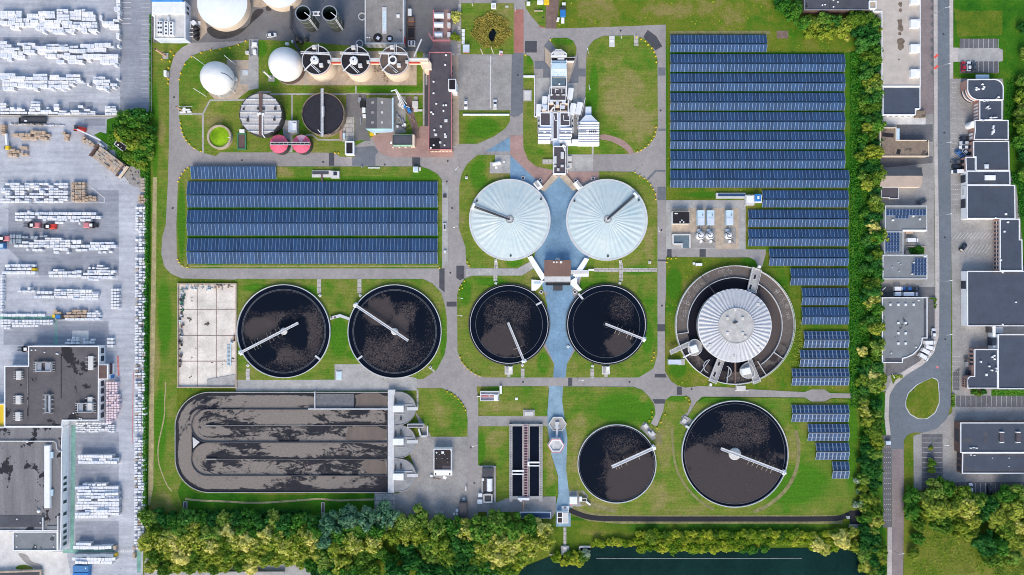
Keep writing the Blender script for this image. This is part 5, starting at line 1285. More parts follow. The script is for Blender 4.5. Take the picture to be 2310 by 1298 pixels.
for x0,y0 in ((1000.5,238),(1000.5,250.5),(980,294),(1004,303),(978.5,328),(1003,328),(972,334)): rdome(t,x0,y0,2.1,.7,'white')
for x0,y0,w in ((1006,272,7),(994.5,285,5),(983,304,6),(1005,308,6),(993,321,5)): skylight(t,x0,y0,w,w,'rim','concrete_light')
rbox(t,980,326,24,28,.06,'roof_black','felt_patch',bev=0)
wallwin(t,(1019,140),(1019,335),1.0,2.4,16,.55,'window');wallwin(t,(969,337.5),(1018,337.5),1.0,2.6,6,.6,'cream','wall_panel')
mb=MB();h=9;mb.pbox(1011.5,178.5,1028.5,203.5,0,9);tw=part('lift_tower',mb,M['white_wall'],t);mb=MB();mb.pbox(1013,180,1027,202,8.9,9.06);part('tower_roof',mb,M['roof_black'],tw)
mb=MB();mb.beam((*P(1024,204,4),4),(*P(1033,210,1),1),.5,.3);part('stair',mb,M['white'],t)
t=thing('pump_house','gabled shed with grey roof and pale green gable between tank and crane','shed',855,258)
H=4.5;W4=[P(x,y,H) for x,y in [(826,221),(884,223),(885,290),(825,290)]]
rd=[P(851,220,5.6),P(850,290,5.6)]
mb=MB();mb.prism(W4,0,H,top=False);part('wall',mb,M['green_trim'],t)
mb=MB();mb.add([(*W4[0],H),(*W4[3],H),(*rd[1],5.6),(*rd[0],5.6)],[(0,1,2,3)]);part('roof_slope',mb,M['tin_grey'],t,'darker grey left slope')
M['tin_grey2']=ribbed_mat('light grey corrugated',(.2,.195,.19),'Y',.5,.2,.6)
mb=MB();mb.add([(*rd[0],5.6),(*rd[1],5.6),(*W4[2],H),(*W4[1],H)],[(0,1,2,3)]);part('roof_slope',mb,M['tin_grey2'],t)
mb=MB();mb.add([(*W4[2],H),(*W4[3],H),(*rd[1],5.6),(*W4[0],H),(*W4[1],H),(*rd[0],5.6)],[(1,0,2),(3,5,4)]);part('gable',mb,M['green_trim'],t)
for j in range(3):
 for x0,z in ((840.5,5.3),(861,5.3)): mb=MB();mb.pbox(x0-3,229+j*22.5,x0+3,234+j*22.5,4.9,z);part('skylight',mb,M['concrete_light'] if x0 > 850 else M['gravel_grey'],t)
mb=MB();mb.pbox(884,221,887.5,296,3.9,4.7);mb.prism([P(*q,4.2) for q in [(825,291),(884,291),(884,298),(840,300)]],3.7,4.2);part('fascia',mb,M['tin_blue'],t)
simple('compressor','black and white compressor units along the left wall of the gabled shed','compressor',[('housing','white',[(817,243,824,254,0,1.8),(818,258,825,265,0,1.6)]),('fan','black',[(812,228,824,242,0,1.7)]),('pipe','steel',[(808,220,814,230,0,1.2),(812,265,814,280,0,.8)])],817,245)
simple('wagon','small yellow loader parked below the green gable','loader',[('body','yellow',[(834,299,843,305,.3,1.6)]),('bucket','white',[(842,297,847,304,.2,1.4)]),('wheel','black',[(834,304,836,306,0,.7),(840,304,842,306,0,.7),(834,298,836,300,0,.7)])],840,302)
t=building('garage','low garage with blackened grey roof and green doors on the pink paving','garage',[(885.5,304),(930,304),(930,327),(885.5,327)],3.6,'green_trim','garage_roof' if 'garage_roof' in M else 'roof_dark',None)
wallwin(t,(886,327),(930,327),.1,2.9,3,.8,'green_trim','door');rbox(t,882.5,322,4,5,.2,'white','cabinet');mb=MB();mb.pbox(930,304,935,330,0,3.4);part('side_wall',mb,M['cream'],t)
for k in range(4):
 mb=MB();mb.pbox(885+k*14,331,889+k*14,334,0,.5);part('drainpipe',mb,M['cream'],t)
t=building('transformer_hut','white hut with a black sunken roof at the lawn corner near the dark patch','hut',[(778.5,319),(798,319),(798,349),(778.5,349)],2.8,'white_wall','roof_black','white',.5)
t=building('small_hut','bluish grey hut with white roof slab above the pink roofed tanks','hut',[(650,273),(669,273),(669,298),(650,298)],2.8,'rim','blue_white','rim',.25)
rbox(t,664,286,9,16,.5,'white','roof_slab')
simple('pump_box','narrow green framed brown bed on the lawn left of the pink roofed tanks','planter',[('frame','dark_green',[(535,303,537.5,337,0,.9),(552.5,303,555,337,0,.9),(535,335,555,337.5,0,.9),(535,301,555,303.5,0,.9)]),('bed','brown_wall',[(537,303,553,336,0,.6)]),('cabinet','white',[(540,292,551,299,0,1.6)])],545,318)
simple('metering_skid','white pumping equipment on the concrete strip below the curved road','pump skid',[('pump','white',[(568,96,579,103,0,1.6),(570,112,577,122,0,1.8),(566,105,581,107,.8,1.1)]),('pipe','steel',[(563,93,565,128,.3,.8),(581,93,582,128,.3,.8),(566,125,580,126,.2,.6)]),('cabinet','concrete_light',[(553,115,561,122,0,1.3)])],572,110)
simple('valve_skid','white pipe fittings inside a railed pad at the road by the western lawn','valve station',[('railing','rim',[(403,240,434,240.8,.9,1.05),(403,258,434,258.8,.9,1.05),(403,240,403.8,258,.9,1.05)]),('fitting','white',[(408,246,428,249,.4,1.2),(412,243,418,254,.4,1.3),(422,251,431,254,.3,.9),(405,252,414,255,.2,.9)])],418,249)
simple('manhole_cover','pale square pit cover on the grey pad by the sludge tanks','pit',[('rim','rim',[(547,158,560,170,0,.3)]),('lid','tin_blue',[(553,160,558,166,.3,.4)])],555,165)
simple('drain_slab','chequered concrete slab between the black sludge tank and the shed','slab',[('slab','slab_path',[(773,265,799,318,.05,.2)]),('wall','brick_wall',[(766,291,772,316,0,.8)]),('pump','tin_blue',[(773,300,778,312,.2,1.2)])],785,290)
simple('white_pit','L shaped white concrete pit right of the crane','pit',[('pit_wall','concrete_light',[(930,228,943,242,0,1.2),(933,242,942,252,0,.8),(942,247,953,251,0,.6)]),('hatch','concrete',[(933,218,942,227,0,.5)])],940,238)
simple('pipe_trench','grey trench cover strip west of the long dark roof','trench',[('cover','road_dark',[(957.5,168,966,285,.1,.3)]),('grate','steel',[(960,170,964,192,.3,.5)])],962,226)
def mast(name,label,cat,top,base,r,m,h,group=None,pad=None,cap=False):
 a=Vector((*P(*top,h),h));b=Vector((*P(*base),0))
 ax=(a.x+b.x)/2;ay=(a.y+b.y)/2
 t=thing(name,label,cat,ax/S+CX,CY-ay/S,0,group)
 mb=MB();mb.cyl(ax,ay,r,0,h,12,r*.85);part('pole',mb,M[m],t)
 if cap: mb=MB();mb.cyl(ax,ay,r*.7,h,h+.06,12);part('mouth',mb,M['black'],t)
 if pad: mb=MB();mb.rbox(ax,ay,pad,pad,0,.35);part('footing',mb,M['concrete'],t)
mast('flue_stack','tan flue rising from the grass below the bluish building','flue',(350,111),(374,127),.55,'tan_pipe',9.0,pad=2.6,cap=True)
mast('flue_stack','slim white flue rising beside the larger white gas holder','flue',(593.6,164),(613,175),.38,'white',10.5,pad=2.8,cap=True)
mast('flue_stack','short tan flue rising from the railed valve pad','flue',(398,241.6),(411,249),.4,'tan_pipe',6.0,cap=True)
for tp,bs,lb in (((434.7,127),(464,149),'thin lightning rod between the curved road and the small gas holder'),((504.6,125),(534,147.5),'thin lightning rod on the gravel above the small gas holder'),((434.7,198),(467.7,220),'thin lightning rod on grass lower left of the small gas holder'),((519,200),(531,211),'thin lightning rod lower right of the small gas holder')):
 mast('lightning_rod',lb,'lightning rod',tp,bs,.13,'white',12.5 if tp[0] !=519 else 5)
# ---------------------------------------------------------------- inlet works in the middle of the plant
t=thing('inlet_works','inlet works with white octagonal head, glazed roof and dark flat roofs','building',1258,240)
def flatroof(poly,h,roof,wall='white_wall',par='white',nm='wing',z0=-.2,pw=.3):
 w=ccw([P(*q,h) for q in poly]);mb=MB();mb.prism(w,z0,h-.02,top=False);d=part(nm,mb,M[wall],t)
 mb=MB();mb.flat(inset(w,pw*.7),h-.25);part('roof',mb,M[roof],d)
 if par: mb=MB();mb.band(inset(w,-.05),inset(w,pw),h-.3,h+.03);part('parapet',mb,M[par],d)
 return d
d=flatroof([(1243.5,129),(1243.5,121),(1254,112),(1266,112),(1278.5,121),(1278.5,129)],3.2,'roof_moss',nm='octagon_head',pw=.5)
mb=MB();mb.pbox(1249,116,1273,124,2.9,3.6);mb.mi=1;mb.pbox(1243.5,125,1278.5,129,3.0,3.45);part('hatch',mb,[M['concrete_light'],M['white']],d)
flatroof([(1244,129.5),(1298,129.5),(1295,137.5),(1244,137.5)],2.6,'roof_black','white_wall',None,'link_roof')
mb=MB();mb.pbox(1258,130.5,1273,134,2.5,3.2);part('roof_vent',mb,M['white'],t)
mb=MB();z=3.4;q=[P(x,y,z) for x,y in [(1244,137),(1278,137),(1278,174),(1244,174)]]
rr_=[P(1244,152,4.6),P(1278,152,4.6)]
mb.add([(*q[0],z),(*q[1],z),(*rr_[1],4.4),(*rr_[0],4.4)],[(3,2,1,0)]);mb.add([(*rr_[0],4.4),(*rr_[1],4.4),(*q[2],z),(*q[3],z)],[(3,2,1,0)]);part('glazed_roof',mb,M['glass_roof'],t)
mb=MB();mb.prism(q,0,z,top=False);part('wall',mb,M['white_wall'],t)
mb=MB();mb.pbox(1243,135,1244.6,216,0,3.9);mb.pbox(1277.4,135,1279,216,0,3.9);mb.pbox(1244,143,1278,144,4.2,4.5);mb.pbox(1244,156,1278,157,4.2,4.5);part('side_beam',mb,M['white'],t)
mb=MB();mb.pbox(1245,143.5,1277,156.5,4.2,4.55);part('glass_strip',mb,M['tin_blue'],t)
M['teal_roof']=mottled('teal grey roof',(.12,.17,.2),.15,.3,1.2,.5)
d=flatroof([(1242,174.5),(1276.5,174.5),(1276.5,194.5),(1242,194.5)],3.8,'teal_roof','white_wall',None,'roof_block');a=P(1262,190,3.8);mb=MB();mb.lathe(*a,[(.4,3.5),(.4,4.2),(.02,4.4)],14);part('roof_vent',mb,M['white'],d)
mb=MB();mb.pbox(1242,194,1277,196.5,3.3,3.9);part('gutter',mb,M['concrete_light'],d)
d=flatroof([(1239.5,198),(1277,198),(1277,227),(1239.5,227)],3.6,'roof_purple','white_wall','rim','wing')
for x0,y0,x1,y1 in ((1252,200,1254,209),(1266.5,200,1268.5,209),(1240,213,1248,215),(1254,213,1262,215),(1267,213,1275,215),(1253,201,1260,202.5)): mb=MB();mb.pbox(x0,y0,x1,y1,3.3,3.8);part('roof_slot',mb,M['rim'],d)
mb=MB()
for x0,y0,x1,y1 in ((1240,225,1248,232),(1254,229,1261,236),(1268,226,1276,233),(1224,237,1235,247),(1266,238,1274,245),(1224,238,1229,244)): mb.pbox(x0,y0,x1,y1,.5,3.4)
part('intake_box',mb,M['blue_white'],t)
mb=MB()
for x0,y0,x1,y1 in ((1238,232.5,1249,236),(1253,237,1262,243),(1264,233,1282,236),(1223,250,1264,253.5),(1262,250,1280,253.5),(1222,246,1231,251),(1267,239.5,1275,241)): mb.pbox(x0,y0,x1,y1,.3,3.0)
part('launder',mb,M['cream'],t)
mb=MB();mb.pbox(1236,236,1279,252,.1,1.6);part('screen_floor',mb,M['dirt'],t)
for bx_ in ((1236,233,1238,253,1.0,3.2),(1250,236,1251.5,252,1.0,3.0),(1263.5,236,1265,252,1.0,3.0),(1281,226,1283,262,.5,3.4),(1237,214,1239,234,.5,3.6)): mb=MB();mb.pbox(*bx_);part('dividing_wall',mb,M['white'],t)
mb=MB();mb.beam((*P(1242,251,3),3),(*P(1249,242,3),3),.6,.3);part('chute',mb,M['white'],t)
d=flatroof([(1218.5,254),(1242,254),(1242,284),(1218.5,284)],3.2,'roof_purple',nm='wing')
d=flatroof([(1263,254),(1286,254),(1286,284),(1263,284)],3.2,'roof_purple',nm='wing')
mb=MB();mb.beam((*P(1271,260,3.3),3.3),(*P(1272,272,3.3),3.3),.25,.2);mb.beam((*P(1272,272,3.3),3.3),(*P(1285,272,3.3),3.3),.25,.2);part('roof_pipe',mb,M['white'],d)
d=flatroof([(1247,254),(1258,254),(1258,314),(1247,314)],3.5,'roof_purple',nm='corridor');mb=MB();mb.beam((*P(1249.5,260,3.6),3.6),(*P(1252,272,3.6),3.6),.25,.2);mb.beam((*P(1252,272,3.6),3.6),(*P(1258,272,3.6),3.6),.25,.2);part('roof_pipe',mb,M['white'],d)
mb=MB();mb.pbox(1242,254,1246.5,282,2.6,3.0);mb.pbox(1258.5,254,1262.5,282,2.6,3.0);mb.pbox(1243,282,1246.5,318,2.4,2.8);mb.pbox(1258.5,282,1262.5,318,2.4,2.8);mb.pbox(1247,314,1263,330,1.9,2.4);part('gutter_roof',mb,M['blue_white'],t)
for x0,x1 in ((1214,1243.5),(1262,1290)):
 mb=MB();mb.prism([P(*q,3.0) for q in ([(1218,286),(1243,283),(1243,290),(1216,290)] if x0 < 1230 else [(1262,283),(1287,287),(1289,290),(1262,290)])],0,3.0);part('lean_to',mb,M['blue_white'],t)
 mb=MB()
 for k in range(5):
  xa=x0+(2 if k < 2 else 0);z=3.2+.0*k
  a=P(xa,290+k*6.6,3);b=P(x1-(0 if k < 3 else 2),296.2+k*6.6,3)
  mb.add([(a[0],a[1],3.5),(b[0],a[1],3.5),(b[0],b[1],2.9),(a[0],b[1],2.9),(a[0],a[1],0),(b[0],a[1],0),(b[0],b[1],0),(a[0],b[1],0)],[(0,3,2,1),(4,0,1,5),(3,7,6,2),(0,4,7,3),(1,2,6,5)])
 part('sawtooth_roof',mb,M['tin_white'],t)
 mb=MB();mb.pbox(x0+1,299,x0+12,301.5,3.2,3.7);mb.pbox(x1-12,299,x1-2,301.5,3.2,3.7);part('roof_window',mb,M['steel'],t)
mb=MB()
for k in range(9):
 y0=277+k*5.6;xl=1305 if k else 1309;xr=1351.6
 a=P(xl,y0,4);b=P(xr,y0+5.2,4)
 mb.add([(a[0],a[1],4.5),(b[0],a[1],4.5),(b[0],b[1],3.8),(a[0],b[1],3.8),(a[0],a[1],0),(b[0],a[1],0),(b[0],b[1],0),(a[0],b[1],0)],[(0,3,2,1),(4,0,1,5),(3,7,6,2),(0,4,7,3),(1,2,6,5)])
part('sawtooth_roof',mb,M['tin_white'],t)
mb=MB();mb.prism([P(*q,4) for q in [(1321,260),(1334,260),(1351,277),(1306,277)]],0,4.0);mb.pbox(1321,241,1334,261,0,3.0);part('hipped_end',mb,M['blue_white'],t)
mb=MB()
for k in range(4): mb.pbox(1329+k*4.6,296,1331.6+k*4.6,299.5,3.9,4.75)
part('roof_window',mb,M['window'],t)
mb=MB();mb.pbox(1305,296,1323,299.5,3.9,4.7);part('roof_grille',mb,M['steel'],t)
mb=MB();mb.pbox(1290,315,1350,323.5,0,3.2);mb.pbox(1276,324,1352,328.5,0,1.5);part('low_wing',mb,M['white_wall'],t)
d=flatroof([(1248.5,330),(1277,330),(1277,392.5),(1248.5,392.5)],4.4,'roof_purple',nm='south_wing')
for x0,y0,x1,y1 in ((1265,343,1272,358),(1249,352,1255.5,369),(1249,372,1255,377),(1265,372,1271.5,377),(1256.5,380,1262,385)): mb=MB();mb.pbox(x0,y0,x1,y1,4.1,4.7);part('skylight',mb,M['rim'],d)
a=P(1271,329,5);mb=MB();mb.lathe(*a,[(.6,3),(.6,5.2),(.1,5.5)],14);mb.beam((a[0],a[1],4.7),(a[0]+.6,a[1]-2.2,4.5),.5,.4);part('exhaust',mb,M['white'],d)
mb=MB();mb.pbox(1224,360,1247,370,0,.9)
part('entrance_steps',mb,M['slab_path'],t)
mb=MB();mb.pbox(1281,353,1290,364,0,1.0);mb.pbox(1281,368,1290,379,0,1.0);mb.pbox(1272,379,1285,381.5,1.4,2.0);mb.pbox(1279,330,1281,390,0,1.4);part('loading_dock',mb,M['concrete_light'],t)
def tub(x,y,w,d,deg,label):
 t2=thing('roofed_container',label,'container',x,y)
 a=P(x,y,3);f=S*(CAMH-3)/CAMH;c_,s_=math.cos(R(-deg)),math.sin(R(-deg));hw,hd=w*f/2,d*f/2
 q=lambda u_,v_,z: (a[0]+u_*c_-v_*s_,a[1]+u_*s_+v_*c_,z)
 mb=MB();mb.rbox(a[0],a[1],w*f-.1,d*f-.1,0,2.6,R(-deg));part('body',mb,M['rim'],t2)
 mb=MB();mb.add([q(-hw,-hd,2.62),q(0,-hd,3.2),q(0,hd,3.2),q(-hw,hd,2.62)],[(0,1,2,3)]);mb.add([q(0,-hd,3.2),q(hw,-hd,2.62),q(hw,hd,2.62),q(0,hd,3.2)],[(0,1,2,3)])
 mb.add([q(-hw,-hd,2.62),q(hw,-hd,2.62),q(0,-hd,3.2),q(-hw,hd,2.62),q(hw,hd,2.62),q(0,hd,3.2)],[(0,1,2),(4,3,5)]);part('gabled_lid',mb,M['white'],t2)
 mb=MB();mb.rbox(*q(0,-hd-.5,0)[:2],w*f*.5,1.2,0,1.6,R(-deg));part('outlet',mb,M['steel'],t2)
tub(1215.5,248,11.5,26,3,'white gabled container at the left edge of the inlet works')
tub(1229,229,12,23,3,'white gabled container left of the dark roof wing, upper one')
tub(1287,211.5,12,26,8,'white gabled container on the pale apron right of the dark roof wing')
tub(1292,246,13,26,12,'white gabled container in the right pair, closer to the inlet works')
tub(1306.5,244,13,27,14,'white gabled container in the right pair, closer to the big lawn')
for k,(x0,y0,x1,y1) in enumerate(((1213,262,1218,300),(1289,262,1294,300),(1302,262,1306,290))):
 mb=MB();mb.pbox(x0,y0,x1,y1,0,1.4);mb.mi=1;mb.pbox(x0+1,y0+8,x1-1,y0+13,1.4,1.5);mb.pbox(x0+1,y0+20,x1-1,y0+25,1.4,1.5)
 solo('channel',mb,[M['rim'],M['steel_dark']],('concrete channel below the left gabled container','concrete channel below the inner right gabled container','concrete channel below the outer right gabled container')[k],'channel')
mb=MB();mb.pbox(1205,172,1206.5,264,0,1.0);mb.pbox(1205,262,1220,264,0,1.0);solo('low_wall',mb,M['white'],'thin white wall along the apron west of the inlet works','wall')
mb=MB();mb.pbox(1181,170.5,1206,174,0,1.0);solo('low_wall',mb,M['white'],'short white wall crossing the narrow lawn west of the inlet works','wall')
mb=MB();mb.beam((*P(1320,222),.5),(*P(1311,262),.5),.25,1.0);solo('low_wall',mb,M['white'],'slanted thin wall between apron and big lawn','wall')
mb=MB();mb.pbox(1294,268,1302,320,0,.4);solo('gravel_channel',mb,M['gravel_grey'],'narrow grey gravel channel between the white ribbed roofs','channel')
simple('pit_cover','large square concrete pit cover on the narrow lawn west of the inlet works','pit',[('rim','concrete',[(1180.5,203,1199.5,228,0,.5)]),('lid','concrete_light',[(1183,206,1197,225,.5,.6)])],1190,215)
for k,pts in enumerate(([(1247,393),(1260,399),(1228,432),(1219,427)],[(1262,398),(1276,392),(1303,424),(1294,431)])):
 mb=MB();mb.prism([P(*q,.9) for q in pts],0,.9);solo('ramp_wall',mb,M['gravel'],('beige splayed wall running to the left tent roofed tank','beige splayed wall running to the right tent roofed tank')[k],'wall')
for k,(x0,y0,dg) in enumerate(((1214,418,38),(1304,418,-38))):
 t2=simple('stair_block',('white stepped block at the left splayed wall','white stepped block at the right splayed wall')[k],'steps',[('block','white_wall',[(x0,y0,13,19,0,1.6,-dg if k ==0 else dg)]),('tread','concrete',[(x0-(3 if k ==0 else -3),y0-2,6,15,1.6,1.75,-dg if k ==0 else dg)])],x0,y0)
t=thing('control_house','brown ribbed roof house with white front and splayed walls between the round tanks','house',1258,615)
H=3.4;q=[P(x,y,H) for x,y in [(1228.5,587),(1287,587),(1287,636),(1228.5,636)]]
mb=MB();mb.prism(q,0,H,top=False);part('wall',mb,M['white_wall'],t)
a=P(1228,587,4.4);b=P(1287.5,623.5,3.6);mb=MB();mb.add([(a[0],a[1],4.2),(b[0],a[1],4.2),(b[0],b[1],3.5),(a[0],b[1],3.5),(a[0],a[1],3.9),(b[0],a[1],3.9),(b[0],b[1],3.2),(a[0],b[1],3.2)],[(0,3,2,1),(4,0,1,5),(3,7,6,2),(0,4,7,3),(1,2,6,5)]);part('roof',mb,M['roof_brown'],t)
mb=MB();a=P(1228.5,624,3.4);b=P(1287,637,3.4);mb.box(a[0],a[1],3.0,b[0],b[1],3.3);part('terrace',mb,M['concrete_light'],t)
mb=MB();a=P(1231,637,1);b=P(1286,644,1);mb.box(a[0],a[1],0,b[0],b[1],2.6);part('glass_front',mb,M['black'],t)
for x0,r_ in ((1249.5,1.8),(1256,1.8),(1265.5,2.8)): c=P(x0,591.5,4.2);mb=MB();mb.lathe(*c,[(r_*S,4.0),(r_*S,4.7),(.02,4.9)],14);part('roof_vent',mb,M['white'],t)
mb=MB();c=P(1258,587,3);mb.cyl(*c,1.1,0,2.6,20);part('silo',mb,M['rim'],t)
mb=MB();mb.pbox(1248,645,1269,656,.1,.25);part('floor_grate',mb,M['road_dark'],t)
for k,pts in enumerate(([(1190,581),(1200,577),(1231,625),(1222,634)],[(1319,582),(1329,585),(1303,628),(1292,622)],[(1199,631),(1228,634),(1216,650),(1208,656),(1199,656)],[(1288,633),(1302,624),(1302,641),(1313,654),(1306,658),(1284,640)])):
 mb=MB();mb.prism([P(*q_,1.3) for q_ in pts],0,1.3);part('splayed_wall',mb,M['white_wall'],t)
mb=MB();mb.pbox(1288,610,1328,619,0,1.5);mb.pbox(1304,619,1328,624.5,0,1.4);mb.pbox(1327,607,1340,611.5,0,1.0);mb.mi=1;mb.pbox(1289,611.5,1326,618,1.5,1.55);part('platform',mb,[M['white_wall'],M['concrete_light']],t)
mb=MB();mb.pbox(1204,637,1220,641,1.3,1.5);part('inset_panel',mb,M['tin_blue'],t)
t=thing('hexagon_basin','grey hexagonal concrete basin on the faded blue path','basin',1258,957)
c=P(1258,957,1);hx=[(c[0]+20.5*S*math.cos(R(60*k)),c[1]+18*S*math.sin(R(60*k))) for k in range(6)]
mb=MB();mb.band(hx,inset(hx,.35),0,1.2);part('rim',mb,M['concrete_light'],t)
mb=MB();mb.flat(inset(hx,.3),.9);part('floor',mb,M['concrete'],t)
mb=MB();mb.beam((*P(1257,952,1.5),1.6),(*P(1256,992,2),2.0),1.0,.25);mb.beam((*P(1257,952,1.5),1.3),(*P(1257,968,1.5),1.3),1.9,.3);part('walkway',mb,M['rim'],t)
mb=MB();a=P(1257,962,1);mb.lathe(*a,[(1.0,.9),(1.0,1.5),(.3,1.8)],6);part('gate',mb,M['steel'],t)
t=thing('hexagon_tower','hexagonal bowl of pale grit with a red and white rim on the faded blue path','tower',1254.6,1006)
c=P(1254.6,1006,3.5);hx=[(c[0]+18.8*S*math.cos(R(60*k)),c[1]+17*S*math.sin(R(60*k))) for k in range(6)]
mb=MB();mb.band(hx,inset(hx,.25),0,3.4);part('wall',mb,M['white_wall'],t)
mb=MB();mb.band(inset(hx,-.08),inset(hx,.2),3.3,3.6);part('red_rim',mb,M['rim_red'],t)
mb=MB();mb.band(inset(hx,.2),inset(hx,.75),3.2,3.5);part('inner_rim',mb,M['white'],t)
mb=MB();mb.flat(inset(hx,.7),3.0);part('grit_bed',mb,mottled('pale grit',(.5,.5,.5),.3,.3,2.5,.9,stain=(.12,.6,(.1,.09,.08),4)),t)
# ---------------------------------------------------------------- solar arrays
GL=(.019,.054,.128);LN=(.075,.14,.27)
M['pv_fine']=pv_mat('solar glass',3,5,1.3,5.4,GL,LN,.035)
M['pv_bold']=pv_mat('solar glass large modules',1,2,1.6,3.7,GL,(.5,.55,.62),.06)
M['pv_east']=pv_mat('solar glass eastern',2,4,1.3,3.7,GL,LN,.03)
M['alu']=plain('pale aluminium rail',(.30,.40,.53),.4)
def solar_row(label,x0,y0,x1,y1,n,mat,gap,group,single=False,yr=None):
 ze,zr=.9,2.05
 a=P(x0,y0,ze);b=P(x1,y1,ze)
 yr=(y0+y1)/2 if yr is None else yr
 ry=P(0,yr,zr)[1]
 t=thing('solar_array',label,'solar array',(x0+x1)/2,(y0+y1)/2,0,group)
 off=wpos(t);W=b[0]-a[0];pw=W/n
 slopes=[(a[1],ze,ry,zr),(b[1],ze,ry-.3,zr)]
 if single: slopes=[(b[1],ze,a[1],zr)]
 for ys,z0,ye,z1 in slopes:
  L=math.hypot(ye-ys,z1-z0);sg=1 if ye > ys else -1
  ang=math.atan2(z1-z0,abs(ye-ys))
  mb=MB();e=.07
  yq,zq=ye-sg*.3,z1-.06;mb.add([(a[0]-.05,ys,z0-e),(b[0]+.05,ys,z0-e),(b[0]+.05,yq,zq-e),(a[0]-.05,yq,zq-e)],[(0,1,2,3) if sg > 0 else (3,2,1,0)])
  part('mounting_rail',mb,M['alu'],t)
  mb=MB();mb.box(0,0,-.04,pw-gap,L,0)
  me=mesh_from('solar_panel',mb,M[mat])
  first=None
  for k in range(n):
   if first is None:
    o=bpy.data.objects.new('solar_panel',me);first=o
   else:
    o=first.copy()
   COL.objects.link(o);o.parent=t
   if sg > 0:
    o.location=(a[0]+gap/2+k*pw-off.x,ys-off.y,z0-off.z);o.rotation_euler=(ang,0,0)
   else:
    o.location=(a[0]+gap/2+k*pw+(pw-gap)-off.x,ys-off.y,z0-off.z);o.rotation_euler=(ang,0,PI)
 mb=MB()
 k=max(2,int(W/8))
 for i in range(k+1):
  x=a[0]+.3+(W-.6)*i/k
  for yy,zz in ((a[1]-.4,ze),(ry,zr),(b[1]+.4,ze)): mb.box(x-.06,yy-.06,0,x+.06,yy+.06,zz-.1)
 part('support_posts',mb,M['steel'],t)
 return t
g='solar rows of the western field'
solar_row('short single slope solar row along the road above the western field',431.5,376.5,623,404,24,'pv_fine',.17,g,True)
for k,(y0,y1) in enumerate(((410,468),(474,531.5),(538.3,595.3))):
 o=('top','middle','bottom')[k]
 solar_row('%s long solar row of the western field, half left of the cable seam' % o,423,y0,718.6,y1,37,'pv_fine',.17,g)
 solar_row('%s long solar row of the western field, half right of the cable seam' % o,719.8,y0,987,y1,33,'pv_fine',.17,g)
g='solar rows of the eastern field'
E=[('short topmost solar row of the eastern field, below the brown patch',1512,79,1729,117.5,27),]
nm=['first','second','third','fourth','fifth','sixth']
for k in range(6): E.append(('%s of the six equal long solar rows in the eastern field' % nm[k],1512,122.6+k*43.65,1904.8,162+k*43.65,49))
E +=[('seventh long solar row, reaching slightly further right than those above',1512,384.5,1914,423.5,50),
 ('solar row starting at the blue roofed kiosk in the eastern field',1719.5,430,1912.8,468,24),
 ('solar row right of the pale blue filter containers, upper of two equal ones',1687.5,473.6,1913,512,28),
 ('solar row right of the white round filters, lower of two equal ones',1687.5,517.5,1913,555.7,28),
 ('solar row beginning above the end of the small asphalt spur',1735,561.7,1912.8,600,22),
 ('solar row stepping in right of the bridge of the carousel tank',1783,606,1912.8,644,16),
 ('upper of two equal short fine lined solar rows right of the carousel tank',1808.5,650,1913.5,688.7,13),
 ('lower of two equal short fine lined solar rows right of the carousel tank',1808.5,693.7,1913.5,732.3,13)]
for e in E: solar_row(*e,'pv_east',.17,g)
g='solar rows with large square modules'
for lb,x0,y0,x1,y1,n in (('topmost white gridded solar row right of the carousel tank',1813,747.5,1913.7,785,11),('middle white gridded solar row right of the carousel tank',1804,790,1913.7,828,12),('white gridded solar row just above the asphalt lane',1786,832,1914,870,14),
 ('longest white gridded solar row below the asphalt lane',1785.7,914,1914,952,14),('white gridded solar row ten modules long, below the lane',1822,957,1914.5,995,10),('white gridded solar row eight modules long, near the largest round tank',1840,999.5,1914.5,1037.5,8),('smallest white gridded solar array, four modules wide',1877,1042,1914.5,1080,4)):
 solar_row(lb,x0,y0,x1,y1,n,'pv_bold',.17,g)
t=simple('inverter_station','white inverter station with dark panel on the lawn above the western solar field','inverter',[('base','concrete_light',[(703.5,385,753,400,0,.8),(746,386,765,402,0,1.6)]),('panel','road_dark',[(704,387,741,393.5,.8,1.0)]),('hatch','window',[(752,388,760,396,1.6,1.75)]),('cable_duct','brown_wall',[(724,394,728,409,0,1.0)])],734,393)
t=simple('inverter_station','white bar with blue panel and white box at the edge of the eastern field','inverter',[('base','concrete_light',[(1615.5,435.5,1682,448,0,.8),(1682,440,1702,463,0,1.9)]),('panel','pv_east',[(1620,437.5,1681,443,.8,1.0)]),('roof','white',[(1685,442,1700,457,1.9,2.1)])],1655,444)
t=simple('blue_kiosk','white kiosk with a bright blue roof between inverter bar and solar row','kiosk',[('base','white',[(1701,440,1719,458,0,.9)]),('roof','blue',[(1703.5,438,1717,454,.9,2.6)]),('hatch','white',[(1708.5,443,1713,449,2.6,2.8)])],1710,448)
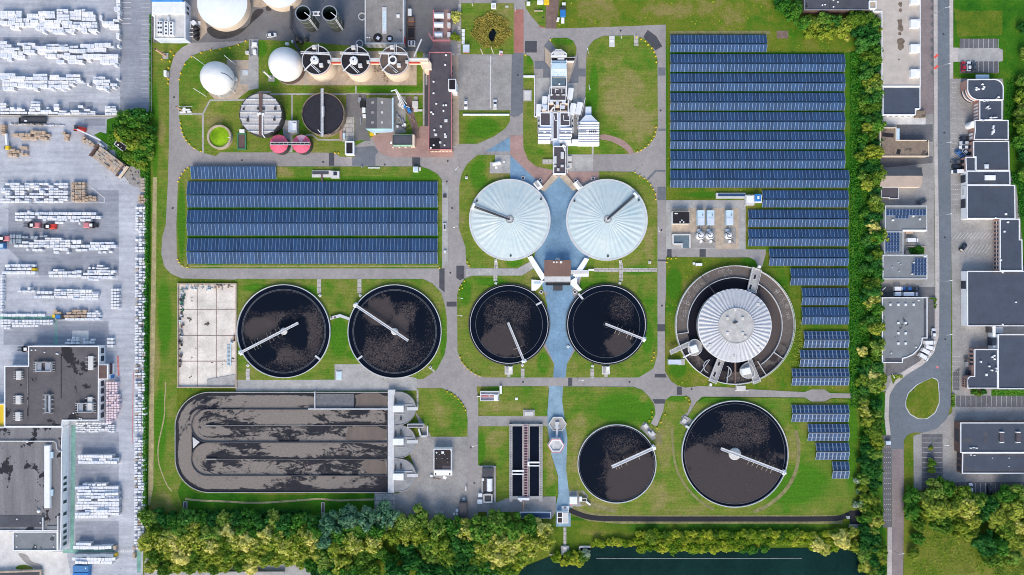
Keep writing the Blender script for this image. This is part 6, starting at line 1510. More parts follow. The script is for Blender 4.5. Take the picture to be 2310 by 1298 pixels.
# ---------------------------------------------------------------- gravel bed plant beside the eastern field
t=building('switch_house','black roofed switch house with white walls on the gravel bed','building',[(1518,477),(1556,477),(1556,505),(1518,505)],3.2,'white_wall','roof_black',None)
for x0,y0 in ((1523,482),(1527,482),(1538,497),(1534,501),(1542,501)): rdome(t,x0,y0,1.6,.5,'white')
t=simple('settling_pit','low walled concrete pit of teal water below the black roofed switch house','pit',[('pit_wall','concrete_light',[(1516.5,528,1520,552,0,1),(1516.5,528,1558,531,0,1),(1555,528,1558,559,0,1),(1537,549,1540,559,0,1),(1516.5,549,1538,552,0,1)]),('pit_water','teal_roof',[(1518,530,1557,551,0,.5),(1538,550,1556,560,0,.45)])],1537,543)
for k,(x0,lb) in enumerate(((1573.5,'pale blue filter container, left one of the close pair'),(1595.5,'pale blue filter container, right one of the close pair'),(1638.5,'pale blue filter container standing alone on the gravel'))):
 simple('filter_container',lb,'container',[('body','tin_blue',[(x0,474.5,x0+16,508,0,2.6)]),('lid','blue_white',[(x0+1,491,x0+15,507,2.6,2.75)]),('pipe','steel',[(x0+6,509,x0+8,522,.8,1.2),(x0+11,484,x0+13,488,2.6,3.0)])],x0+8,491)
for k,(x0,r_,lb) in enumerate(((1581.7,9,'round white filter vessel below the left pale blue container'),(1603.3,8.8,'round white filter vessel below the middle pale blue container'),(1646.5,8,'round white filter vessel standing alone'))):
 t=thing('filter_vessel',lb,'vessel',x0,531)
 c=P(x0,531,3);mb=MB();mb.lathe(*c,[(r_*S,0),(r_*S,2.4),(r_*S*.8,2.9),(r_*S*.3,3.2),(.03,3.25)],30);part('vessel',mb,M['white'],t)
 mb=MB();mb.beam((c[0],c[1],3.3),(c[0]-1.6,c[1]+1.2,2.8),.25,.25);mb.ring(*c,r_*S*.75,r_*S*.8,2.85,3.3,30);mb.beam((c[0]+1.0,c[1]-1.8,1.2),(c[0]+2.4,c[1]-2.8,1.0),.3,.3);part('pipework',mb,M['steel_dark'],t)
 for dx,dy in ((-5,-11),(0,14)): mb=MB();mb.pbox(x0+dx-2.6,531+dy-2.6,x0+dx+2.6,531+dy+2.6,0,1.6);part('cabinet',mb,M['white'],t)
simple('control_box','small blue grey hut on a round pad left of the carousel tank bridges','hut',[('pad','concrete',[(1530,810,1545,824,0,.3)]),('roof','blue_white',[(1508,812,1537,822.5,0,2.0,)])],1524,817)
simple('field_cabinet','white cabinet and box on the meadow above the carousel tank','cabinet',[('housing','white',[(1570,594,1584,600,0,1.2),(1563.5,592.5,1568,597,0,.9)])],1574,596)
simple('stair_platform','white stair platform between carousel tank and asphalt lane','platform',[('deck','concrete_light',[(1661,871,1682,880,0,1.2),(1659,880,1689,882.5,0,.3)]),('wall','concrete',[(1660,866,1662,880,0,1.4)])],1672,875)
simple('field_cabinet','tilted white cabinet below the lowest bridge of the carousel tank','cabinet',[('housing','white',[(1603.5,868.5,5,6,0,1.4,20)])],1603,868)
# ---------------------------------------------------------------- south of the cross road
t=simple('railed_skid','white railed dosing skid with red pipes beside the cross road','pump skid',[('base','concrete_light',[(1083,884,1126,905,0,.5)]),('railing','white',[(1083,883,1126,884,.5,1.6),(1083,890,1126,891,.5,1.6),(1083,904,1126,905,.5,1.6),(1083,883,1084.2,905,.5,1.6),(1125,883,1126,905,.5,1.6),(1127,871,1132,889,0,1.1),(1076,894,1084,896,.3,.8)]),('pipe','rim_red',[(1086,893,1102,896,.5,1.2),(1105,893.5,1120,895.5,.5,1.1)]),('motor','white',[(1114,891,1123,904,.5,1.8)]),('gear','steel',[(1088,886,1120,889,.5,1.1)])],1105,894)
simple('pump_pit','small concrete pit with white lid left of the grey hexagon','pit',[('pit_wall','concrete',[(1180,925,1206,940,0,.5)]),('lid','concrete_light',[(1184,929,1202,938,.5,.8)])],1193,932)
simple('pit_cover','tiny white square cover on the lawn below the railed dosing skid','pit',[('lid','white',[(1162,897.5,1168,903,0,.4)])],1165,900)
t=simple('tank_station','white horizontal tank and black roofed hut in a walled concrete yard','tank station',[('bund_wall','concrete',[(1081,1052,1119,1055,0,1.1),(1115,1052,1118,1134,0,1.1),(1086,1078,1090,1112,0,1.3)]),('hut','road_dark',[(1088,1057,1112,1075,0,2.6)]),('frame','steel_dark',[(1090,1078,1113,1112,0,.5)]),('cabinet','white',[(1079,1114,1088,1122,0,1.8),(1077,1128,1088,1137,0,1.6),(1087,1080,1092,1085,0,1.5)]),('sump_wall','concrete_light',[(1090,1115,1111,1118,0,1.4),(1090,1132,1111,1135,0,1.4),(1090,1115,1093,1135,0,1.4),(1108,1115,1111,1135,0,1.4)]),('sump','steel_dark',[(1092,1117,1109,1133,0,.9)])],1098,1093)
mb=MB();mb.tube([(*P(1104.5,1080,2),1.7),(*P(1104.5,1081,2),1.7),(*P(1104.5,1107,2),1.7),(*P(1104.5,1108,2),1.7)],1.3,18)
part('tank',mb,M['white'],t,sm=False)
t=building('workshop','small workshop with patched black roof and white front on the paved yard','workshop',[(978,1013),(1019,1013),(1019,1062),(978,1062)],3.6,'white_wall','roof_black','rim',.4)
for x0,y0 in ((985,1021),(1017,1014.5)): rdome(t,x0,y0,2,.5,'white')
skylight(t,998.5,1021,6,6);rbox(t,1010,1043,3,5,.3,'brown_wall');rbox(t,1008,1056,20,10,.06,'roof_purple','felt_patch',bev=0)
for k in range(5): rbox(t,985+k*6,1035-(k % 2)*9,1.5,1.2,.3,'rim')
mb=MB();mb.pbox(979,1062.5,1020,1073,0,2.9);part('lean_to',mb,M['white_wall'],t)
mb=MB();mb.pbox(981,1068,984,1072,2.9,3.0);mb.pbox(1013,1068,1016,1072,2.9,3.0);part('hatch',mb,M['steel_dark'],t)
simple('rolled_tarps','white crates dropped in front of the black roofed workshop','crates',[('crate','white',[(973,1074,6,4,0,.8,15),(1003,1078,8,6,0,.9,25)]),('lumber','dirt',[(985,1080,18,2,0,.3,8)])],990,1076)
t=simple('dark_container','dark blue lidded container by the tree row at the yard corner','container',[('body','tin_dark' if 'tin_dark' in M else 'road_dark',[(1036,1134,1053,1170,0,2.4)]),('lid','steel_dark',[(1037,1136,1052,1168,2.4,2.5)])],1045,1152)
simple('crate_cluster','small white boxes standing left of the dark blue container','boxes',[('box','white',[(1028,1150,1034,1156,0,1.2),(1022,1159,1026,1163,0,.9),(1028,1159,1034,1163,0,.9),(1037,1168,1042,1174,0,1.2)])],1030,1158)
simple('pump_pit','small railed pit above the dark blue container','pit',[('rim','concrete',[(1042,1121,1050,1131,0,.6)]),('lid','steel',[(1043.5,1124,1048.5,1130,.6,.9)]),('post','white',[(1050,1098,1052,1108,0,1.4)])],1046,1126)
simple('pit_cover','square pale pit cover between road end and lowest lawn','pit',[('rim','concrete',[(1098,1154,1109,1168,0,.3)]),('lid','concrete_light',[(1100,1157,1107,1165,.3,.4)])],1103,1161)
t=simple('solar_bench','low white framed solar strip on the paving south of the twin basin','solar panel',[('frame','white',[(1172.5,1156,1243,1170,0,.9)]),('glass','pv_fine',[(1174.5,1158,1241,1168.5,.9,.98)])],1208,1163)
t=simple('intake_house','white hut with black grated opening at the end of the blue path','hut',[('wall','white_wall',[(1257,1156,1282,1181,0,2.4),(1267,1143,1283,1156,0,.9)]),('grate','roof_black',[(1258.5,1157,1268,1167,2.4,2.45),(1258.5,1169,1268,1179.5,2.4,2.45)]),('roof_slab','concrete_light',[(1270,1157,1281,1180,2.4,2.6)]),('door','rust_mat',[(1273,1144,1277,1147,.9,1.1)])],1270,1165)
simple('outfall_chamber','concrete outfall chamber at the end of the slab path by the river','chamber',[('base','concrete',[(1265.5,1232.5,1284,1250,0,.8)]),('hatch','concrete_light',[(1271,1235,1278,1240,.8,1.0),(1271,1242,1278,1248,.8,1.0)])],1275,1241)
simple('river_intake','open concrete intake box at the river bank','intake',[('box_wall','concrete_light',[(1306,1233,1309,1249,0,1.0),(1306,1233,1332,1236,0,1.0)]),('water_inlet','water_dark',[(1309,1236,1332,1245,0,.3)]),('bank_wall','concrete_light',[(1240,1251,1307,1253,0,.8)])],1318,1241)
simple('dosing_unit','white cabinets and pump on the rounded grey pad beside the blue path','pump skid',[('cabinet','white',[(1285,1122,1302,1138,0,2.2),(1307,1122,1313,1131,0,1.8)]),('frame','steel',[(1312,1124,1324,1126,.4,1.2),(1306,1131,1326,1133,.4,1.0),(1322,1124,1324,1133,.3,1.0)]),('duct','white',[(1327,1136,12,3.5,.3,1.2,38)]),('foot','rim_red',[(1285,1137,1290,1141,0,.3)])],1305,1130)
for x0,y0,dg,lb in ((1457,962,-38,'slanted pit cover at the short lane end, closer to the crescent tank'),(1472,979,-38,'slanted pit cover at the short lane end, closer to the wide lawn')):
 simple('pit_cover',lb,'pit',[('rim','concrete',[(x0,y0,12,13,0,.5,dg)]),('lid','concrete_light',[(x0,y0,8,9,.5,.8,dg)])],x0,y0)
simple('pit_cover','pit cover on the grey pad at the rim of the largest round tank','pit',[('rim','concrete',[(1546,948,16,13,0,.5,-62)]),('lid','concrete_light',[(1544,950,9,9,.5,.8,-62)]),('post','white',[(1551,963,8,3,0,1.3,30)])],1546,948)
for x0,y0,lb in ((1147.5,836,'white stepped sampling box below the left dark rimmed tank'),(1367,836,'white stepped sampling box below the right dark rimmed tank')):
 simple('sampling_box',lb,'box',[('base','concrete_light',[(x0-9,y0-10,x0+9,y0+9,0,.6)]),('step','concrete',[(x0-7,y0-8,x0-1,y0+7,.6,.9)]),('cabinet','white',[(x0+1,y0-8,x0+7,y0-1,.6,1.6)]),('outlet','concrete',[(x0-4,y0+9,x0+4,y0+15,0,.3)])],x0,y0)
spots=[(721.5,667,45,'beside the slab path at the scum tank near the concrete slab'),(812.5,667,35,'beside the slab path at the tank with the brown wedge'),(1118.5,588,0,'below the left tent roofed tank'),(1118.5,639,20,'above the left dark rimmed tank'),(1399.5,590,0,'below the right tent roofed tank'),(1398.5,639,10,'above the right dark rimmed tank'),(1178.5,824.5,30,'at the lower edge of the left dark rimmed tank'),(1337,826,20,'at the lower edge of the right dark rimmed tank'),(558.5,825,40,'below the scum tank near the concrete slab'),(970.5,829,45,'lower right of the tank with the brown wedge'),(1281.5,782,40,'on blue paving between the two dark rimmed tanks'),(1466,592,0,'on the lawn corner right of the right tent roofed tank'),(1052,401,0,'on the lawn corner left of the left tent roofed tank')]
for k,(x0,y0,dg,wh) in enumerate(spots):
 mb=MB();mb.prbox(x0,y0,5.5,5.5,0,.7,dg,.06);mb.mi=1;mb.prbox(x0,y0,3.2,3.2,.7,.78,dg)
 solo('pit_box',mb,[M['white'],M['concrete'] if k not in (9,) else M['black']],'small white square pit '+wh,'pit','square pits beside the tanks')
for k,(x0,y0,dg,lb) in enumerate(((1180,402,5,'dark topped square pit on the blue triangle paving'),(1219,407,45,'dark topped square pit by the left white stepped block'),(1298.5,408,40,'dark topped square pit by the right white stepped block'),(1338,403,10,'dark topped square pit at the pink paving edge'),(1221,659,38,'dark topped square pit at the left foot of the brown roofed house'),(1297,659,-35,'dark topped square pit at the right foot of the brown roofed house'))):
 mb=MB();mb.prbox(x0,y0,7.5,7.5,0,.5,dg,.05);mb.mi=1;mb.prbox(x0,y0,4.4,4.4,.5,.56,dg)
 solo('pit_box',mb,[M['rim'],M['black']],lb,'pit','dark topped pits round the blue paving')
t=simple('pad_equipment','white cylinder and two plates on the grey pad above the left tent roofed tank','equipment',[('plate','white',[(1135,363,1139,367,0,.3),(1117,376,1122,381,0,.3)])],1122,368)
mb=MB();mb.tube([(*P(1111,371,1),1),(*P(1129,367,1),1)],.85,14);part('cylinder',mb,M['white'],t)
simple('pad_equipment','blue white hatch on the small grey pad at the cross road junction','hatch',[('rim','rim',[(758,837,772,858,0,.4)]),('lid','tin_blue',[(760,839,770,856,.4,.55)])],765,847)
simple('ground_frame','concrete foundation strip inside the upper rim of the big lawn','foundation',[('frame','concrete_light',[(1374.5,81,1386.5,106,0,.3)]),('plate','white',[(1376,90,1385,95,.3,.4)])],1380,93)
mb=MB();mb.pbox(1044,257,1149,260.5,0,.8);mb.mi=1;mb.pbox(1044,257,1149,258,.8,.9);solo('barrier_rail',mb,[M['white'],M['tin_blue']],'long white barrier rail below the grey car park','rail')
simple('gate_box','white square hut at the top of the pond lawn','hut',[('housing','white',[(1108,7,1119,18,0,1.8)]),('lid','concrete_light',[(1110,12,1117,18,1.8,1.9)]),('rack','rim',[(1140,13,1147,16.5,0,.5)])],1113,12)
t=thing('bench','row of white planks on posts at the left rim of the pond lawn','bench',1045,82)
for k in range(4): mb=MB();mb.pbox(1041.5,66+k*8.5,1048.5,73.5+k*8.5,.2,.7);part('plank_top',mb,M['white'],t)
simple('bus_shelter','glass roofed bicycle shelter with red base left of the grey car park','shelter',[('roof','blue_white',[(1044,101,1059,118,2.0,2.15)]),('post','steel',[(1045,102,1046,103,0,2),(1057,102,1058,103,0,2),(1045,116,1046,117,0,2),(1057,116,1058,117,0,2)]),('base','rim_red',[(1044,117,1059,119.5,0,.5)])],1051,110)
simple('pallet_boxes','white and tan crate on the grass edge above the grey car park','crate',[('crate','concrete_light',[(1130,119,8,8,0,1.1,10)]),('lid','rim_red',[(1131,122,6,2,0,1.3,10)])],1130,119)
t=thing('slab_wall','low tan kerb wall round the bleached concrete slab','wall',467,757)
mb=MB()
for a in ((399.5,639.5,533.5,641.5),(399.5,639.5,402,875),(531,639.5,533.5,873),(398,873,534,875.5)): mb.pbox(*a,0,.9)
part('kerb_wall',mb,M['gravel'],t)
mb=MB()
for x0 in (445,488): mb.pbox(x0-.5,642,x0+.5,873,.1,.24)
for y0 in (698.5,757.5,815.5): mb.pbox(402,y0-.5,531,y0+.5,.1,.245)
part('joint',mb,M['dirt'],t)
mb=MB();mb.prism([P(*q) for q in [(467,856),(531,845),(531,872),(467,872)]],.0,.35);part('ramp',mb,M['concrete'],t)
t=thing('ladder_frame','pale steel ladder lying on the right side of the bleached slab','ladder',517,800)
mb=MB();mb.pbox(519.5,775,521,826,.2,.5);mb.pbox(512,778,513,826,.2,.4)
for k in range(16): mb.pbox(512,779+k*3,520,780+k*3,.3,.42)
part('rungs',mb,M['tin_blue'],t)
r2=random.Random(11)
def junk(label,x0,y0,x1,y1,n,mats,k):
 mb=MB()
 for i in range(n):
  mb.mi=r2.randrange(len(mats));mb.prbox(r2.uniform(x0,x1),r2.uniform(y0,y1),r2.uniform(1.5,7),r2.uniform(1,3),.1,r2.uniform(.3,1.5),r2.choice((0,15,80,90,r2.uniform(0,90))))
 solo('scrap_pile',mb,[M[m] for m in mats],label,'scrap','scrap on the bleached slab',kind='stuff')
junk('white and grey scrap along the upper wall of the bleached slab',418,643,478,655,24,('white','steel','concrete_light','tin_blue'),0)
junk('dark green scrap in the upper left corner of the bleached slab',404,650,416,700,22,('dark_green','steel','tin_blue','steel_dark'),1)
junk('brush and boards in the upper right corner of the bleached slab',482,643,526,652,14,('gravel','steel','timber'),2)
junk('pipes and boards along the left wall of the bleached slab',404,705,412,760,18,('steel_dark','white','brown_wall','tin_blue'),3)
junk('tyres and dark debris low on the left wall of the bleached slab',403,765,409,830,16,('brown_wall','black','dirt'),4)
junk('mixed metal left by the right wall of the bleached slab',515,762,529,775,12,('steel','tin_blue','timber','steel_dark'),5)
# ---------------------------------------------------------------- factory in the west
t=building('factory_hall','large flat factory hall with stained dark roof and white window walls','factory',[(63.6,781),(223,781),(223,818),(222,949),(141,949),(140,963),(10,963),(10,826),(63.6,826)],5.0,'white_wall','roof_factory','white',.35)
FH=t
for x0,x1,y0,y1 in ((35.5,47,837,857),(34.5,46,892.5,912.5),(34,45,930,950),(198,209.5,803.5,835),(197,207.5,896,927)):
 s_=rbox(t,(x0+x1)/2,(y0+y1)/2,x1-x0,y1-y0,.9,'cream_light' if 'cream_light' in M else 'concrete_light','skylight_box',bev=.15)
 for k in range(4):
  h=t['h']
  mb=MB();yy=y0+(y1-y0)*(k+.5)/4
  mb.pbox(x0-5,yy-.4,x0-1,yy+.4,h,h+.5);mb.pbox(x1+1,yy-.4,x1+5,yy+.4,h,h+.5);part('stay',mb,M['rim'],s_)
for x0,x1,y0,y1 in ((80,115,817,839),(101,112,891,932),(174,208,910,931)):
 h=t['h'];f=part('rail_frame',(lambda mb: (mb.pbox(x0,y0,x1,y0+1,h,h+1.1),mb.pbox(x0,y1-1,x1,y1,h,h+1.1),mb.pbox(x0,y0,x0+1,y1,h,h+1.1),mb.pbox(x1-1,y0,x1,y1,h,h+1.1),mb)[-1])(MB()),M['rim'],t)
 for k in range(2):
  xx=x0+(x1-x0)*(.22+.56*k);hw=(x1-x0)*.16
  mb=MB();mb.pbox(xx-hw,y0+2,xx+hw,y1-2,h-.2,h+.5);part('vent_panel',mb,M['steel'],f)
 mb=MB()
 for k in range(5): mb.pbox(x0-5,y0+(y1-y0)*k/4,x0,y0+(y1-y0)*k/4+.7,h,h+.4);mb.pbox(x1,y0+(y1-y0)*k/4,x1+8,y0+(y1-y0)*k/4+.7,h,h+.4)
 part('stay',mb,M['rim'],f)
for x0,y0 in ((81,790),(101,795),(131,799),(128,798),(180,944),(184,945),(166,932),(72,790)): rdome(t,x0,y0,1.6,.5,'white')
rbox(t,137.5,850,1.2,98,.2,'roof_black','expansion_joint');rbox(t,62,885,1.5,120,.35,'roof_factory_low','step')
mb=MB();mb.pbox(221,823,243,856,0,5.1);w_=part('stair_tower',mb,M['white_wall'],t);mb=MB();mb.pbox(222.5,824.5,241,854.5,5.0,5.16);part('tower_roof',mb,M['brown_wall'],w_)
for y0 in (792.5,810,867,884,902.5,920.5,939): wallwin(t,(223.5,y0-7),(223.5,y0+7),1.4,3.7,1,.85,'window',frame='white')
mb=MB();A=P(243,838,5.1);mb.box(A[0]-.05,A[1]-1.6,1.6,A[0]+.1,A[1]+3.4,3.8);part('window',mb,M['window'],t);mb=MB();mb.box(A[0]-.05,A[1]-3.6,.3,A[0]+.12,A[1]-1.9,3.0);part('blue_panel',mb,M['blue'],t)
t=building('factory_wing','long lower factory wing with streaked roof and small windows along its white east wall','factory',[(-160,963.5),(141,963.5),(139.5,1000),(138,1197),(136,1243),(130,1243),(130,1198),(-160,1198)],4.9,'white_wall','roof_factory_low','white',.3)
rbox(t,105.5,1076,13.5,142,1.3,'white','long_skylight',bev=.3)
for y0 in (1027,1112): f=rbox(t,116,y0,6,14,.8,'tin_blue','roof_unit')
h=t['h'];mb=MB();mb.tube([(*P(-60,996,h+.4),h+.2),(*P(120,996,h+.4),h+.2),(*P(126,1000,h+.4),h+.2),(*P(127,1012,h+.4),h+.2),(*P(131,1018,h+.4),h+.2),(*P(140,1018,h+.4),h+.2)],.22,6);part('roof_pipe',mb,M['rim'],t)
rdome(t,62,996,3,.6,'rim');rdome(t,88,1153,3.5,.8,'white');rdome(t,92,1179,1.6,.5,'white');rdome(t,39,1171,1.6,.5,'white')
rbox(t,20,1176,160,26,.1,'roof_dark','lower_roof',bev=0);rbox(t,96,1182,3,28,.6,'rim','roof_beam');rbox(t,130,1181,3,32,.6,'rim','roof_beam');rbox(t,118,1191,24,8,.3,'roof_grey','roof_unit')
for k in range(16):
 y0=1027+k*13.6
 if k in (7,9,11): continue
 wallwin(t,(138.6,y0-5),(138.6,y0+5),1.5,3.6,1,.7,'window',frame='concrete')
for y0 in (1122,1149,1171): mb=MB();A=P(151,y0);mb.box(A[0]-.4,A[1]-.9,0,A[0]+.3,A[1]+.9,2.4);part('blue_door',mb,M['blue'],t)
t=building('annex','grey roofed annex with white rim at the factory corner','building',[(29,1200),(129.5,1200),(129.5,1243),(29,1243)],4.6,'white_wall','roof_grey','white',.35)
for x0,y0 in ((38,1208.5),(122,1208.5),(38,1233.5),(80,1233.5),(121,1233.5)): rdome(t,x0,y0,1.5,.3,'white')
t=building('yellow_canopy','bright yellow fabric canopy at the left picture edge by the factory','canopy',[(-40,912),(9.5,912),(9.5,965),(-40,965)],4.2,'white_wall','yellow','white',.2)
t=building('basement_pit','walled concrete pit with dark floor at the lower left corner','pit',[(-60,1292),(92,1287),(94,1330),(-60,1330)],1.6,'concrete','road_dark','gravel',.6)
t=building('storage_bin','walled bin of three grey bays beneath the tree row corner','bin',[(329,1261),(415,1261),(415,1288),(329,1288)],1.6,'concrete','gravel_grey','concrete_light',.3)
for x0 in (344,362,380): rbox(t,x0,1274.5,1.5,26,.35,'concrete_light','divider')
sheet('bay_floor',[(326,1266),(716,1270),(716,1500),(326,1500)],3,M['concrete'])
simple('bay_wall','long grey bay wall glimpsed under the middle of the tree row','wall',[('wall','concrete',[(470,1290,640,1294,0,1.8)]),('bay_floor','concrete',[(500,1268,640,1290,0,.2)])],560,1288)
# ---------------------------------------------------------------- wrapped goods
PAL=[]      # (kind,group key,x0,y0,x1,y1,height,material)
def z1(lst,key,hh=2.2,k=3.9325,oy=0,mat='wrap',kind='wrapped_bundle'):
 for a in lst:
  x0,y0,x1,y1=a[0]/k,a[1]/k+oy,a[2]/k,a[3]/k+oy
  L=x1-x0
  n=3 if L > 42 else (2 if L > 24 else 1)
  for i in range(n):
   PAL.append((kind,key,x0+L*i/n,y0,x0+L*(i+1)/n,y1,hh*rng.uniform(.75,1.25),mat))
z1([(0,95,190,130),(0,125,190,160),(75,160,255,200),(0,185,130,220),(130,200,285,235),(85,228,165,258),(235,120,335,145),(335,98,480,125),(235,145,395,175),(345,125,485,160),(265,175,400,205),(275,205,390,235),(310,235,385,265),(385,205,530,240),(385,240,560,270),(460,268,565,295),(400,178,540,205),(500,80,600,100),(500,102,605,125),(500,127,610,150),(500,152,610,178),(540,185,640,215),(550,215,660,248),(570,255,665,280),(620,278,655,298),(615,100,720,122),(615,125,720,150),(615,150,720,172),(655,85,720,100),(725,80,755,100),(725,103,825,127),(725,130,845,158),(725,158,845,185),(650,195,755,220),(660,220,760,250),(755,195,860,220),(760,222,860,248),(720,250,770,290),(780,255,860,275),(810,275,850,295),(880,135,905,180),(900,188,1010,212),(905,212,1050,232),(965,233,1055,258),(1000,170,1050,188),(1028,290,1055,345),(370,275,395,292),(545,280,565,298)],'a')
z1([(1030,0,1065,28),(1030,30,1065,58),(1010,60,1036,98),(1037,60,1062,98),(1040,103,1062,133),(1040,135,1062,168)],'b')
z1([(0,365,60,392),(0,395,100,420),(30,422,170,442),(0,444,125,468),(100,455,200,488),(0,470,130,512),(130,490,220,522),(60,515,100,538),(150,380,188,402),(190,380,310,404),(200,406,410,440),(205,442,305,472),(330,442,500,475),(410,390,520,412),(400,413,610,448),(520,396,600,410),(395,478,490,510),(490,480,560,512),(495,530,565,558),(565,468,615,488),(562,490,730,525),(600,530,730,560),(610,405,690,428),(610,432,830,465),(710,390,830,428),(835,380,980,420),(832,425,940,462),(730,475,885,518),(770,522,800,545),(885,480,1045,502),(885,505,1045,530),(885,533,1045,563),(1010,570,1040,590),(985,408,1008,428),(1035,395,1055,420)],'c')
z1([(0,650,135,673),(0,676,220,705),(20,708,210,735),(20,738,215,770),(225,682,415,712),(215,715,415,743),(215,747,415,778),(290,655,340,678),(342,655,415,680),(440,665,520,684),(435,687,600,712),(415,715,605,748),(415,750,605,782),(585,660,710,686),(585,690,710,713),(592,715,740,732),(610,740,650,758),(825,680,930,703),(820,706,975,735),(845,738,965,757),(850,760,970,785),(975,740,1035,762),(990,768,1020,785),(20,772,120,800),(300,782,330,805),(445,782,475,800),(535,782,565,803),(925,787,950,808),(770,738,790,760),(1030,695,1050,712)],'d')
z1([(0,915,50,932),(0,938,50,958),(0,962,80,980),(85,950,120,966),(150,955,190,972),(82,970,220,988),(0,992,240,1012),(275,900,355,920),(270,922,355,942),(262,945,355,965),(255,968,355,988),(245,992,510,1015),(475,922,520,942),(475,945,520,963),(475,966,520,985),(356,975,450,993),(522,980,590,998),(512,1000,622,1018),(625,978,700,996),(690,935,735,956),(745,968,795,985),(630,1000,845,1018),(800,985,845,998),(930,942,1025,958),(928,962,978,980),(980,962,1030,980),(928,982,982,1000),(984,982,1040,1000),(930,1003,986,1022),(990,1003,1045,1022),(410,948,432,970)],'e',1.9)
k=3.9575
z1([(690,228,1000,252),(700,255,880,278),(885,255,1058,278),(695,281,1040,305),(735,482,775,500),(780,482,810,500),(820,482,850,500),(862,482,945,502),(665,507,1055,533),(690,536,1055,561),(678,564,1055,588),(682,592,1058,614),(690,617,810,640),(870,617,1060,640),(680,643,1060,664),(672,667,1058,688),(670,692,1062,714),(755,717,1062,737),(668,740,1060,762),(668,765,960,790)],'f',2.6,k,970)
z1([(675,1012,810,1035),(650,1040,990,1070),(640,1142,1030,1172),(670,1175,1000,1200)],'g',2.4,k,970)
z1([(660,1110,1005,1138)],'g',2.4,k,970,'wrap_grey')
def cells(x0,x1,y,d,pitch,key,k=3.9325,oy=460,mat='wrap',fill=1.0,hh=1.6):
 x0,x1,y,d,pitch=x0/k,x1/k,y/k+oy,d/k,pitch/k
 n=max(1,round((x1-x0)/pitch));p=(x1-x0)/n
 for i in range(n):
  if rng.random() > fill: continue
  j=rng.uniform(-.25,.25)
  PAL.append(('wrapped_pallet',key,x0+i*p+.25,y-d/2+j,x0+(i+1)*p-.25,y+d/2+j,hh*rng.uniform(.7,1.3),mat))
for a in ((128,300,87,24),(303,850,87,26),(128,305,117,24),(330,890,119,26),(130,200,142,18),(215,280,142,18),(380,410,140,20),(415,590,138,22),(618,700,148,20),(705,805,145,22),(485,560,166,20),(240,262,68,14),(695,712,174,20)): cells(*a,42,'h')
for a in ((395,545,308,16),(295,620,327,18),(630,720,328,18),(190,250,342,20),(250,620,350,18),(640,720,348,18),(795,1008,350,22),(120,245,373,24),(248,620,374,26),(622,1025,376,26),(228,252,406,18),(283,375,410,22),(470,598,402,24),(785,960,400,24),(665,772,410,22),(472,520,432,22),(587,612,434,18),(870,895,430,20),(908,942,430,20),(965,998,426,20)): cells(*a,44,'i')
for a in ((190,250,296,18),(268,335,292,16),(348,420,286,14),(268,330,306,14)): cells(*a,40,'j',mat='wrap_grey')
for x0 in (95,122,152,175): PAL.append(('wrapped_pallet','j',x0/3.9325-3,460+270/3.9325,x0/3.9325+3,460+308/3.9325,1.5,'wrap_grey'));PAL.append(('wrapped_pallet','j',x0/3.9325-3,460+312/3.9325,x0/3.9325+3,460+352/3.9325,1.5,'wrap_grey'))
for a in ((40,312,548,24),(50,278,576,20),(10,312,610,24)): cells(*a,45,'k')
for a in ((780,806,570,16),(815,840,570,16),(856,914,550,16),(850,958,574,16),(772,1020,600,22),(467,565,588,18),(658,722,600,18),(425,720,610,22),(735,1002,622,22),(430,718,640,26),(720,1000,652,22),(776,874,672,20)): cells(*a,44,'l')
for a in ((242,268,752,24),(150,308,777,16),(325,462,787,24),(295,480,826,24)): cells(*a,38,'m')
for a in ((480,640,766,18),(645,810,770,18),(475,870,787,18),(475,870,806,18),(485,870,825,18),(635,870,844,16)): cells(*a,55,'n')
for r_ in range(7): cells(982,1055,764+r_*26.5,22,25,'o')
for a in ((840,870,955,18),(770,890,973,20),(765,895,998,20),(570,885,1024,20)): cells(*a,45,'p')
for a in ((625,768,950,22),(585,768,971,20),(560,760,998,22)): cells(*a,50,'q',mat='timber')
for a in ((0,430,988,26),(0,95,1036,20),(98,470,1040,22),(0,95,1058,20),(100,470,1062,20),(0,95,1081,18),(105,340,1084,20),(0,90,1104,18)): cells(*a,32,'r',hh=1.2,fill=.92)
for a in ((635,660,1190,18),(672,692,1190,18),(592,616,1210,22),(625,692,1212,22),(572,614,1236,20),(622,692,1236,20),(735,755,1205,20),(800,832,1208,20),(735,832,1232,20)): cells(*a,24,'s',mat='wrap')
for r_ in range(3): cells(946,1006,1202+r_*30,24,30,'t')
for r_ in range(13): cells(0,22,640+r_*25,22,24,'u')
for r_ in range(17):
 y=648+r_*21.6;x1=1040 if r_ < 5 else (1056 if r_ < 12 else (1030 if r_ < 15 else 990))
 cells(937,x1,y,19,24,'v',oy=700,mat='pink_wrap',hh=1.8)
for r_ in range(5): cells(668+(r_ % 2)*12,1016,1008+r_*17.5,14,30,'w',oy=700,fill=.9,hh=1.4)
for r_,y in enumerate((728,750,772,795,818,842,866,886)):
 cells(0,600,y,19,44,'x',oy=230,fill=.74,hh=1.7)
for c_ in range(4):
 for r_ in range(8): PAL.append(('wrapped_pallet','y',160+c_*7.8,411+r_*5.6,167.2+c_*7.8,416.2+r_*5.6,2.0*rng.uniform(.8,1.2),'timber' if rng.random() < .6 else 'timber_grey'))
for c_ in range(3):
 for r_ in range(2): PAL.append(('wrapped_pallet','y',190+c_*9,443+r_*5.6-(2 if c_ ==1 else 0),198+c_*9,448+r_*5.6-(2 if c_ ==1 else 0),1.6*rng.uniform(.8,1.2),'timber'))
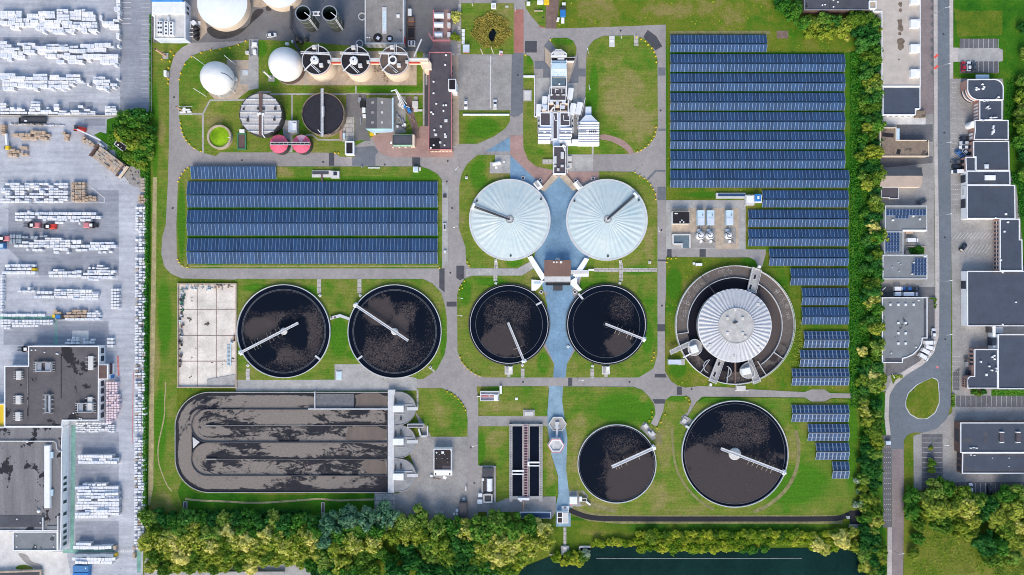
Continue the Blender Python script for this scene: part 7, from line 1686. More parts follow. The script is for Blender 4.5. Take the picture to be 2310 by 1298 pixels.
for r_ in range(128):
 y=469+r_*6.05
 if r_ in (11,17,18,84,85): continue
 sh=-3.5*(y-469)/770
 xs=[305+sh,313.2+sh,321.5+sh]
 for c_ in range(3):
  if rng.random() < (.8 if r_ < 70 else .88):
   j=rng.uniform(-.6,.6);w=rng.uniform(6.6,8.4);
   PAL.append(('wrapped_pallet','z',xs[c_]+j,y-2.5+j*.5,xs[c_]+j+w,y+2.3+j*.5,1.5*rng.uniform(.6,1.4),'wrap' if rng.random() > .07 else 'timber_grey'))
for a in ((0,1105,44,1128),(0,1130,44,1150),(0,1152,44,1172),(0,1174,44,1192),(100,1182,160,1210),(162,1180,215,1208),(216,1182,268,1210),(185,1212,255,1240),(257,1212,322,1240),(266,1156,325,1186),(328,1160,362,1186),(364,1160,400,1186),(302,1190,350,1215),(352,1190,395,1215),(397,1188,440,1212),(350,1218,415,1240),(548,1168,578,1192),(565,1190,610,1212),(568,1216,600,1248)):
 PAL.append(('wrapped_pallet','aa',a[0]/3.9325,a[1]/3.9325,a[2]/3.9325,a[3]/3.9325,1.6*rng.uniform(.8,1.3),'timber'))
for a in ((80,415,130,435),(60,438,100,458),(102,436,150,458),(62,462,108,482),(110,460,145,488),(170,392,240,420),(140,428,172,452),(178,452,205,475),(215,455,242,475)):
 PAL.append(('wrapped_pallet','ab',a[0]/3.9325,a[1]/3.9325+230,a[2]/3.9325,a[3]/3.9325+230,1.4*rng.uniform(.7,1.3),'timber'))
for r_ in range(5): PAL.append(('wrapped_pallet','ac',316,402+r_*6.3,329,407.6+r_*6.3,1.8,'timber_grey'))
for c_ in range(3):
 for r_ in range(3): PAL.append(('wrapped_pallet','ac',311+c_*6.6,440+r_*6.2,317+c_*6.6,445.6+r_*6.2,1.8,'timber'))
LAB=dict(a='white wrapped bundle in the topmost jumbled rows of the yard',b='white wrapped bundle stacked in the column by the top parking bays',c='white wrapped bundle in the second long jumble of the yard',d='white wrapped bundle in the third jumbled row of the yard',e='white wrapped bundle along the fence strip below the third jumbled row',f='long white wrapped bundle in the stacks right of the lower factory wing',g='long wrapped bundle in the bottom stacks around the green crossing',
 h='white wrapped pallet in the row just above the red forklifts',i='white wrapped pallet in the long rows below the red forklifts',j='blue grey wrapped pallet left in front of the rows below the forklifts',k='white wrapped pallet in the three short rows with a yellow end',l='white wrapped pallet in the rows right of the yellow ended stack',m='white wrapped pallet in the thin broken row of mid yard',n='white wrapped pallet in the dense block with dark seams, mid yard',o='white wrapped pallet in the upright block of three columns by the yard lane',
 p='white wrapped pallet sharing the rows with tan board stacks',q='tan board stack in the rows right of the blue forklift',r='small white wrapped pallet along the green painted walkway',s='small pale pallet in the clusters just above the factory',t='pale pallet in the little block at the upper right factory corner',u='white wrapped pallet in the column cut by the left picture edge',v='pinkish wrapped pallet in the big block against the factory wall',w='grey white pallet in the rows under the pinkish block',x='white wrapped pallet in the marked field with white outline',y='tan board stack at the pointed end of the marked field',z='white wrapped pallet in the narrow strip along the yard hedge',aa='tan board stack below the black trailer',ab='tan board stack scattered round the yellow based loader',ac='tan board stack at the top of the hedge strip')
CATS=dict(wrapped_bundle='wrapped bundle',wrapped_pallet='pallet',board_stack='board stack')
PROT={}
def prot(mat,v,tall):
 key=(mat,v,tall)
 if key not in PROT:
  r3=random.Random(v*7+3);mb=MB()
  if tall:      # bundle: several packs side by side,slightly uneven tops
   n=2+v % 3
   for i in range(n): mb.rbox(-.5+(i+.5)/n,r3.uniform(-.02,.02),.985/n,r3.uniform(.86,.96),0,r3.uniform(.88,1),r3.uniform(-.015,.015),.0)
  else:
   n=1+v % 2
   for i in range(n): mb.rbox(-.5+(i+.5)/n,r3.uniform(-.02,.02),.95/n,r3.uniform(.86,.95),0,r3.uniform(.9,1),r3.uniform(-.05,.05),.06)
  PROT[key]=mesh_from('wrapped_goods',mb,M[mat])
 return PROT[key]
def pal_geo(p):
 kind,key,x0,y0,x1,y1,hh,mat=p
 a=P((x0+x1)/2,(y0+y1)/2,hh);f=S*(CAMH-hh)/CAMH
 return a,abs(x1-x0)*f,abs(y1-y0)*f,hh
items={}
for p in PAL:
 kk=p[0]
 if p[7] in ('timber','timber_grey'): kk='board_stack'
 items.setdefault(kk,[]).append(p)
REST=[]
for kk,lst in items.items():
 lst.sort(key=lambda p: -abs((p[4]-p[2])*(p[5]-p[3])))
 keep=lst[:298];REST +=lst[298:]
 for n_,p in enumerate(keep):
  a,w,d,hh=pal_geo(p)
  o=bpy.data.objects.new(kk,prot(p[7],n_ % 5,kk =='wrapped_bundle'));COL.objects.link(o)
  o.location=(a[0],a[1],0);o.scale=(w,d,hh);o.rotation_euler=(0,0,rng.uniform(-.05,.05))
  tag(o,LAB[p[1]],CATS[kk],LAB[p[1]].replace('pallet','pallets').replace('bundle','bundles').replace('board stack','board stacks'))
mats=['wrap','wrap_grey','pink_wrap','timber','timber_grey']
if REST:
 mb=MB()
 for p in REST:
  a,w,d,hh=pal_geo(p);mb.mi=mats.index(p[7]);mb.rbox(a[0],a[1],w*.94,d*.92,0,hh,rng.uniform(-.06,.06),.08)
 o=solo('wrapped_pallets',mb,[M[m] for m in mats],'remaining small white pallets packed through the yard rows and hedge strip','pallets',kind='stuff')
print('pallets',{k_: len(v_) for k_,v_ in items.items()},len(REST))
t=thing('board_trailer','long diagonal trailer load of tan board stacks with rusty ends','trailer',246,357)
c0=Vector(P(212,338,1.5));c1=Vector(P(278,388,1.5));d=(c1-c0);L=d.length;d.normalize();u=Vector((-d.y,d.x));an=math.atan2(d.y,d.x)
mb=MB();m_=(c0+c1)/2;mb.rbox(m_.x,m_.y,L+1,6.2,.2,.8,an);part('deck',mb,M['steel_dark'],t)
r3=random.Random(4)
for i in range(9):
 mb=MB()
 for j in range(5):
  q=c0+d*(L*(.1+.8*(i+.5)/9))+u*((j-2)*1.22);mb.mi=r3.randrange(2);mb.rbox(q.x,q.y,L*.8/9*.95,1.16,.8,2.0+r3.uniform(-.35,.35),an+r3.uniform(-.02,.02))
 part('board_row',mb,[M['timber'],M['timber_grey']],t)
for f_ in (.02,.93):
 q=c0+d*L*f_;mb=MB();mb.rbox(q.x,q.y,.35,6.6,.2,2.4,an);part('end_frame',mb,M['brown_wall'],t)
q=c0+d*L*.97;mb=MB();mb.rbox(q.x-u.x,q.y-u.y,1.3,1.9,.8,1.7,an);part('blue_tarp',mb,M['blue'],t);mb=MB();mb.rbox(q.x+u.x*1.6,q.y+u.y*1.6,1.2,1.6,.8,1.6,an);part('white_sacks',mb,M['wrap'],t)
q=c0+d*L*1.01;mb=MB();mb.rbox(q.x,q.y,.6,6.4,.2,2.2,an);part('tail_board',mb,M['cream'],t)
for i,(x0,y0) in enumerate(((203,321),(208,326),(199,324),(190,312),(194,316),(187,318))):
 mb=MB();mb.prbox(x0,y0,9,6,0,1.5,38,.05);solo('board_stack',mb,M['timber' if i % 2 else 'timber_grey'],'tan board stack loose at the upper end of the diagonal trailer','board stack','loose board stacks by the trailer')
t=building('dark_hut','small black roofed hut set diagonally under the yard trees','hut',[(257,326),(264,315),(287,331),(280,344)],2.6,'brown_wall','roof_black','rim',.2)
rdome(t,267,327,2,.4,'white');rdome(t,274,333,1,.3,'rim')
t=thing('lifting_loader','orange red loader with a long white boom reaching toward the trees','loader',176,289)
mb=MB();mb.prbox(178,290,24,9,.5,2.2,10,.2);part('body',mb,M['red'],t);mb=MB();mb.prbox(170,288,7,7,2.2,3.0,10,.2);part('cab',mb,M['window'],t)
mb=MB()
for x0,y0 in ((168,284),(188,288),(167,294),(187,297)): mb.prbox(x0,y0,5,2.6,0,1.2,10,.2)
part('wheel',mb,M['black'],t)
mb=MB();mb.beam((*P(174,292,3),3),(*P(227,317,5),5),.5,.45);part('boom',mb,M['white'],t);mb=MB();mb.prbox(227,327,16,4.5,.5,1.4,38,.1);part('platform',mb,M['white'],t)
t=thing('loader','upright loader with white mast and yellow base among tan board stacks','loader',14,322)
mb=MB();mb.prbox(15,333,8,9,.3,1.8,5,.2);part('body',mb,M['yellow'],t);mb=MB();mb.prbox(13.5,316,4,30,.5,1.6,-5);part('mast',mb,M['white'],t);mb=MB();mb.pbox(10,329,11.5,337,0,.9);mb.pbox(18.5,329,20,337,0,.9);part('wheel',mb,M['black'],t)
t=thing('trailer','long black flatbed trailer parked by the fence strip','trailer',72,271)
mb=MB();mb.pbox(42,265,103,278.5,.9,1.5);part('bed',mb,M['roof_dark'],t);mb=MB();mb.pbox(42,265,103,266.2,1.5,2.1);mb.pbox(42,277.4,103,278.5,1.5,2.1);mb.pbox(42,265,43.2,278.5,1.5,2.1);part('side_board',mb,M['steel_dark'],t);mb=MB();mb.pbox(55,271,60,274.5,1.5,2.0);part('load',mb,M['white'],t)
mb=MB()
for x0 in (50,58,90): mb.pbox(x0,264.5,x0+4,279,0,.9)
part('wheel',mb,M['black'],t)
r3=random.Random(9)
mb=MB()
for i in range(30):
 mb.mi=r3.randrange(3);xx=24+i*4.1+r3.uniform(-1,1);mb.prbox(xx,280.5+ (2.5 if i > 12 else 0)+r3.uniform(-.8,.8),r3.uniform(3,6),r3.uniform(1.5,3),0,r3.uniform(.4,1),r3.uniform(-8,8))
solo('sack_row',mb,[M['concrete_light'],M['wrap'],M['gravel']],'ragged line of pale sacks below the black trailer','sacks',kind='stuff')
def forklift(x,y,col,label,flip,load=None):
 t=thing('forklift',label,'forklift',x,y,0,'forklifts in the yard')
 s=-1 if flip else 1;X=lambda v: x+s*v
 def bx(a,b,c_,d_,z0,z1,bev=0): mb_=MB();mb_.prbox(X((a+c_)/2),(b+d_)/2+y,abs(c_-a),abs(d_-b),z0,z1,0,bev);return mb_
 part('counterweight',bx(3,-6,17,6,.4,1.9,.3),M[col],t);part('chassis',bx(-8,-5,6,5,.4,1.5,.1),M['black'],t)
 c=part('cab',bx(-5,-4,4,4,1.5,2.7,.15),M['steel_dark'],t);part('cab_roof',bx(-4,-3.2,3,3.2,2.7,2.8,.05),M['white'],c)
 mb_=MB()
 for a in (-3,3): mb_.prbox(X(-13),y+a,12,1,.3,.5)
 part('fork',mb_,M['steel_dark'],t);part('mast',bx(-9.5,-4.5,-8,4.5,.2,3.0),M['steel_dark'],t)
 for a in (-5,11):
  for b in (-5.8,5.8): mb_=MB();mb_.prbox(X(a),y+b,4.5,1.8,0,1.0,0,.2);part('wheel',mb_,M['black'],t)
 return t
forklift(71,508,'rim_red','pale red forklift, leftmost under the white rows',False)
forklift(107,511,'red','bright red forklift between two paler ones',False)
forklift(204,508,'rim_red','pale red forklift facing the other way at the right row end',True)
forklift(57,788,'rim_red','faded red forklift parked against the upper left factory corner',False)
forklift(3,538,'rim_red','faded red forklift cut by the left picture edge',False)
t=simple('blue_bin','small blue container cut by the left picture edge','container',[('body','blue_box',[(-14,549,8,561,0,2.2)]),('lid','tin_blue',[(-13,551,6,559,2.2,2.3)])],0,555)
t=simple('forklift','blue forklift with yellow box and tan crates at the walkway end','forklift',[('body','blue',[(125,711,137,719,.3,1.9)]),('cab','steel_dark',[(136,711,141,720,.3,2.4)]),('load','timber',[(120,700,128,708,.3,1.6),(126,704,137,710,.3,1.5)]),('box','yellow',[(118,710,124,717,0,1.2)]),('wheel','black',[(127,719,131,721,0,.8),(134,719,138,721,0,.8)])],130,712)
t=simple('blue_container','weathered blue shipping container at the bottom edge, upper one','container',[('body','blue_grey' if 'blue_grey' in M else 'blue_box',[(164,1277,199,1291,0,2.6)]),('marking','white',[(192,1281,194,1284,2.6,2.62)])],182,1284)
t=simple('blue_container','bright blue shipping container cut by the bottom edge','container',[('body','blue',[(164,1292.5,198,1306,0,2.6)]),('lid_rib','blue_box',[(170,1293,172,1305,2.6,2.66),(182,1293,184,1305,2.6,2.66)])],182,1298)
for k,(x0,y0,x1,y1,lb) in enumerate(((71,605.5,80,611.5,'yellow crate at the end of the short white row'),(255.5,1232,261.5,1241,'tan orange crate above the green crossing'),(256,1249,262,1257,'yellow crate below the green crossing'),(299,1233,304,1241,'tan post by the right end of the crossing'),(299,1248,304,1260,'orange board below the right end of the crossing'))):
 mb=MB();mb.pbox(x0,y0,x1,y1,0,1.5);mb.pbox(x0+.8,y0+.8,x1-.8,y1-.8,1.5,1.56);solo('crate',mb,M['yellow' if k in (0,2) else 'gravel'],lb,'crate')
mb=MB();mb.pbox(-100,259.5,262,260.5,0,1.6);solo('yard_fence',mb,M['concrete'],'long grey fence wall below the white bundles','fence')
mb=MB()
for k in range(22): a=P(341.5,-4+k*12);mb.beam((*a,0),(*a,1.9),.12,.12)
mb.pbox(341.2,-10,341.8,252,1.75,1.85);mb.pbox(341.2,-10,341.8,252,.9,.98);solo('boundary_fence',mb,M['steel'],'thin steel fence between parking strip and plant lawn','fence')
# ---------------------------------------------------------------- buildings west of the street
t=building('brick_hall','dark roofed brown brick hall among trees at the top edge','building',[(1815,-60),(1962,-60),(1962,22.5),(1815,22.5)],5.0,'brown_wall','roof_dark','steel',.2)
for x0,y0 in ((1856,11),(1862,10),(1881,0),(1881,15),(1891,4)): rbox(t,x0,y0,3,1.6,.6,'white','roof_pipe',30)
rbox(t,1873.5,-15,2,74,.3,'road_dark','roof_seam')
t=building('white_stairwell','white rimmed square stairwell between brick hall and gravel roof','building',[(1961,2),(1977,2),(1977,19.5),(1961,19.5)],5.4,'white_wall','gravel','white',.35)
t=building('warehouse','long warehouse with pale gravel roof and white boxes along its street edge','warehouse',[(1989,-80),(2076.5,-80),(2076.5,195),(1989,195),(1989,26),(1970,26),(1970,22),(1962,22),(1962,-80)],4.4,'white_wall','roof_beige','white',.3)
for y0 in (0,53,109,165.5): rbox(t,2066,y0,22,18,1.6,'white','roof_box',bev=.05);rbox(t,2073,y0,8,14,1.75,'white_wall','roof_box_lid',bev=.3)
M['roof_stain']=mottled('brown roof stain',(.17,.13,.1),.4,.5,1.5,.95)
for x0,y0,r_ in ((2031,10,4.5),(2031,23,4),(2030,50,6),(2031,64,7.5),(2030,76,4),(2032,93,8),(2031,105,7),(2028,135,2)):
 h=t['h']-t['ph'];mb=MB();r3=random.Random(int(y0));a=P(x0,y0,h);mb.flat([(a[0]+r_*S*r3.uniform(.6,1.2)*math.cos(2*PI*i/14),a[1]+r_*S*1.3*r3.uniform(.6,1.2)*math.sin(2*PI*i/14)) for i in range(14)],h+.01+y0*.0001);part('roof_stain',mb,M['roof_stain'],t)
t=building('office','office with blue grey felt roof and white walls below the pale gravel roof','building',[(1991.5,196),(2076,196),(2076,246),(2066,246),(2066,259.5),(1991.5,259.5)],4.0,'white_wall','roof_blue','white',.3)
wallwin(t,(1991.5,204),(1991.5,258),1.0,2.8,3,.5);wallwin(t,(1996,259.5),(2064,259.5),1.0,2.6,5,.6)
simple('loading_ledge','pale stained concrete ledge below the blue grey office roof','ledge',[('slab','roof_moss',[(2065,250,2088,265,0,1.4)]),('floor','concrete_light',[(1983,262,2088,281,0,.25)])],2040,270)
t=building('flat_store','L shaped store with brown mossy roof and tan rim','building',[(1985,288),(2022,288),(2022,316.5),(2095.5,316.5),(2095.5,353),(1985,353)],3.6,'gravel','roof_moss','cream',.3)
rbox(t,2026,303,7,26,.3,'tin_blue','gutter_roof');rbox(t,2027,343,8,11,.06,'roof_black','roof_puddle',15,bev=0);rbox(t,2003,305,26,9,.05,'roof_black','roof_puddle',5,bev=0)
for x0,y0 in ((2093,318),(2093,349)): rbox(t,x0,y0,3,4,.5,'steel_dark')
def gable(name,label,cat,x0,y0,x1,y1,yr,h,hr,m1,m2,wall,cut=0):
 t=thing(name,label,cat,(x0+x1)/2,(y0+y1)/2)
 A=P(x0,y0,h);B=P(x1,y1,h);yy=P(0,yr,hr)[1];xr=P(x1+3,0,hr)[0]
 mb=MB();mb.prism([(A[0],A[1]),(B[0],A[1]),(B[0],B[1]),(A[0],B[1])],0,h,top=False);part('wall',mb,M[wall],t)
 mb=MB();mb.add([(A[0],A[1],h),(B[0],A[1],h),(xr,yy,hr),(A[0],yy,hr)],[(3,2,1,0)]);part('roof_slope',mb,M[m1],t,'dark grey roof slope')
 mb=MB();mb.add([(A[0],yy,hr),(xr,yy,hr),(B[0],B[1],h),(A[0],B[1],h)],[(3,2,1,0)]);part('roof_slope',mb,M[m2],t,'tan roof slope')
 mb=MB();mb.add([(B[0],A[1],h),(B[0],B[1],h),(xr,yy,hr)],[(0,1,2)]);part('gable',mb,M[wall],t)
 return t
gable('barn','gabled shed with one grey and one tan roof slope by the hedge trees','shed',1985,378,2079,422,397,3.4,4.6,'tin_slate','tin_tan','cream')
t=building('lean_to_shed','dark purple grey shed roof below the tan roof slope','shed',[(1988,422.5),(2027.5,422.5),(2027.5,448.5),(2006,448.5),(2006,446),(1988,446)],2.8,'cream','roof_purple','rim',.2)
def roof_pv(t,x0,y0,x1,y1,nx,ny):
 h=t['h']-t['ph'];w=(x1-x0)/nx;d=(y1-y0)/ny
 f=None
 for i in range(nx):
  for j in range(ny):
   xx,yy=x0+(i+.5)*w,y0+(j+.5)*d
   a=P(xx,yy,h+.3);mb=MB();ww,dd=w*S*.42,d*S*.40
   mb.add([(a[0]-ww,a[1]-dd,h+.12),(a[0]+ww,a[1]-dd,h+.12),(a[0]+ww,a[1]+dd,h+.42),(a[0]-ww,a[1]+dd,h+.42)],[(0,1,2,3)])
   mb.mi=1;e=.09;mb.add([(a[0]-ww-e,a[1]-dd-e,h+.07),(a[0]+ww+e,a[1]-dd-e,h+.07),(a[0]+ww+e,a[1]+dd+e,h+.37),(a[0]-ww-e,a[1]+dd+e,h+.37)],[(0,1,2,3)])
   part('solar_panel',mb,[M['pv_glass'],M['alu']],t)
M['pv_glass']=mottled('roof module glass',(.016,.04,.11),.15,.3,2,.25,spec=.5)
t=building('workshop','grey flat roof with two rows of solar panels, opposite the street parking','building',[(1997,464.5),(2091,464.5),(2091,519.5),(2037,519.5),(2037,524),(1997,524)],3.8,'white_wall','roof_grey','rim',.25)
roof_pv(t,1999,473,2089,487,12,2);roof_pv(t,2019,487.5,2050,494,4,1)
for x0,y0,w in ((2061,488,4),(2076,495,4),(2015,497,5)): rbox(t,x0,y0,w,3.5,.7,'white')
t=building('workshop','grey flat roof with a five column solar grid left of the van yard','building',[(1995.6,522),(2037.5,522),(2037.5,574),(1995.6,574)],3.6,'white_wall','roof_grey','rim',.25)
roof_pv(t,1996.5,523,2029.5,569,5,6)
t=building('workshop','grey flat roof with blackened edges and a solar grid on its right','building',[(1991.5,575.5),(2091.5,575.5),(2091.5,630),(1991.5,630)],3.8,'white_wall','roof_grey','white',.25)
roof_pv(t,2063.5,583,2091,622,4,5);roof_pv(t,2056.5,595,2063.5,617,1,3)
for x0,y0,w in ((2087,579,5),(2062,593,3.5),(2058,619,3.5),(2014,603,2),(2029,612,2),(2032.5,597.5,2),(2028,592.5,2)): rbox(t,x0,y0,w,w*.7,.6,'white')
wallwin(t,(1991.5,577),(1991.5,628),.8,2.6,2,.6)
t=building('curved_hall','grey roofed hall with rows of white skylights and a curved corner at the bend','building',[(1990,671.5),(2092,671.5),(2092,763.5),(2081,763.5),(2080,775),(2073,788,10),(2060,800,12),(2046,807,8),(2036.5,809),(2036.5,818.5),(1990,818.5)],4.2,'white_wall','roof_grey','white',.3)
for x0,y0 in ((2009,687.5),(2027,687.5),(2043.5,687.5),(2061.5,687.5),(2027,729),(2043.5,729),(2027,752),(2043.5,752),(2027,775),(2043.5,775)): skylight(t,x0,y0,5.5,5.5,'rim','white')
for x0,y0 in ((2073,678),(2067,783.5),(2011.5,797)): rbox(t,x0,y0,3,2,.5,'white','roof_vent',20)
rbox(t,2087,716,6,90,.05,'roof_dark','roof_puddle',bev=0);rbox(t,2017,813,40,9,.05,'roof_dark','roof_puddle',bev=0)
wallwin(t,(1990,706),(1990,790),.4,3.2,4,.24)
simple('carport','dark tarpaulin shelter beside the row of parked vans','shelter',[('tarp','steel_dark',[(1990,648,2014,660,1.4,1.6),(1998,660,2014,669,1.2,1.4)]),('pole','white',[(1994,652,10,1.5,1.7,1.9,-38)]),('crate','tin_grey',[(1990,661,1999,668,0,1.2)])],2000,658)
# ---------------------------------------------------------------- buildings east of the street
def curve(cx_,cy_,r_,a0,a1,n=10): return [(cx_+r_*math.cos(R(a0+(a1-a0)*i/n)),cy_+r_*math.sin(R(a0+(a1-a0)*i/n))) for i in range(n+1)]
t=building('round_office','office block with blue grey roof, two rounded corners and curved white facade','building',[(2183,179.5)]+curve(2244,199,20,-90,0)+[(2263.5,225.5),(2208,225.5)]+curve(2208,200,25.3,95,180),5.0,'brick_wall','roof_bluev','white',.25)
h=5.0;mb=MB();A=P(2208,201,h);rr0=25.3*S*.985
for z0,z1_ in ((.6,1.7),(2.6,3.8)): mb.ring(A[0],A[1],rr0-.1,rr0+.12,z0,z1_,30,182,262)
part('curved_window',mb,M['white'],t)
for z in (1.15,3.2):
 for k in range(12):
  a=R(185+k*6.6);mb=MB();mb.rbox(A[0]+(rr0+.1)*math.cos(a),A[1]+(rr0+.1)*math.sin(a),.22,.5,z-.4,z+.4,a);part('window',mb,M['window'],t)
for x0,y0 in ((2204,198),(2209,201),(2218,190),(2221,196),(2219,200),(2204,202),(2254,219),(2250,224)): rbox(t,x0,y0,4.5,2.2,.8,'white','roof_duct',25)
rbox(t,2216,174,30,10,-.2,'tin_blue','canopy',lift=-2.2)
t=building('office_wing','middle office block with blue grey roof and white ducts behind the first parking bays','building',[(2210,226.5),(2261,226.5),(2261,271),(2210,271)],4.6,'brick_wall','roof_bluev','white',.25)
for x0,y0 in ((2223,228),(2232,227),(2230,240),(2233,245),(2228,243),(2236,265),(2243,265),(2248,265),(2220,272),(2235,269)): rbox(t,x0,y0,5,2,.8,'white','roof_duct',-15)
wallwin(t,(2210,230),(2210,268),.7,3.4,5,.5,'white','window_frame')
t=building('office_wing','third office block, wider, with a small round white stair drum at its left','building',[(2199,271.5),(2275,271.5),(2275,315),(2197.5,315),(2200,293)],4.4,'brick_wall','roof_bluev','white',.25)
for x0,y0 in ((2242,287),(2243,296),(2240,299)): rbox(t,x0,y0,3,8,.8,'white','roof_duct',10)
a=P(2195.5,281,3.5);mb=MB();mb.lathe(*a,[(1.5,0),(1.5,3.8),(1.2,3.9)],24);part('stair_drum',mb,M['white_wall'],t)
wallwin(t,(2198,297),(2198,313),.7,3.2,2,.6,'white','window_frame')
t=building('hall','blue grey roofed hall behind the cluster of silver and dark cars','building',[(2196,318.5),(2276,318.5),(2277,385),(2201.5,385),(2201.5,354.5),(2196,354.5)],4.3,'brick_wall','roof_bluev','white',.3)
skylight(t,2226,375.5,9.5,10,'rim','blue_white');rbox(t,2240,381,60,6,.05,'roof_dark','roof_puddle',bev=0)
wallwin(t,(2196,322),(2196,352),.7,3.0,2,.55)
t=building('hall_annex','small blue grey annex roof jutting toward the dark parked cars','building',[(2178.5,354.5),(2200.8,354.5),(2200.8,385),(2180,385)],4.0,'brick_wall','roof_bluev','white',.25)
wallwin(t,(2178.7,356),(2179.8,384),.7,2.8,2,.6)
t=building('hall','blue grey roofed hall with a big white roof hatch','building',[(2181,386),(2278.5,386),(2279,417),(2181,417)],4.2,'white_wall','roof_bluev','white',.3)
rbox(t,2234.5,401,23.5,11,.6,'white','roof_hatch');rbox(t,2235,414,80,5,.05,'roof_dark','roof_puddle',bev=0)
wallwin(t,(2181,391),(2181,413),.1,3.4,1,.8,'window','gate')
t=building('hall','wide blue grey roofed hall with white west wall and dark gate','building',[(2181.5,418),(2289.5,418),(2290.5,493.5),(2181.5,493.5)],4.3,'white_wall','roof_bluev','white',.3)
wallwin(t,(2181.5,446),(2181.5,470),.1,3.4,1,.85,'window','gate');skylight(t,2270,483,5,5);rbox(t,2248,421,36,6,.05,'roof_dark','roof_puddle',bev=0);rbox(t,2247,491,2,1.5,.5,'white')
mb=MB();A=P(2181.5,432,4.3);mb.box(A[0]-.08,A[1]-1.4,1.2,A[0]+.02,A[1]+1.4,2.6);part('wall_sign',mb,M['concrete_light'],t)
t=building('side_block','narrow blue grey roofed block with brick window wall on the big parking court','building',[(2256,494.5),(2300.5,494.5),(2300.5,541),(2306,541),(2307,611),(2256,611)],4.4,'brick_wall','roof_bluev','white',.3)
wallwin(t,(2256,497),(2256,608),.7,1.9,12,.6,'window',frame='white');wallwin(t,(2256,497),(2256,608),2.5,3.6,12,.6,'window',frame='white')
for x0,y0 in ((2275,501.5),(2267,522.5),(2259,587),(2263,611)): rbox(t,x0,y0,4,3,.7,'white','roof_vent',20)
t=building('large_hall','largest blue grey roofed hall with white west wall and gates, lower right','building',[(2182,612),(2420,612),(2420,736),(2182.5,736)],4.3,'white_wall','roof_blue','white',.3)
wallwin(t,(2182,633),(2182,653),.1,3.4,1,.9,'window','gate');rbox(t,2268,617,60,8,.05,'roof_dark','roof_puddle',bev=0);rbox(t,2250,732,110,5,.05,'roof_dark','roof_puddle',bev=0)
for x0,y0 in ((2293,682),(2263,615),(2263,732)): rbox(t,x0,y0,3.4,2.2,.6,'white','roof_vent',25)
t=simple('yard_gate_hut','small dark porch squeezed between the two big halls','porch',[('body','steel_dark',[(2232,738,2242,751,0,2.6)]),('frame','white',[(2240,737,2246,790,0,3.2)]),('glass_bay','steel',[(2247,738,2263,752,0,2.2)]),('gate','window',[(2239,762,2250,780,0,3.4)])],2245,752)
t=building('large_hall','blue grey roofed hall at the right edge above the striped car park','building',[(2252,755),(2420,755),(2420,878),(2252,878),(2251.5,790)],4.3,'white_wall','roof_blue','white',.3)
rbox(t,2290,758,60,4,.05,'roof_dark','roof_puddle',bev=0)
t=building('corner_office','office with brick rounded corner windows joined to the right edge hall','building',[(2199,788.5),(2251,788.5),(2251,876.5),(2183,876.5)]+[(2183,858)]+curve(2192,858,9,180,270,5)+[(2198.5,849)],4.2,'brick_wall','roof_bluev','white',.28)
for x0,y0 in ((2214,816.5),(2244,803),(2240,806),(2245,810.5),(2233,827),(2239,836),(2249,832),(2250,838)): rbox(t,x0,y0,4,3,.8,'white','roof_vent',25)
skylight(t,2226,846,5.5,5.5);wallwin(t,(2199,790),(2199,846),.6,3.2,6,.55,'window',frame='white');wallwin(t,(2183,855),(2183,875),.7,1.7,4,.55,'window');wallwin(t,(2183,855),(2183,875),2.5,3.4,4,.55,'window')
simple('bin_store','small dark bin and grey box in front of the brick corner office','bin',[('bin','window',[(2183,836,2192,848,0,1.6)]),('box','steel',[(2178,817,2185,828,0,1.2)]),('sign','steel_dark',[(2177,809,2187,811,.5,1.4)])],2183,830)
t=building('school_block','long blue grey roofed block with white rim and two dark roof boxes, lower right','building',[(2167,954),(2420,954),(2420,1021.5),(2167,1021.5)],4.5,'brown_wall','roof_bluev','white',.3)
for x0 in (2261,2298): rbox(t,x0,987,9.5,23,.9,'roof_purple','roof_box');rbox(t,x0,976,9.5,2,1.0,'white','roof_box_edge');rbox(t,x0,998.5,9.5,2,1.0,'white','roof_box_edge')
for x0,y0 in ((2191,1011.5),(2197,1010.5),(2204,1011.5)): rbox(t,x0,y0,4.5,2,.7,'white','roof_duct')
rbox(t,2183,994,24,11,.05,'roof_dark','roof_patch',bev=0);rbox(t,2224.5,987,10,24,.05,'roof_dark','roof_patch',bev=0)
wallwin(t,(2167,970),(2167,1000),.6,3.4,4,.8)
t=building('school_wing','lower grey wing with black edged roof attached to the long white rimmed block','building',[(2171.5,1022),(2420,1022),(2420,1068.5),(2170.5,1068.5)],3.9,'brown_wall','roof_dark','white',.3)
h=t['h']-t['ph'];mb=MB();mb.flat([P(*q,h) for q in smooth([(2176,1030),(2240,1028),(2320,1031),(2325,1055),(2240,1062),(2180,1058),(2175,1042)],2)],h+.02);part('gravel_field',mb,M['gravel_slate'] if 'gravel_slate' in M else M['roof_bluev'],t)
for x0,y0 in ((2191,1027),(2199,1028),(2277,1034),(2277,1053),(2240,1034)): rbox(t,x0,y0,3.5 if y0 < 1030 else 1.6,1.8,.5,'white','roof_duct')
wallwin(t,(2171,1024),(2170.5,1066),.6,2.8,3,.5)
t=simple('garden_box','planted court with clipped round bush beside the white delivery van','planter',[('kerb','gravel',[(2044,555,2088,558,0,.5),(2085,556,2088,574,0,.5),(2043,565,2053,574,0,.6)]),('soil','lush',[(2054,557,2086,573,0,.35)])],2068,565)
simple('yard_shelf','tan timber pallets along the van yard wall','pallet',[('boards','timber',[(2044,522,2060,529,0,.7)]),('wall','white_wall',[(2037.5,520,2092,522,0,2.4)])],2060,524)
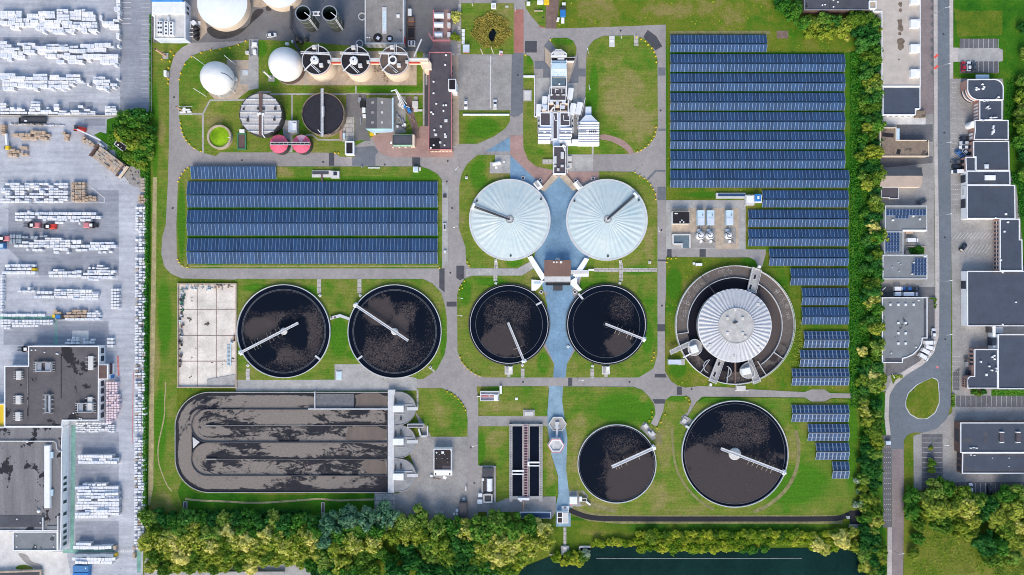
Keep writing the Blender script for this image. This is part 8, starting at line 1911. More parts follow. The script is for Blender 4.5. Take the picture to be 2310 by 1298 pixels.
# ---------------------------------------------------------------- cars
def car_proto(kind):
 """body along local x, nose toward +x; metres"""
 t=bpy.data.objects.new('parked_car',None);COL.objects.link(t);t.empty_display_size=.5
 L,W=(4.4,1.8) if kind =='car' else (5.2,2.0)
 ends=[(-L/2,.45,.82,.62),(-L/2+.12,.35,.98,.84),(-L/2+.7,.3,1.0,.9),(L/2-1.2,.3,.95,.9),(L/2-.35,.32,.85,.8),(L/2,.42,.72,.6)]
 def loft(secs):
  vs=[];fs=[]
  for x,z0,z1_,hw in secs:
   vs +=[(x,-hw,z0),(x,hw,z0),(x,hw,z1_-.12),(x,hw*.9,z1_),(x,-hw*.9,z1_),(x,-hw,z1_-.12)]
  k=6
  for i in range(len(secs)-1):
   for j in range(k): m=(j+1) % k;fs.append((i*k+j,i*k+m,(i+1)*k+m,(i+1)*k+j))
  fs.append(tuple(range(k))[::-1]);fs.append(tuple(range((len(secs)-1)*k,len(secs)*k)))
  return vs,fs
 mats={}
 mb=MB();mb.add(*loft(ends));mats['body']=mb
 if kind =='car': cab=[(-L/2+.25,.9,.98,.74),(-L/2+.75,.9,1.42,.68),(L/2-2.2,.9,1.46,.68),(L/2-1.15,.9,.98,.78)]
 else: cab=[(-L/2+.05,.9,1.95,.93),(-L/2+.3,.9,2.1,.92),(L/2-1.7,.9,2.1,.9),(L/2-.75,.9,1.0,.85)]
 mb2=MB();mb2.add(*loft(cab))
 roofs=MB()
 if kind =='car': roofs.rbox((-L/2+.85+L/2-2.25)/2,0,(L-3.1)+.15,1.22,1.40,1.50,0,.04)
 else: roofs.rbox((-L/2+L/2-1.8)/2,0,L-1.75,1.72,1.0,2.16,0,.06)
 wh=[]
 for x in (-L/2+.85,L/2-.9):
  for y in (-W/2+.1,W/2-.1):
   m_=MB();n=14;r_=.33
   vs=[(x+r_*math.cos(2*PI*i/n),y+s*.11,.33+r_*math.sin(2*PI*i/n)) for s in (-1,1) for i in range(n)]
   m_.add(vs,[tuple(range(n))[::-1],tuple(range(n,2*n))]+[(i,(i+1)%n,n+(i+1)%n,n+i) for i in range(n)]);wh.append(m_)
 li=[]
 for y in (-.62,.62): m_=MB();m_.rbox(L/2-.12,y,.22,.34,.56,.7);li.append(m_)
 return L,mb,mb2,roofs,wh,li
CP={k: car_proto(k) for k in ('car','van')}
CM={}
for n_,c_ in (('white',(.75,.76,.78)),('silver',(.5,.53,.58)),('black',(.012,.013,.018)),('navy',(.015,.035,.07)),('blue',(.02,.12,.38)),('red',(.42,.01,.025)),('grey',(.07,.08,.095))):
 m,nt,b=nt_new('car paint '+n_);b.inputs['Base Color'].default_value=(*c_,1);b.inputs['Roughness'].default_value=.3;b.inputs['Coat Weight'].default_value=.6;b.inputs['Metallic'].default_value=.0;CM[n_]=m
M['lamp_glass']=plain('headlight glass',(.6,.62,.65),.15)
CMESH={}
for o in [o for o in bpy.data.objects if o.name.startswith('parked_car')]: bpy.data.objects.remove(o)
def car(x,y,deg,col,label,kind='car',group=None,ln=None):
 """deg: heading of the nose, clockwise from plan right"""
 L,body,cab,roof,wh,li=CP[kind]
 t=thing('parked_car' if kind =='car' else 'parked_van',label,'car' if kind =='car' else 'van',x,y,0,group)
 t.rotation_euler=(0,0,R(-deg));t.location.z=.06
 if ln: t.scale=(ln/L,1,1.0 if kind =='car' else 1.1)
 def mk(nm,key,mb,m):
  if (kind,key,m.name) not in CMESH: CMESH[(kind,key,m.name)]=mesh_from('car_'+key,mb,m)
  o=bpy.data.objects.new(nm,CMESH[(kind,key,m.name)]);COL.objects.link(o);o.parent=t
 mk('body','body',body,CM[col]);mk('windows','cab',cab,M['window']);mk('roof','roof',roof,CM[col])
 for i,w in enumerate(wh): mk('wheel','wheel%d' % i,w,M['black'])
 for i,w in enumerate(li): mk('headlight','light%d' % i,w,M['lamp_glass'])
for a in ((1051,237,90,'white','white car on the left of the grey car park, nose toward the lawn'),(1117,237,-90,'white','white car beside the white line of the grey car park'),
 (2171,151,-90,'red','dark red car, first in the small striped bay row'),(2183,151,-90,'white','white car between the red and the dark car'),(2194.5,151,-90,'grey','dark grey car, third in the small striped bay row'),
 (2173,313,180,'black','black car, topmost of the cluster by the office corner'),(2173,323.5,180,'silver','silver car under the black one by the office corner'),(2172,333.5,180,'white','white car in the cluster, level with the silver one'),(2162.5,347.5,40,'blue','bright blue slanted car of the cluster'),(2177,346.5,42,'silver','silver slanted car right of the bright blue one'),(2154,366,180,'grey','dark grey car beside the hall annex'),(2155.5,377,180,'black','black car between dark grey car and white van'),
 (2077.5,455.5,-18,'grey','dark car angled in the yard below the purple shed roof'),(2170.5,559,-50,'black','lone black car on the big parking court'),(2045,651.5,180,'blue','blue car in the upper row of the vans by the curved hall'),(2062,651.5,0,'black','black car at the right end of the van row'),
 (2103.5,752,-90,'white','pale car on the green verge beside the curved hall'),(2187,1100,-90,'white','white car half under the lower right trees'),(2230,1104,-90,'black','black car in the shade of the lower right trees'),(614,81,-8,'white','white car at the edge of the curved road by the silos')):
 car(*a)
for x0,y0,dg,cl,lb,ln in ((2155.5,388.5,180,'white','white van standing below the black cars by the hall annex',4.9),(2055,542.5,0,'white','long white delivery van in the walled yard',5.6),(2023,651.5,0,'white','white van, left in the upper van row by the curved hall',4.4),(2023,663.5,0,'white','white van, left in the lower van row by the curved hall',4.0),(2050,663.8,0,'white','long white van with ribbed roof in the lower van row',7.0),
 (2094,772.5,0,'white','topmost of four white vans fanned round the curved hall corner',5.4),(2094,784.5,15,'white','second of four white vans fanned round the curved hall corner',4.9),(2086,794,27,'white','third of four white vans fanned round the curved hall corner',5.1),(2080,805.5,32,'white','lowest of four white vans fanned round the curved hall corner',5.1)):
 car(x0,y0,dg,cl,lb,'van',None,ln)
t=simple('utility_truck','small blue truck with white trailer on the brown paving at the top','truck',[('cargo_bed','blue',[(1264,22,1276,37,.5,1.9)]),('cab','steel_dark',[(1262,16,1277,22,.4,2.1)]),('trailer','white',[(1266,40,1273,52,.4,1.2),(1268,6,1276,12,.3,1.4)]),('boat','white',[(1259,44,5,9,.2,1.0,15)])],1269,30)
simple('yellow_machine','yellow machine and white boxes at the top of the brown paving','machine',[('body','yellow',[(1227,-2,1239,8,0,2)]),('box','white',[(1212,1,1226,8,0,1.6),(1188,4,1196,11,0,1.2)]),('barrier','gravel',[(1205,23,1225,25,0,.9)])],1226,3)
simple('utility_cabinet','small blue white cabinet beside the brown lane by the hedge','cabinet',[('housing','blue_white',[(1999,996,2010,1004,0,1.4)]),('door','tin_blue',[(2000,997,2005,1003,1.4,1.45)])],2004,1000)
# ---------------------------------------------------------------- trees and shrubs
def crown_mesh(name,mat,seed,n=2600,leaf=.5,flat=.75,lumps=34,spread=.8):
 """leaf-sized faces gathered in clumps through a unit crown (radius about 1, height about 1.5)"""
 r=random.Random(seed);mb=MB();cl=[]
 for i in range(lumps):
  a=r.uniform(0,2*PI);q=spread*math.sqrt(r.random())
  e_=1+.22*math.sin(3*a+seed)+.12*math.sin(5*a+2*seed);q *=e_;cl.append((q*math.cos(a),q*math.sin(a),.5+flat*r.uniform(-.25,.7)*(1.2-q),r.uniform(.14,.34)))
 cl.append((r.uniform(-.2,.2),r.uniform(-.2,.2),.8,.42))
 for i in range(n):
  cx,cy,cz,cr=cl[r.randrange(len(cl))]
  u=r.uniform(-.55,1);a=r.uniform(0,2*PI);s=math.sqrt(max(0,1-u*u));rr=cr*(r.random()**.35)*r.uniform(.8,1.25)
  p=Vector((cx+rr*s*math.cos(a),cy+rr*s*math.sin(a),cz+rr*u*.85))
  nrm=Vector((s*math.cos(a),s*math.sin(a),u*.9+.25))+Vector((r.uniform(-.75,.75),r.uniform(-.75,.75),r.uniform(-.5,.6)))
  nrm.normalize();t1=nrm.cross(Vector((r.uniform(-1,1),r.uniform(-1,1),.3))).normalized();t2=nrm.cross(t1)
  w=leaf*r.uniform(.6,1.4)*.2;l_=w*r.uniform(1.0,1.7)
  mb.add([tuple(p-t1*w),tuple(p-t2*l_*.5+t1*w*.2),tuple(p+t1*w),tuple(p+t2*l_)],[(0,1,2,3)])
 return mesh_from(name,mb,M[mat])
def trunk_mesh(seed):
 r=random.Random(seed);mb=MB()
 mb.tube([(0,0,-.05),(.01,.0,.3),(.0,.02,.6),(.02,.01,.95)],.075,8,.03)
 for i in range(6):
  a=i*PI/3+r.uniform(-.4,.4);z=r.uniform(.3,.6);q=r.uniform(.4,.65)
  mb.tube([(0,0,z),(q*.5*math.cos(a),q*.5*math.sin(a),z+.2),(q*math.cos(a),q*math.sin(a),z+.42)],.035,6,.012)
 return mesh_from('trunk',mb,M['bark'])
CR={}
for kd,mat,n,leaf in (('dark','leaf_dark',4200,.44),('mid','leaf_mid',4200,.44),('yellow','leaf_yellow_sunlit',4200,.42),('pale','leaf_pale',4200,.42),('olive','leaf_olive',4200,.44),('blossom','leaf_blossom',2600,.45),('river','leaf_river',2400,.42)):
 CR[kd]=[crown_mesh('crown_'+kd,mat,100+k*17+len(kd),n,leaf) for k in range(5)]
TR=[trunk_mesh(k) for k in range(3)]
tn=[0]
def tree(x,y,r,kind,label,group=None,h=None,name='tree',cat='tree'):
 """x,y: crown centre on the plan; r crown radius in plan units; h crown height factor"""
 rm=r*S;hh=(h or 1.25)*rm
 a=P(x,y,hh*.8)
 t=bpy.data.objects.new(name,None);COL.objects.link(t);t.location=(a[0],a[1],0);t.empty_display_size=.5
 tag(t,label,cat,group)
 k=tn[0];tn[0] +=1
 o=bpy.data.objects.new('crown',CR[kind][k % 5]);COL.objects.link(o);o.parent=t
 o.scale=(rm*rng.uniform(.9,1.2),rm*rng.uniform(.9,1.2),hh*rng.uniform(.85,1.2));o.rotation_euler=(0,0,rng.uniform(0,6.28))
 o2=bpy.data.objects.new('trunk',TR[k % 3]);COL.objects.link(o2);o2.parent=t
 o2.scale=(rm*.8,rm*.8,hh);o2.rotation_euler=(0,0,rng.uniform(0,6.28))
 return t
def belt(spots,labels,group):
 for i,(x,y,r,kd) in enumerate(spots):
  tree(x+rng.uniform(-1.5,1.5),y+rng.uniform(-1.5,1.5),r,kd,labels[kd],group)
g='trees of the southern row'
L1=dict(dark='dark green tree on the north side of the long southern tree row',mid='mid green tree in the long southern tree row',yellow='yellow green tree coloured as sunlit, south side of the long southern tree row',pale='grey green willow like tree in the middle of the southern tree row',olive='olive tree in the long southern tree row',river='yellow bush at the lower right end of the southern tree row')
sp=[]
r3=random.Random(21)
for k in range(14):
 x=338+k*28
 if x < 705:
  sp +=[(x,1172+r3.uniform(-5,5),r3.uniform(17,21),'dark' if k % 2 else 'mid'),(x+13,1195+r3.uniform(-5,5),r3.uniform(18,22),'mid' if k % 3 else 'yellow'),(x,1220+r3.uniform(-5,5),r3.uniform(18,23),'yellow'),(x+14,1247+r3.uniform(-4,3),r3.uniform(16,20),'yellow' if k % 3 else 'olive')]  # leaf colours go from dark to yellow southward, painting in the low sun
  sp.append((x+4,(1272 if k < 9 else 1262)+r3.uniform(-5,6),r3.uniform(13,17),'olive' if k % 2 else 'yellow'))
sp +=[(745,1180,26,'pale'),(785,1166,26,'pale'),(825,1164,26,'pale'),(868,1165,25,'pale'),(735,1215,24,'pale'),(770,1200,25,'mid'),(805,1192,24,'mid'),(845,1190,24,'mid'),(760,1232,24,'yellow'),(800,1222,24,'yellow'),(838,1216,24,'yellow'),(880,1200,23,'yellow'),(905,1178,23,'mid'),(915,1205,22,'yellow'),(948,1198,22,'yellow'),(940,1172,22,'mid'),(775,1262,24,'yellow'),(815,1255,24,'olive'),(850,1246,20,'mid'),(735,1262,22,'mid'),(745,1288,22,'dark'),(790,1290,24,'mid'),(835,1285,22,'olive'),(880,1258,18,'mid'),(700,1200,16,'pale'),(722,1240,16,'mid')]
sp +=[(985,1190,26,'mid'),(1015,1184,24,'mid'),(1050,1192,24,'yellow'),(1085,1190,25,'mid'),(1120,1186,23,'mid'),(1155,1188,24,'mid'),(1190,1186,24,'mid'),(1220,1192,22,'yellow'),(995,1220,25,'olive'),(1030,1222,24,'dark'),(1062,1225,22,'mid'),(1095,1222,25,'yellow'),(1130,1216,24,'yellow'),(1165,1215,24,'yellow'),(1200,1215,25,'yellow'),(1228,1215,20,'yellow'),(1010,1250,22,'olive'),(1045,1258,24,'dark'),(1080,1254,22,'olive'),(1115,1250,24,'yellow'),(1150,1246,24,'yellow'),(1185,1242,22,'olive'),(1020,1283,24,'dark'),(1062,1288,24,'dark'),(1100,1285,24,'mid'),(1140,1280,20,'olive'),(960,1222,18,'mid'),(1165,1270,14,'river')]
sp +=[(x_,y_,r_,k_) for x_,y_,r_,k_ in ((915,1235,20,'dark'),(900,1285,24,'dark'),(935,1262,18,'dark'),(960,1290,24,'dark'),(990,1290,24,'dark'),(975,1250,18,'mid'),(1100,1275,20,'dark'),(1130,1288,18,'dark'),(1075,1292,20,'dark'),(1040,1292,22,'dark'),(1150,1272,14,'olive'),(700,1270,16,'mid'),(720,1290,18,'dark'))]
belt([(x_,y_+6,r_*1.18,k_) for x_,y_,r_,k_ in sp],L1,g)
g='river bank bushes'
L2=dict(river='yellow bush growing on the north bank of the river',mid='bright green bush dipping into the river',olive='olive bush on the river bank',pale='grey bush at the river intake',yellow='yellow tree on the river bank')
sp=[(1255,1258,13,'river'),(1275,1268,12,'river'),(1295,1262,14,'river'),(1312,1258,13,'olive'),(1322,1250,11,'pale'),(1285,1255,11,'olive'),(1308,1272,10,'river')]
for k in range(44):
 x=1348+k*12.4
 sp.append((x,(1226 if x < 1430 else 1222)+r3.uniform(-2,3),r3.uniform(8,11),'river'))
 if x > 1432: sp.append((x+5,1207+r3.uniform(-3,3),r3.uniform(8,11),'river' if k % 3 else 'olive'))
 if 1440 < x < 1690 or x > 1820: sp.append((x+2,1236+r3.uniform(-2,4),r3.uniform(8,12),'river'))
sp +=[(1468,1215,15,'olive'),(1500,1233,14,'river'),(1520,1240,14,'river'),(1562,1236,14,'river'),(1675,1240,11,'mid'),(1700,1241,12,'mid'),(1725,1238,10,'mid'),(1845,1232,17,'yellow'),(1862,1240,14,'yellow'),(1900,1220,22,'yellow'),(1918,1205,18,'yellow'),(1925,1232,15,'yellow'),(1890,1205,14,'olive')]
for (x,y,r,kd) in sp: tree(x,y,r,kd,L2[kd],g,1.1,'bush','bush')
g='trees between the solar field and the street'
L3=dict(dark='dark green tree in the belt between the eastern solar field and the street',mid='mid green tree in the belt between the eastern solar field and the street',olive='olive tipped tree in the belt between the eastern solar field and the street',yellow='yellow green tree in the belt between the eastern solar field and the street',blossom='white blossoming shrub at the lower end of the eastern belt',pale='grey green tree in the eastern belt')
sp=[]
seq=['dark','mid','olive','dark','yellow','mid','dark','olive']
for k in range(38):
 y=92+k*21
 if y > 890: break
 sp.append((1974+r3.uniform(-6,8),y,r3.uniform(14,20),seq[k % 8]));
 if y < 420 or y > 780 or k % 3 ==0: sp.append((1953+r3.uniform(-6,6),y+10,r3.uniform(11,16),seq[(k+3) % 8]))
sp +=[(1985,395,17,'olive'),(1982,380,14,'dark'),(1983,470,15,'mid'),(1986,535,18,'yellow'),(1982,610,15,'olive'),(1968,650,17,'olive'),(1975,670,16,'yellow'),(1983,830,17,'dark'),(1986,850,15,'olive'),(1983,875,14,'yellow'),(1965,840,16,'dark')]
for k in range(18):
 y=905+k*22
 sp +=[(1955+r3.uniform(-5,5),y,r3.uniform(12,16),seq[(k*3+1) % 8]),(1976+r3.uniform(-5,6),y+8,r3.uniform(14,18),seq[(k*5) % 8])]
sp +=[(1934,1085,9,'blossom'),(1937,1110,8,'blossom'),(1944,1135,11,'blossom'),(1930,1140,8,'blossom'),(1952,1150,12,'yellow'),(1985,1240,18,'olive'),(1990,1265,16,'yellow'),(1985,1290,18,'mid'),(1975,1298,16,'olive')]
belt([s for s in sp],L3,g)
g='trees round the brick hall'
L4=dict(dark='dark tree round the brown brick hall at the top',mid='green tree below the brown brick hall',olive='olive tree below the brown brick hall',yellow='yellow green bush below the brown brick hall')
belt([(1770,8,19,'mid'),(1790,28,18,'mid'),(1760,-6,16,'dark'),(1806,12,14,'dark'),(1815,48,19,'mid'),(1838,52,18,'olive'),(1860,48,20,'mid'),(1828,66,16,'yellow'),(1855,70,17,'yellow'),(1880,66,16,'yellow'),(1885,48,16,'dark'),(1908,58,18,'olive'),(1930,44,22,'olive'),(1955,42,22,'olive'),(1972,52,18,'mid'),(1960,66,18,'dark'),(1935,70,17,'dark'),(1905,76,14,'yellow'),(1985,70,16,'olive'),(1968,92,20,'dark'),(1978,116,17,'mid'),(1950,98,18,'dark')],L4,g)
g='trees in the lower right corner'
L5=dict(dark='dark tree in the shaded gap of the lower right wood',mid='green tree on the shaded side of the lower right wood',olive='olive tree in the lower right wood',yellow='yellow green tree in the lower right wood')
sp=[(2062,1125,22,'mid'),(2060,1155,20,'mid'),(2105,1112,26,'mid'),(2135,1105,24,'mid'),(2165,1120,26,'olive'),(2110,1145,30,'olive'),(2145,1150,30,'olive'),(2180,1148,28,'yellow'),(2205,1130,22,'mid'),(2125,1180,28,'olive'),(2160,1185,26,'yellow'),(2190,1175,22,'olive'),(2072,1180,16,'olive'),(2235,1140,20,'dark'),(2225,1165,20,'dark'),(2255,1170,24,'olive'),(2280,1120,26,'mid'),(2305,1115,26,'mid'),(2290,1150,28,'olive'),(2320,1150,26,'mid'),(2270,1195,24,'olive'),(2305,1185,26,'yellow'),(2230,1230,26,'dark'),(2260,1235,26,'mid'),(2290,1225,24,'olive'),(2240,1262,22,'olive'),(2285,1255,22,'mid'),(2195,1205,18,'olive'),(2315,1210,20,'yellow'),(2070,1215,14,'mid'),(2062,1250,13,'olive')]
belt(sp,L5,g)
g='trees at the right edge meadow'
belt([(2312,180,16,'mid'),(2318,215,20,'olive'),(2308,248,18,'mid'),(2315,285,22,'olive'),(2306,320,18,'mid'),(2318,350,20,'dark'),(2312,60,14,'dark'),(2318,120,16,'mid'),(2316,390,18,'mid')],dict(dark='dark tree cut by the right picture edge above the halls',mid='green tree cut by the right picture edge',olive='olive tree cut by the right picture edge'),g)
g='trees in the yard corner'
belt([(292,270,26,'mid'),(308,262,22,'dark'),(272,275,18,'mid'),(287,300,25,'olive'),(315,300,24,'olive'),(328,320,18,'mid'),(305,325,24,'olive'),(318,345,20,'mid'),(298,352,20,'olive'),(330,290,16,'dark'),(335,258,10,'mid'),(270,305,16,'olive'),(312,368,18,'olive'),(335,350,12,'mid')],dict(dark='dark tree of the clump in the yard corner',mid='green tree of the clump in the yard corner',olive='olive tree of the clump in the yard corner'),g)
tree(1029,36,13,'yellow','round yellow green bush beside the red edged loading bay','bushes by the loading bay',1.1,'bush','bush')
tree(1027,82,12,'yellow','yellower bush with gaps below the round one at the loading bay','bushes by the loading bay',1.1,'bush','bush')
tree(2074,565,10,'mid','clipped bright green round bush in the planted court',None,1.0,'bush','bush')
tree(2056,565,6,'dark','small dark bush left of the clipped round one',None,1.0,'bush','bush')
tree(2103,1045,9,'mid','slim green tree standing between the parking bays',None,1.6);tree(2103,1062,8,'mid','second slim tree between the parking bays, lower one',None,1.5)
tree(2101,1012,5,'olive','tiny shrub at the upper end of the parking bay strip',None,1.0,'bush','bush')
for k,(x0,lb) in enumerate(((2199,'round bush left of three below the corner office'),(2208,'middle round bush below the corner office, set lower'),(2220,'dark round bush right of three below the corner office'))): tree(x0,884+(5 if k ==1 else 0),7.5,('mid','olive','dark')[k],lb,'bushes below the corner office',1.0,'bush','bush')
tree(1292,416,4,'mid','small bright bush by the right white stepped block',None,1.0,'bush','bush')
def hedge(label,x0,y0,x1,y1,h,mat='leaf_mid',n=None,name='hedge'):
 a=P(x0,y0);b=P(x1,y1);r=random.Random(int(x0+y0));mb=MB()
 w=abs(b[0]-a[0]);d=abs(b[1]-a[1]);n=n or int((w*d+h*(w+d))*9)
 for i in range(n):
  p=Vector((r.uniform(a[0],b[0]),r.uniform(b[1],a[1]),h*(r.random()**.4)*r.uniform(.7,1.15)))
  nrm=Vector((r.uniform(-.8,.8),r.uniform(-.8,.8),1)).normalized();t1=nrm.cross(Vector((r.uniform(-1,1),r.uniform(-1,1),.2))).normalized();t2=nrm.cross(t1);q=r.uniform(.18,.42)
  mb.add([tuple(p-t1*q),tuple(p-t2*q*.6),tuple(p+t1*q),tuple(p+t2*q*1.3)],[(0,1,2,3)])
 return solo(name,mb,M[mat],label,'hedge')
hedge('dark green hedge between pallet strip and western lawn, upper stretch',331,395,338,640,2.0,'leaf_bright')
hedge('dark green hedge between pallet strip and western lawn, middle stretch',329,640,336,900,2.0,'leaf_bright')
hedge('dark green hedge between pallet strip and western lawn, lower stretch',327,900,333,1165,2.0,'leaf_bright')
hedge('thin hedge along the fence of the parking strip',339,35,343,250,1.0,'leaf_bright')
hedge('small clipped hedge at the car park entrance near the roundabout',2146,889,2152,918,1.0,'leaf_mid')
hedge('clipped hedge in front of the curved hall',2106,673,2110,695,.9,'leaf_olive');hedge('low hedge strip at the lay by of the curved hall',2095,672,2108,675,.9,'leaf_olive')
hedge('narrow green hedge beside the slab pavement at the bend',2010,846,2034,852,.8,'leaf_olive');hedge('green hedge under the striped car park hall',2239,880,2420,891,.6,'leaf_bright')
def scatter(name,label,polys,n,h,mat,seed,size=(.2,.45)):
 r=random.Random(seed);mb=MB()
 for (x0,y0,x1,y1) in polys:
  for i in range(n):
   a=P(r.uniform(x0,x1),r.uniform(y0,y1));p=Vector((a[0],a[1],h*(r.random()**.5)))
   nrm=Vector((r.uniform(-.9,.9),r.uniform(-.9,.9),1)).normalized();t1=nrm.cross(Vector((r.uniform(-1,1),r.uniform(-1,1),.2))).normalized();t2=nrm.cross(t1);q=r.uniform(*size)
   mb.add([tuple(p-t1*q),tuple(p-t2*q*.6),tuple(p+t1*q),tuple(p+t2*q*1.3)],[(0,1,2,3)])
 return solo(name,mb,M[mat],label,'undergrowth',kind='stuff')
r=random.Random(77);mb=MB()
sheet('pond',[smooth([(1100,66),(1107,58),(1117,68),(1121,82),(1114,97),(1104,92)],2)],9,M['pond'])
for i in range(5200):
 a=r.uniform(0,2*PI);q=math.sqrt(r.random())
 x=1108+43*q*math.cos(a)*(1+.05*math.sin(5*a)+.06*math.sin(9*a));y=70+39*q*math.sin(a)*(1+.04*math.cos(4*a)+.07*math.sin(7*a))
 dx,dy=(x-1111-3*math.sin(y*.2))/9,(y-80)/15
 if dx*dx+dy*dy < r.uniform(.8,1.3): continue
 w=P(x,y);p=Vector((w[0],w[1],r.uniform(.1,1.5)*(1-.4*q)))
 nrm=Vector((r.uniform(-.9,.9),r.uniform(-.9,.9),1)).normalized();t1=nrm.cross(Vector((r.uniform(-1,1),r.uniform(-1,1),.2))).normalized();t2=nrm.cross(t1);k=r.uniform(.15,.35)
 mb.add([tuple(p-t1*k),tuple(p-t2*k*.6),tuple(p+t1*k),tuple(p+t2*k*1.5)],[(0,1,2,3)])
M['reed']=leaf_mat('reeds',(.09,.115,.012),(.22,.22,.035),(.42,.34,.07))
solo('reed_bed',mb,M['reed'],'round bed of yellow brown reeds around the dark pond','reeds',kind='stuff')
scatter('undergrowth','tall bright green weeds between the eastern solar rows and the tree belt',[(1918,120+k*40,1960,160+k*40) for k in range(20)],700,.9,'leaf_bright',5)
scatter('undergrowth','rank yellow green growth beside the carousel tank',[(1786,720+k*26,1808,748+k*26) for k in range(4)],160,.4,'leaf_olive',6,(.12,.28))
scatter('undergrowth','dense dark green scrub along the north foot of the southern trees',[(420+k*40,1148,460+k*40,1168) for k in range(7)],260,.9,'leaf_dark',7)
scatter('undergrowth','dark scrub below the yard corner trees',[(245,300,265,340),(262,335,290,372),(318,380,338,400)],400,.8,'leaf_bright',8)
scatter('undergrowth','weeds sprouting in the gaps of the eastern solar rows',[(1512,118+k*43.6,1904,124+k*43.6) for k in range(7)],150,.5,'leaf_bright',9,(.15,.3))
scatter('undergrowth','meadow growth under the lower right wood',[(2060,1195,2220,1298),(2240,1262,2310,1298)],1500,.5,'leaf_olive',10,(.15,.35))
scatter('undergrowth','ivy like scrub shadowing the east edge behind the halls',[(2280,390,2320,420),(2296,420,2320,490),(2270,180,2300,300)],500,.8,'leaf_bright',12)
# ---------------------------------------------------------------- bollards,lamps,rails,posts
mb=MB();mb.lathe(0,0,[(.34,0),(.34,.25),(.28,.3),(.26,.75),(.12,.85),(.02,.86)],12)
BOL=mesh_from('bollard',mb,M['yellow'])
def bollards(pts,label,group):
 for x,y in pts:
  o=bpy.data.objects.new('bollard',BOL);COL.objects.link(o);o.location=(*P(x,y),.08);tag(o,label,'bollard',group)
bollards([(418,146),(433,129.5),(454,120),(476,114),(498,112),(519,109),(538.5,102),(555,93.5),(408.5,166),(405.5,180),(408,278),(409.5,289),(412,299),(416,309),(421,317),(428,325),(439,335),(454,342)],'yellow bollard along the inner edge of the western curved road','bollards of the western curve')
bollards([(393,126),(384,139),(381,154),(381,168),(380,179),(380,189),(366,135),(386,117)],'yellow bollard on the outer grass of the western curved road','bollards of the outer western curve')
bollards([(426,379),(418,384),(411,392),(406.5,401),(403,410)],'yellow bollard at the upper left corner of the western solar field','upper left solar corner bollards')
bollards([(401.5,585.5),(405,592),(412.5,600),(423,603),(992,605)],'yellow bollard at the lower corners of the western solar field','lower solar corner bollards')
bollards([(1054,591),(1058.5,599),(1047.5,634.5),(1041,643),(1036.5,653),(1043,650)],'yellow bollard at the dark patch of the cross roads','cross road bollards')
bollards([(1038,806),(1042,816.5),(1048,824.5),(1055,832),(1063.5,838.5),(1073,844),(1082.5,848)],'yellow bollard round the lawn below the left dark rimmed tank','left tank lawn bollards')
bollards([(1009,883.5),(1018,888.5),(1026.5,893.5),(1034,900),(1040.5,908),(1045.5,916),(1050,925)],'yellow bollard round the lawn right of the lobed aerator deck','aerator lawn bollards')
bollards([(1432,389.5),(1443,397),(1453,403),(1461,409),(1467.5,417.5),(1473,427.5),(1478.5,438),(1479,450)],'yellow bollard round the lawn right of the right tent roofed tank','right tank lawn bollards')
bollards([(1435.5,84.5),(1446,89.5),(1455.5,94),(1461.5,102),(1470,109.5),(1475,118.5),(1479,128),(1480,141),(1479.5,288),(1478.5,298),(1475,308),(1469,317),(1462.5,326.5),(1454.5,333.5),(1446,339.5),(1437,343)],'yellow bollard round the big lawn east of the inlet works','big lawn bollards')
bollards([(1470,813),(1474,806),(1475,795)],'yellow bollard at the lawn corner by the right dark rimmed tank','lower right lawn bollards')
bollards([(1471,929),(1470.5,940),(1464,949),(1500,935),(1491,952.5),(1482,966),(1547,897),(1554,902),(1555,910.5)],'yellow bollard along the short lanes to the two lower tanks','short lane bollards')
bollards([(1506,583),(1514,584),(1524,583),(1504,592)],'yellow bollard at the corner of the short asphalt spur','spur bollards')
bollards([(1241.5,91),(1185,125.5)],'yellow bollard at the little lawns north of the inlet works','north lawn bollards')
bollards([(764,346),(756,345.5)],'small bollard at the kink of the kerb by the white hut','kerb kink bollards')
def lamp(x,y,dx,dy,label,h=7.0,group='street lamps',nm='street_lamp'):
 t=thing(nm,label,'lamp',x,y,0,group);a=P(x,y);d=Vector((dx,-dy,0)).normalized()
 mb=MB();mb.cyl(*a,.11,0,h,8,.07);part('pole',mb,M['steel'],t)
 mb=MB();mb.beam((*a,h),(a[0]+d.x*1.6,a[1]+d.y*1.6,h+.15),.1,.1);part('arm',mb,M['white'],t)
 mb=MB();mb.rbox(a[0]+d.x*1.9,a[1]+d.y*1.9,.8,.32,h+.05,h+.22,math.atan2(d.y,d.x),.04);part('lamp_head',mb,M['white'],t)
for x,y,wh in ((2110,32,'beside the upper gravel roof'),(2110,157,'below the red white banners'),(2112,330,'opposite the mossy store'),(2113,488,'opposite the wide hall'),(2114,635,'opposite the largest hall'),(2114,754,'near the verge car'),(2008,1237,'on the brown lane by the river')):
 lamp(x,y,1,-.15,'street lamp with short arm '+wh)
for x,y,dx,dy,wh in ((1037,380,-1,1,'left of the left tent roofed tank'),(1035,512,-1,.4,'on the road side of the left tent roofed tank'),(1034,672,1,.1,'left of the left dark rimmed tank, upper one'),(1033,711,1,.1,'left of the left dark rimmed tank, lower one'),(1325,128,-.2,-1,'on the upper left rim of the big lawn'),(1326,198,.2,1,'on the left rim of the big lawn'),(1397,84,.1,1,'at the upper rim of the big lawn'),(1480,515,.2,1,'right of the right tent roofed tank'),(2115,1000,1,0,'in the striped car park'),(2000,840,.5,1,'near the tree belt end'),(1303,855,1,0,'on the cross road above the wide lawn'),(1077,1000,-1,.2,'at the lawn left of the twin basin')):
 lamp(x,y,dx,dy,'slim white lamp post '+wh,4.5,'plant lamp posts','lamp_post')
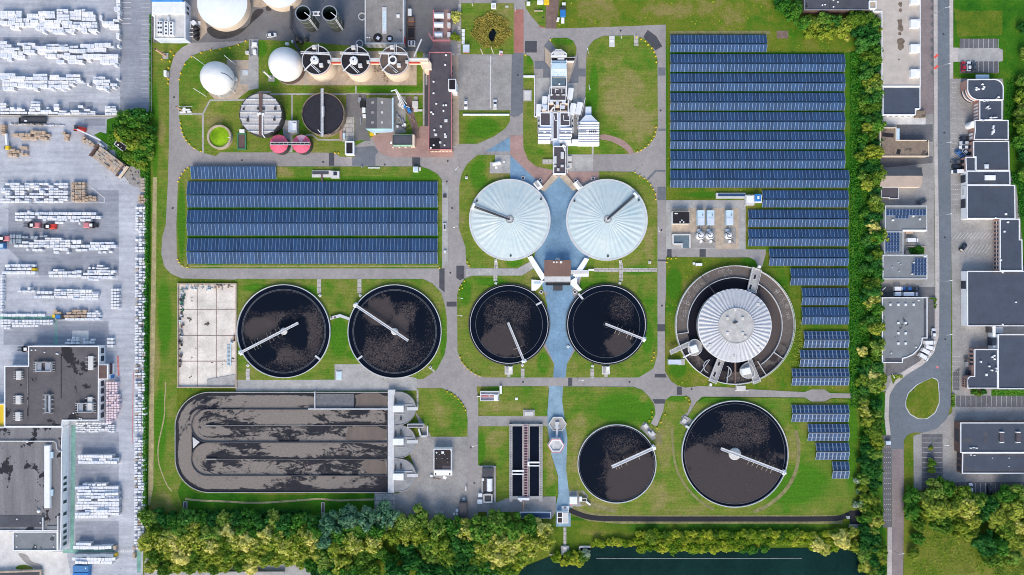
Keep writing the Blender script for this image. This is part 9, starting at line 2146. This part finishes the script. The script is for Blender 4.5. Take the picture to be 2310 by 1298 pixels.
for y,wh in ((134,'upper'),(159,'lower')):
 t=thing('banner','red and white banner on a slanted pole at the street, %s one' % wh,'banner',2107,y)
 a=P(2106,y);b=Vector((*P(2116,y-11,4),4));mb=MB();mb.beam((*a,0),b,.1,.1);part('pole',mb,M['white'],t)
 mb=MB();mb.beam(b+Vector((-1.1,-1.3,-.9)),b,.9,.06);part('cloth',mb,M['red'],t)
mb=MB();mb.tube([(*P(1345,1259),.32),(*P(1500,1259.5),.32),(*P(1808,1259),.32)],.09,6);solo('floating_boom',mb,M['rim'],'thin white floating boom stretched across the dark river','boom')
mb=MB();mb.pbox(1917,1184,1946,1190,0,.8);mb.pbox(1917,1190,1946,1192,0,1.2);solo('bridge_rail',mb,M['concrete'],'small concrete bridge wall at the end of the black path','bridge wall')
t=simple('gate_cabinet','tiny white cabinet where the black path bends by the river','cabinet',[('housing','white',[(1911,1166,1916,1170,0,1.3)]),('cap','steel',[(1911,1165,1917,1171,1.3,1.4)])],1913,1168)
for x0,y0,x1,y1,lb in ((413,1132,422,1166,'narrow dark culvert grate on the south lawn, left one'),(724.5,1134,732,1178,'narrow dark culvert grate on the south lawn, right one')):
 simple('culvert_grate',lb,'grate',[('frame','concrete',[(x0,y0,x1,y1,0,.5)]),('bars','road_dark',[(x0+1.5,y0+1.5,x1-1.5,(y0+y1)/2-1,.5,.55),(x0+1.5,(y0+y1)/2+1,x1-1.5,y1-1.5,.5,.55)])],(x0+x1)/2,(y0+y1)/2)
simple('pipe_barrier','long low white rail on the strip lawn above the western solar field','rail',[('bar','white',[(830,378,857,380,0,.5)]),('post','steel',[(815,375,817,379,0,.9)])],843,379)
simple('lawn_cabinet','white cabinet by the dark patch above the western solar field','cabinet',[('housing','white',[(932,376.5,943,388,0,1.6)]),('lid','tin_blue',[(934,378,942,387,1.6,1.7)]),('meter','concrete_light',[(945,378,949,385,0,.9)])],938,382)
for k,(y0,lb) in enumerate(((512,'grey rimmed control box on the concrete strip right of the solar field'),(568,'small white box low on the concrete strip right of the solar field'),(443,'dark drain at the top of the concrete strip right of the solar field'))):
 mb=MB();mb.pbox(999 if k !=1 else 1001,y0-(8 if k ==0 else 3),1007,y0+(8 if k ==0 else 3),0,.9);mb.mi=1;mb.pbox(1001 if k !=1 else 1002,y0-(5 if k ==0 else 1.5),1005,y0+(5 if k ==0 else 1.5),.9,.96)
 solo('strip_box',mb,[M['rim'] if k !=2 else M['road_dark'],M['steel_dark'] if k !=1 else M['white']],lb,'box')
for k,(x0,y0,lb) in enumerate(((372,163,'white cabinet and post on the outer western lawn'),(1162,26,'slim white post by the red brick paving'),(1066,14,'slim white post at the top left of the pond lawn'))):
 mb=MB()
 if k ==0: mb.pbox(369,159,375,172,0,1.3);mb.mi=1;mb.pbox(376,162,381,175,0,.8)
 else: mb.beam((*P(x0,y0),0),(*P(x0,y0),3.6),.18,.18);mb.mi=1;a=P(x0,y0);mb.rbox(a[0],a[1],.4,.4,3.6,3.8)
 solo('post',mb,[M['white'],M['steel']],lb,'post')
for k,(pts,lb) in enumerate((([(1084,111),(1089,123)],'leaning white plank at the lower left edge of the pond lawn'),([(1107,105),(1113,122)],'leaning white plank at the lower edge of the pond lawn, middle'))):
 mb=MB();mb.beam((*P(*pts[0]),.3),(*P(*pts[1]),.2),.35,.2);solo('plank',mb,M['cream'],lb,'plank')
r3=random.Random(31)
mb=MB()
for i in range(26):
 mb.mi=r3.randrange(3);mb.prbox(285+r3.uniform(0,36),385+r3.uniform(0,30),r3.uniform(1,4),r3.uniform(.5,1.6),0,r3.uniform(.2,.7),r3.uniform(0,180))
solo('rubble',mb,[M['gravel_grey'],M['gravel'],M['steel_dark']],'scattered rubble and timber where the yard trees end','rubble',kind='stuff')
mb=MB();mb.lathe(0,0,[(.42,0),(.42,.03),(.02,.035)],16);MHC=mesh_from('manhole_cover',mb,M['steel_dark'])
for x,y in ((546,362),(729,366),(1010,364),(868,372),(1008,410),(1020,470),(1016,616),(1042,623),(1490,250),(1492,520),(1493,690),(1560,878),(1420,862),(1180,862),(1062,1010),(1070,1090),(1168,170),(1225,40),(1400,70),(393,220),(390,470),(2128,78),(2130,300),(2131,536),(2132,766),(2060,880)):
 o=bpy.data.objects.new('manhole_cover',MHC);COL.objects.link(o);o.location=(*P(x,y),.13);tag(o,'round dark manhole cover set in the road surface','manhole cover','manhole covers in the roads')
# ---------------------------------------------------------------- light,sky,camera
SUN_EL,SUN_AZ=36.0,186.0          # azimuth clockwise from north (plan up)
w=bpy.data.worlds.new('World');scene.world=w;w.use_nodes=True
wn=w.node_tree;bg=wn.nodes['Background']
sky=wn.nodes.new('ShaderNodeTexSky');sky.sky_type='NISHITA';sky.sun_disc=False
sky.sun_elevation=R(SUN_EL);sky.sun_rotation=R(SUN_AZ);sky.air_density=1.0;sky.dust_density=1.5;sky.ozone_density=1.0
wn.links.new(sky.outputs[0],bg.inputs[0]);bg.inputs[1].default_value=0.15
sl=bpy.data.lights.new('sun','SUN');sl.energy=1.7;sl.angle=R(34);sl.color=(1,.88,.72)
so=bpy.data.objects.new('sun',sl);COL.objects.link(so)
el,az=R(SUN_EL),R(SUN_AZ)
d=Vector((math.sin(az)*math.cos(el),math.cos(az)*math.cos(el),math.sin(el)))
so.rotation_euler=d.to_track_quat('Z','Y').to_euler();so.location=d*300
cam=bpy.data.cameras.new('camera');co=bpy.data.objects.new('camera',cam);COL.objects.link(co)
cam.sensor_width=36;cam.lens=36*CAMH/(2310*S);cam.clip_end=3000;cam.clip_start=1
co.location=(0,0,CAMH);co.rotation_euler=(0,0,0)
scene.camera=co
vs=scene.view_settings;vs.view_transform='Standard';vs.look='None';vs.gamma=1;vs.exposure=0.74
scene.cycles.filter_width=1.0
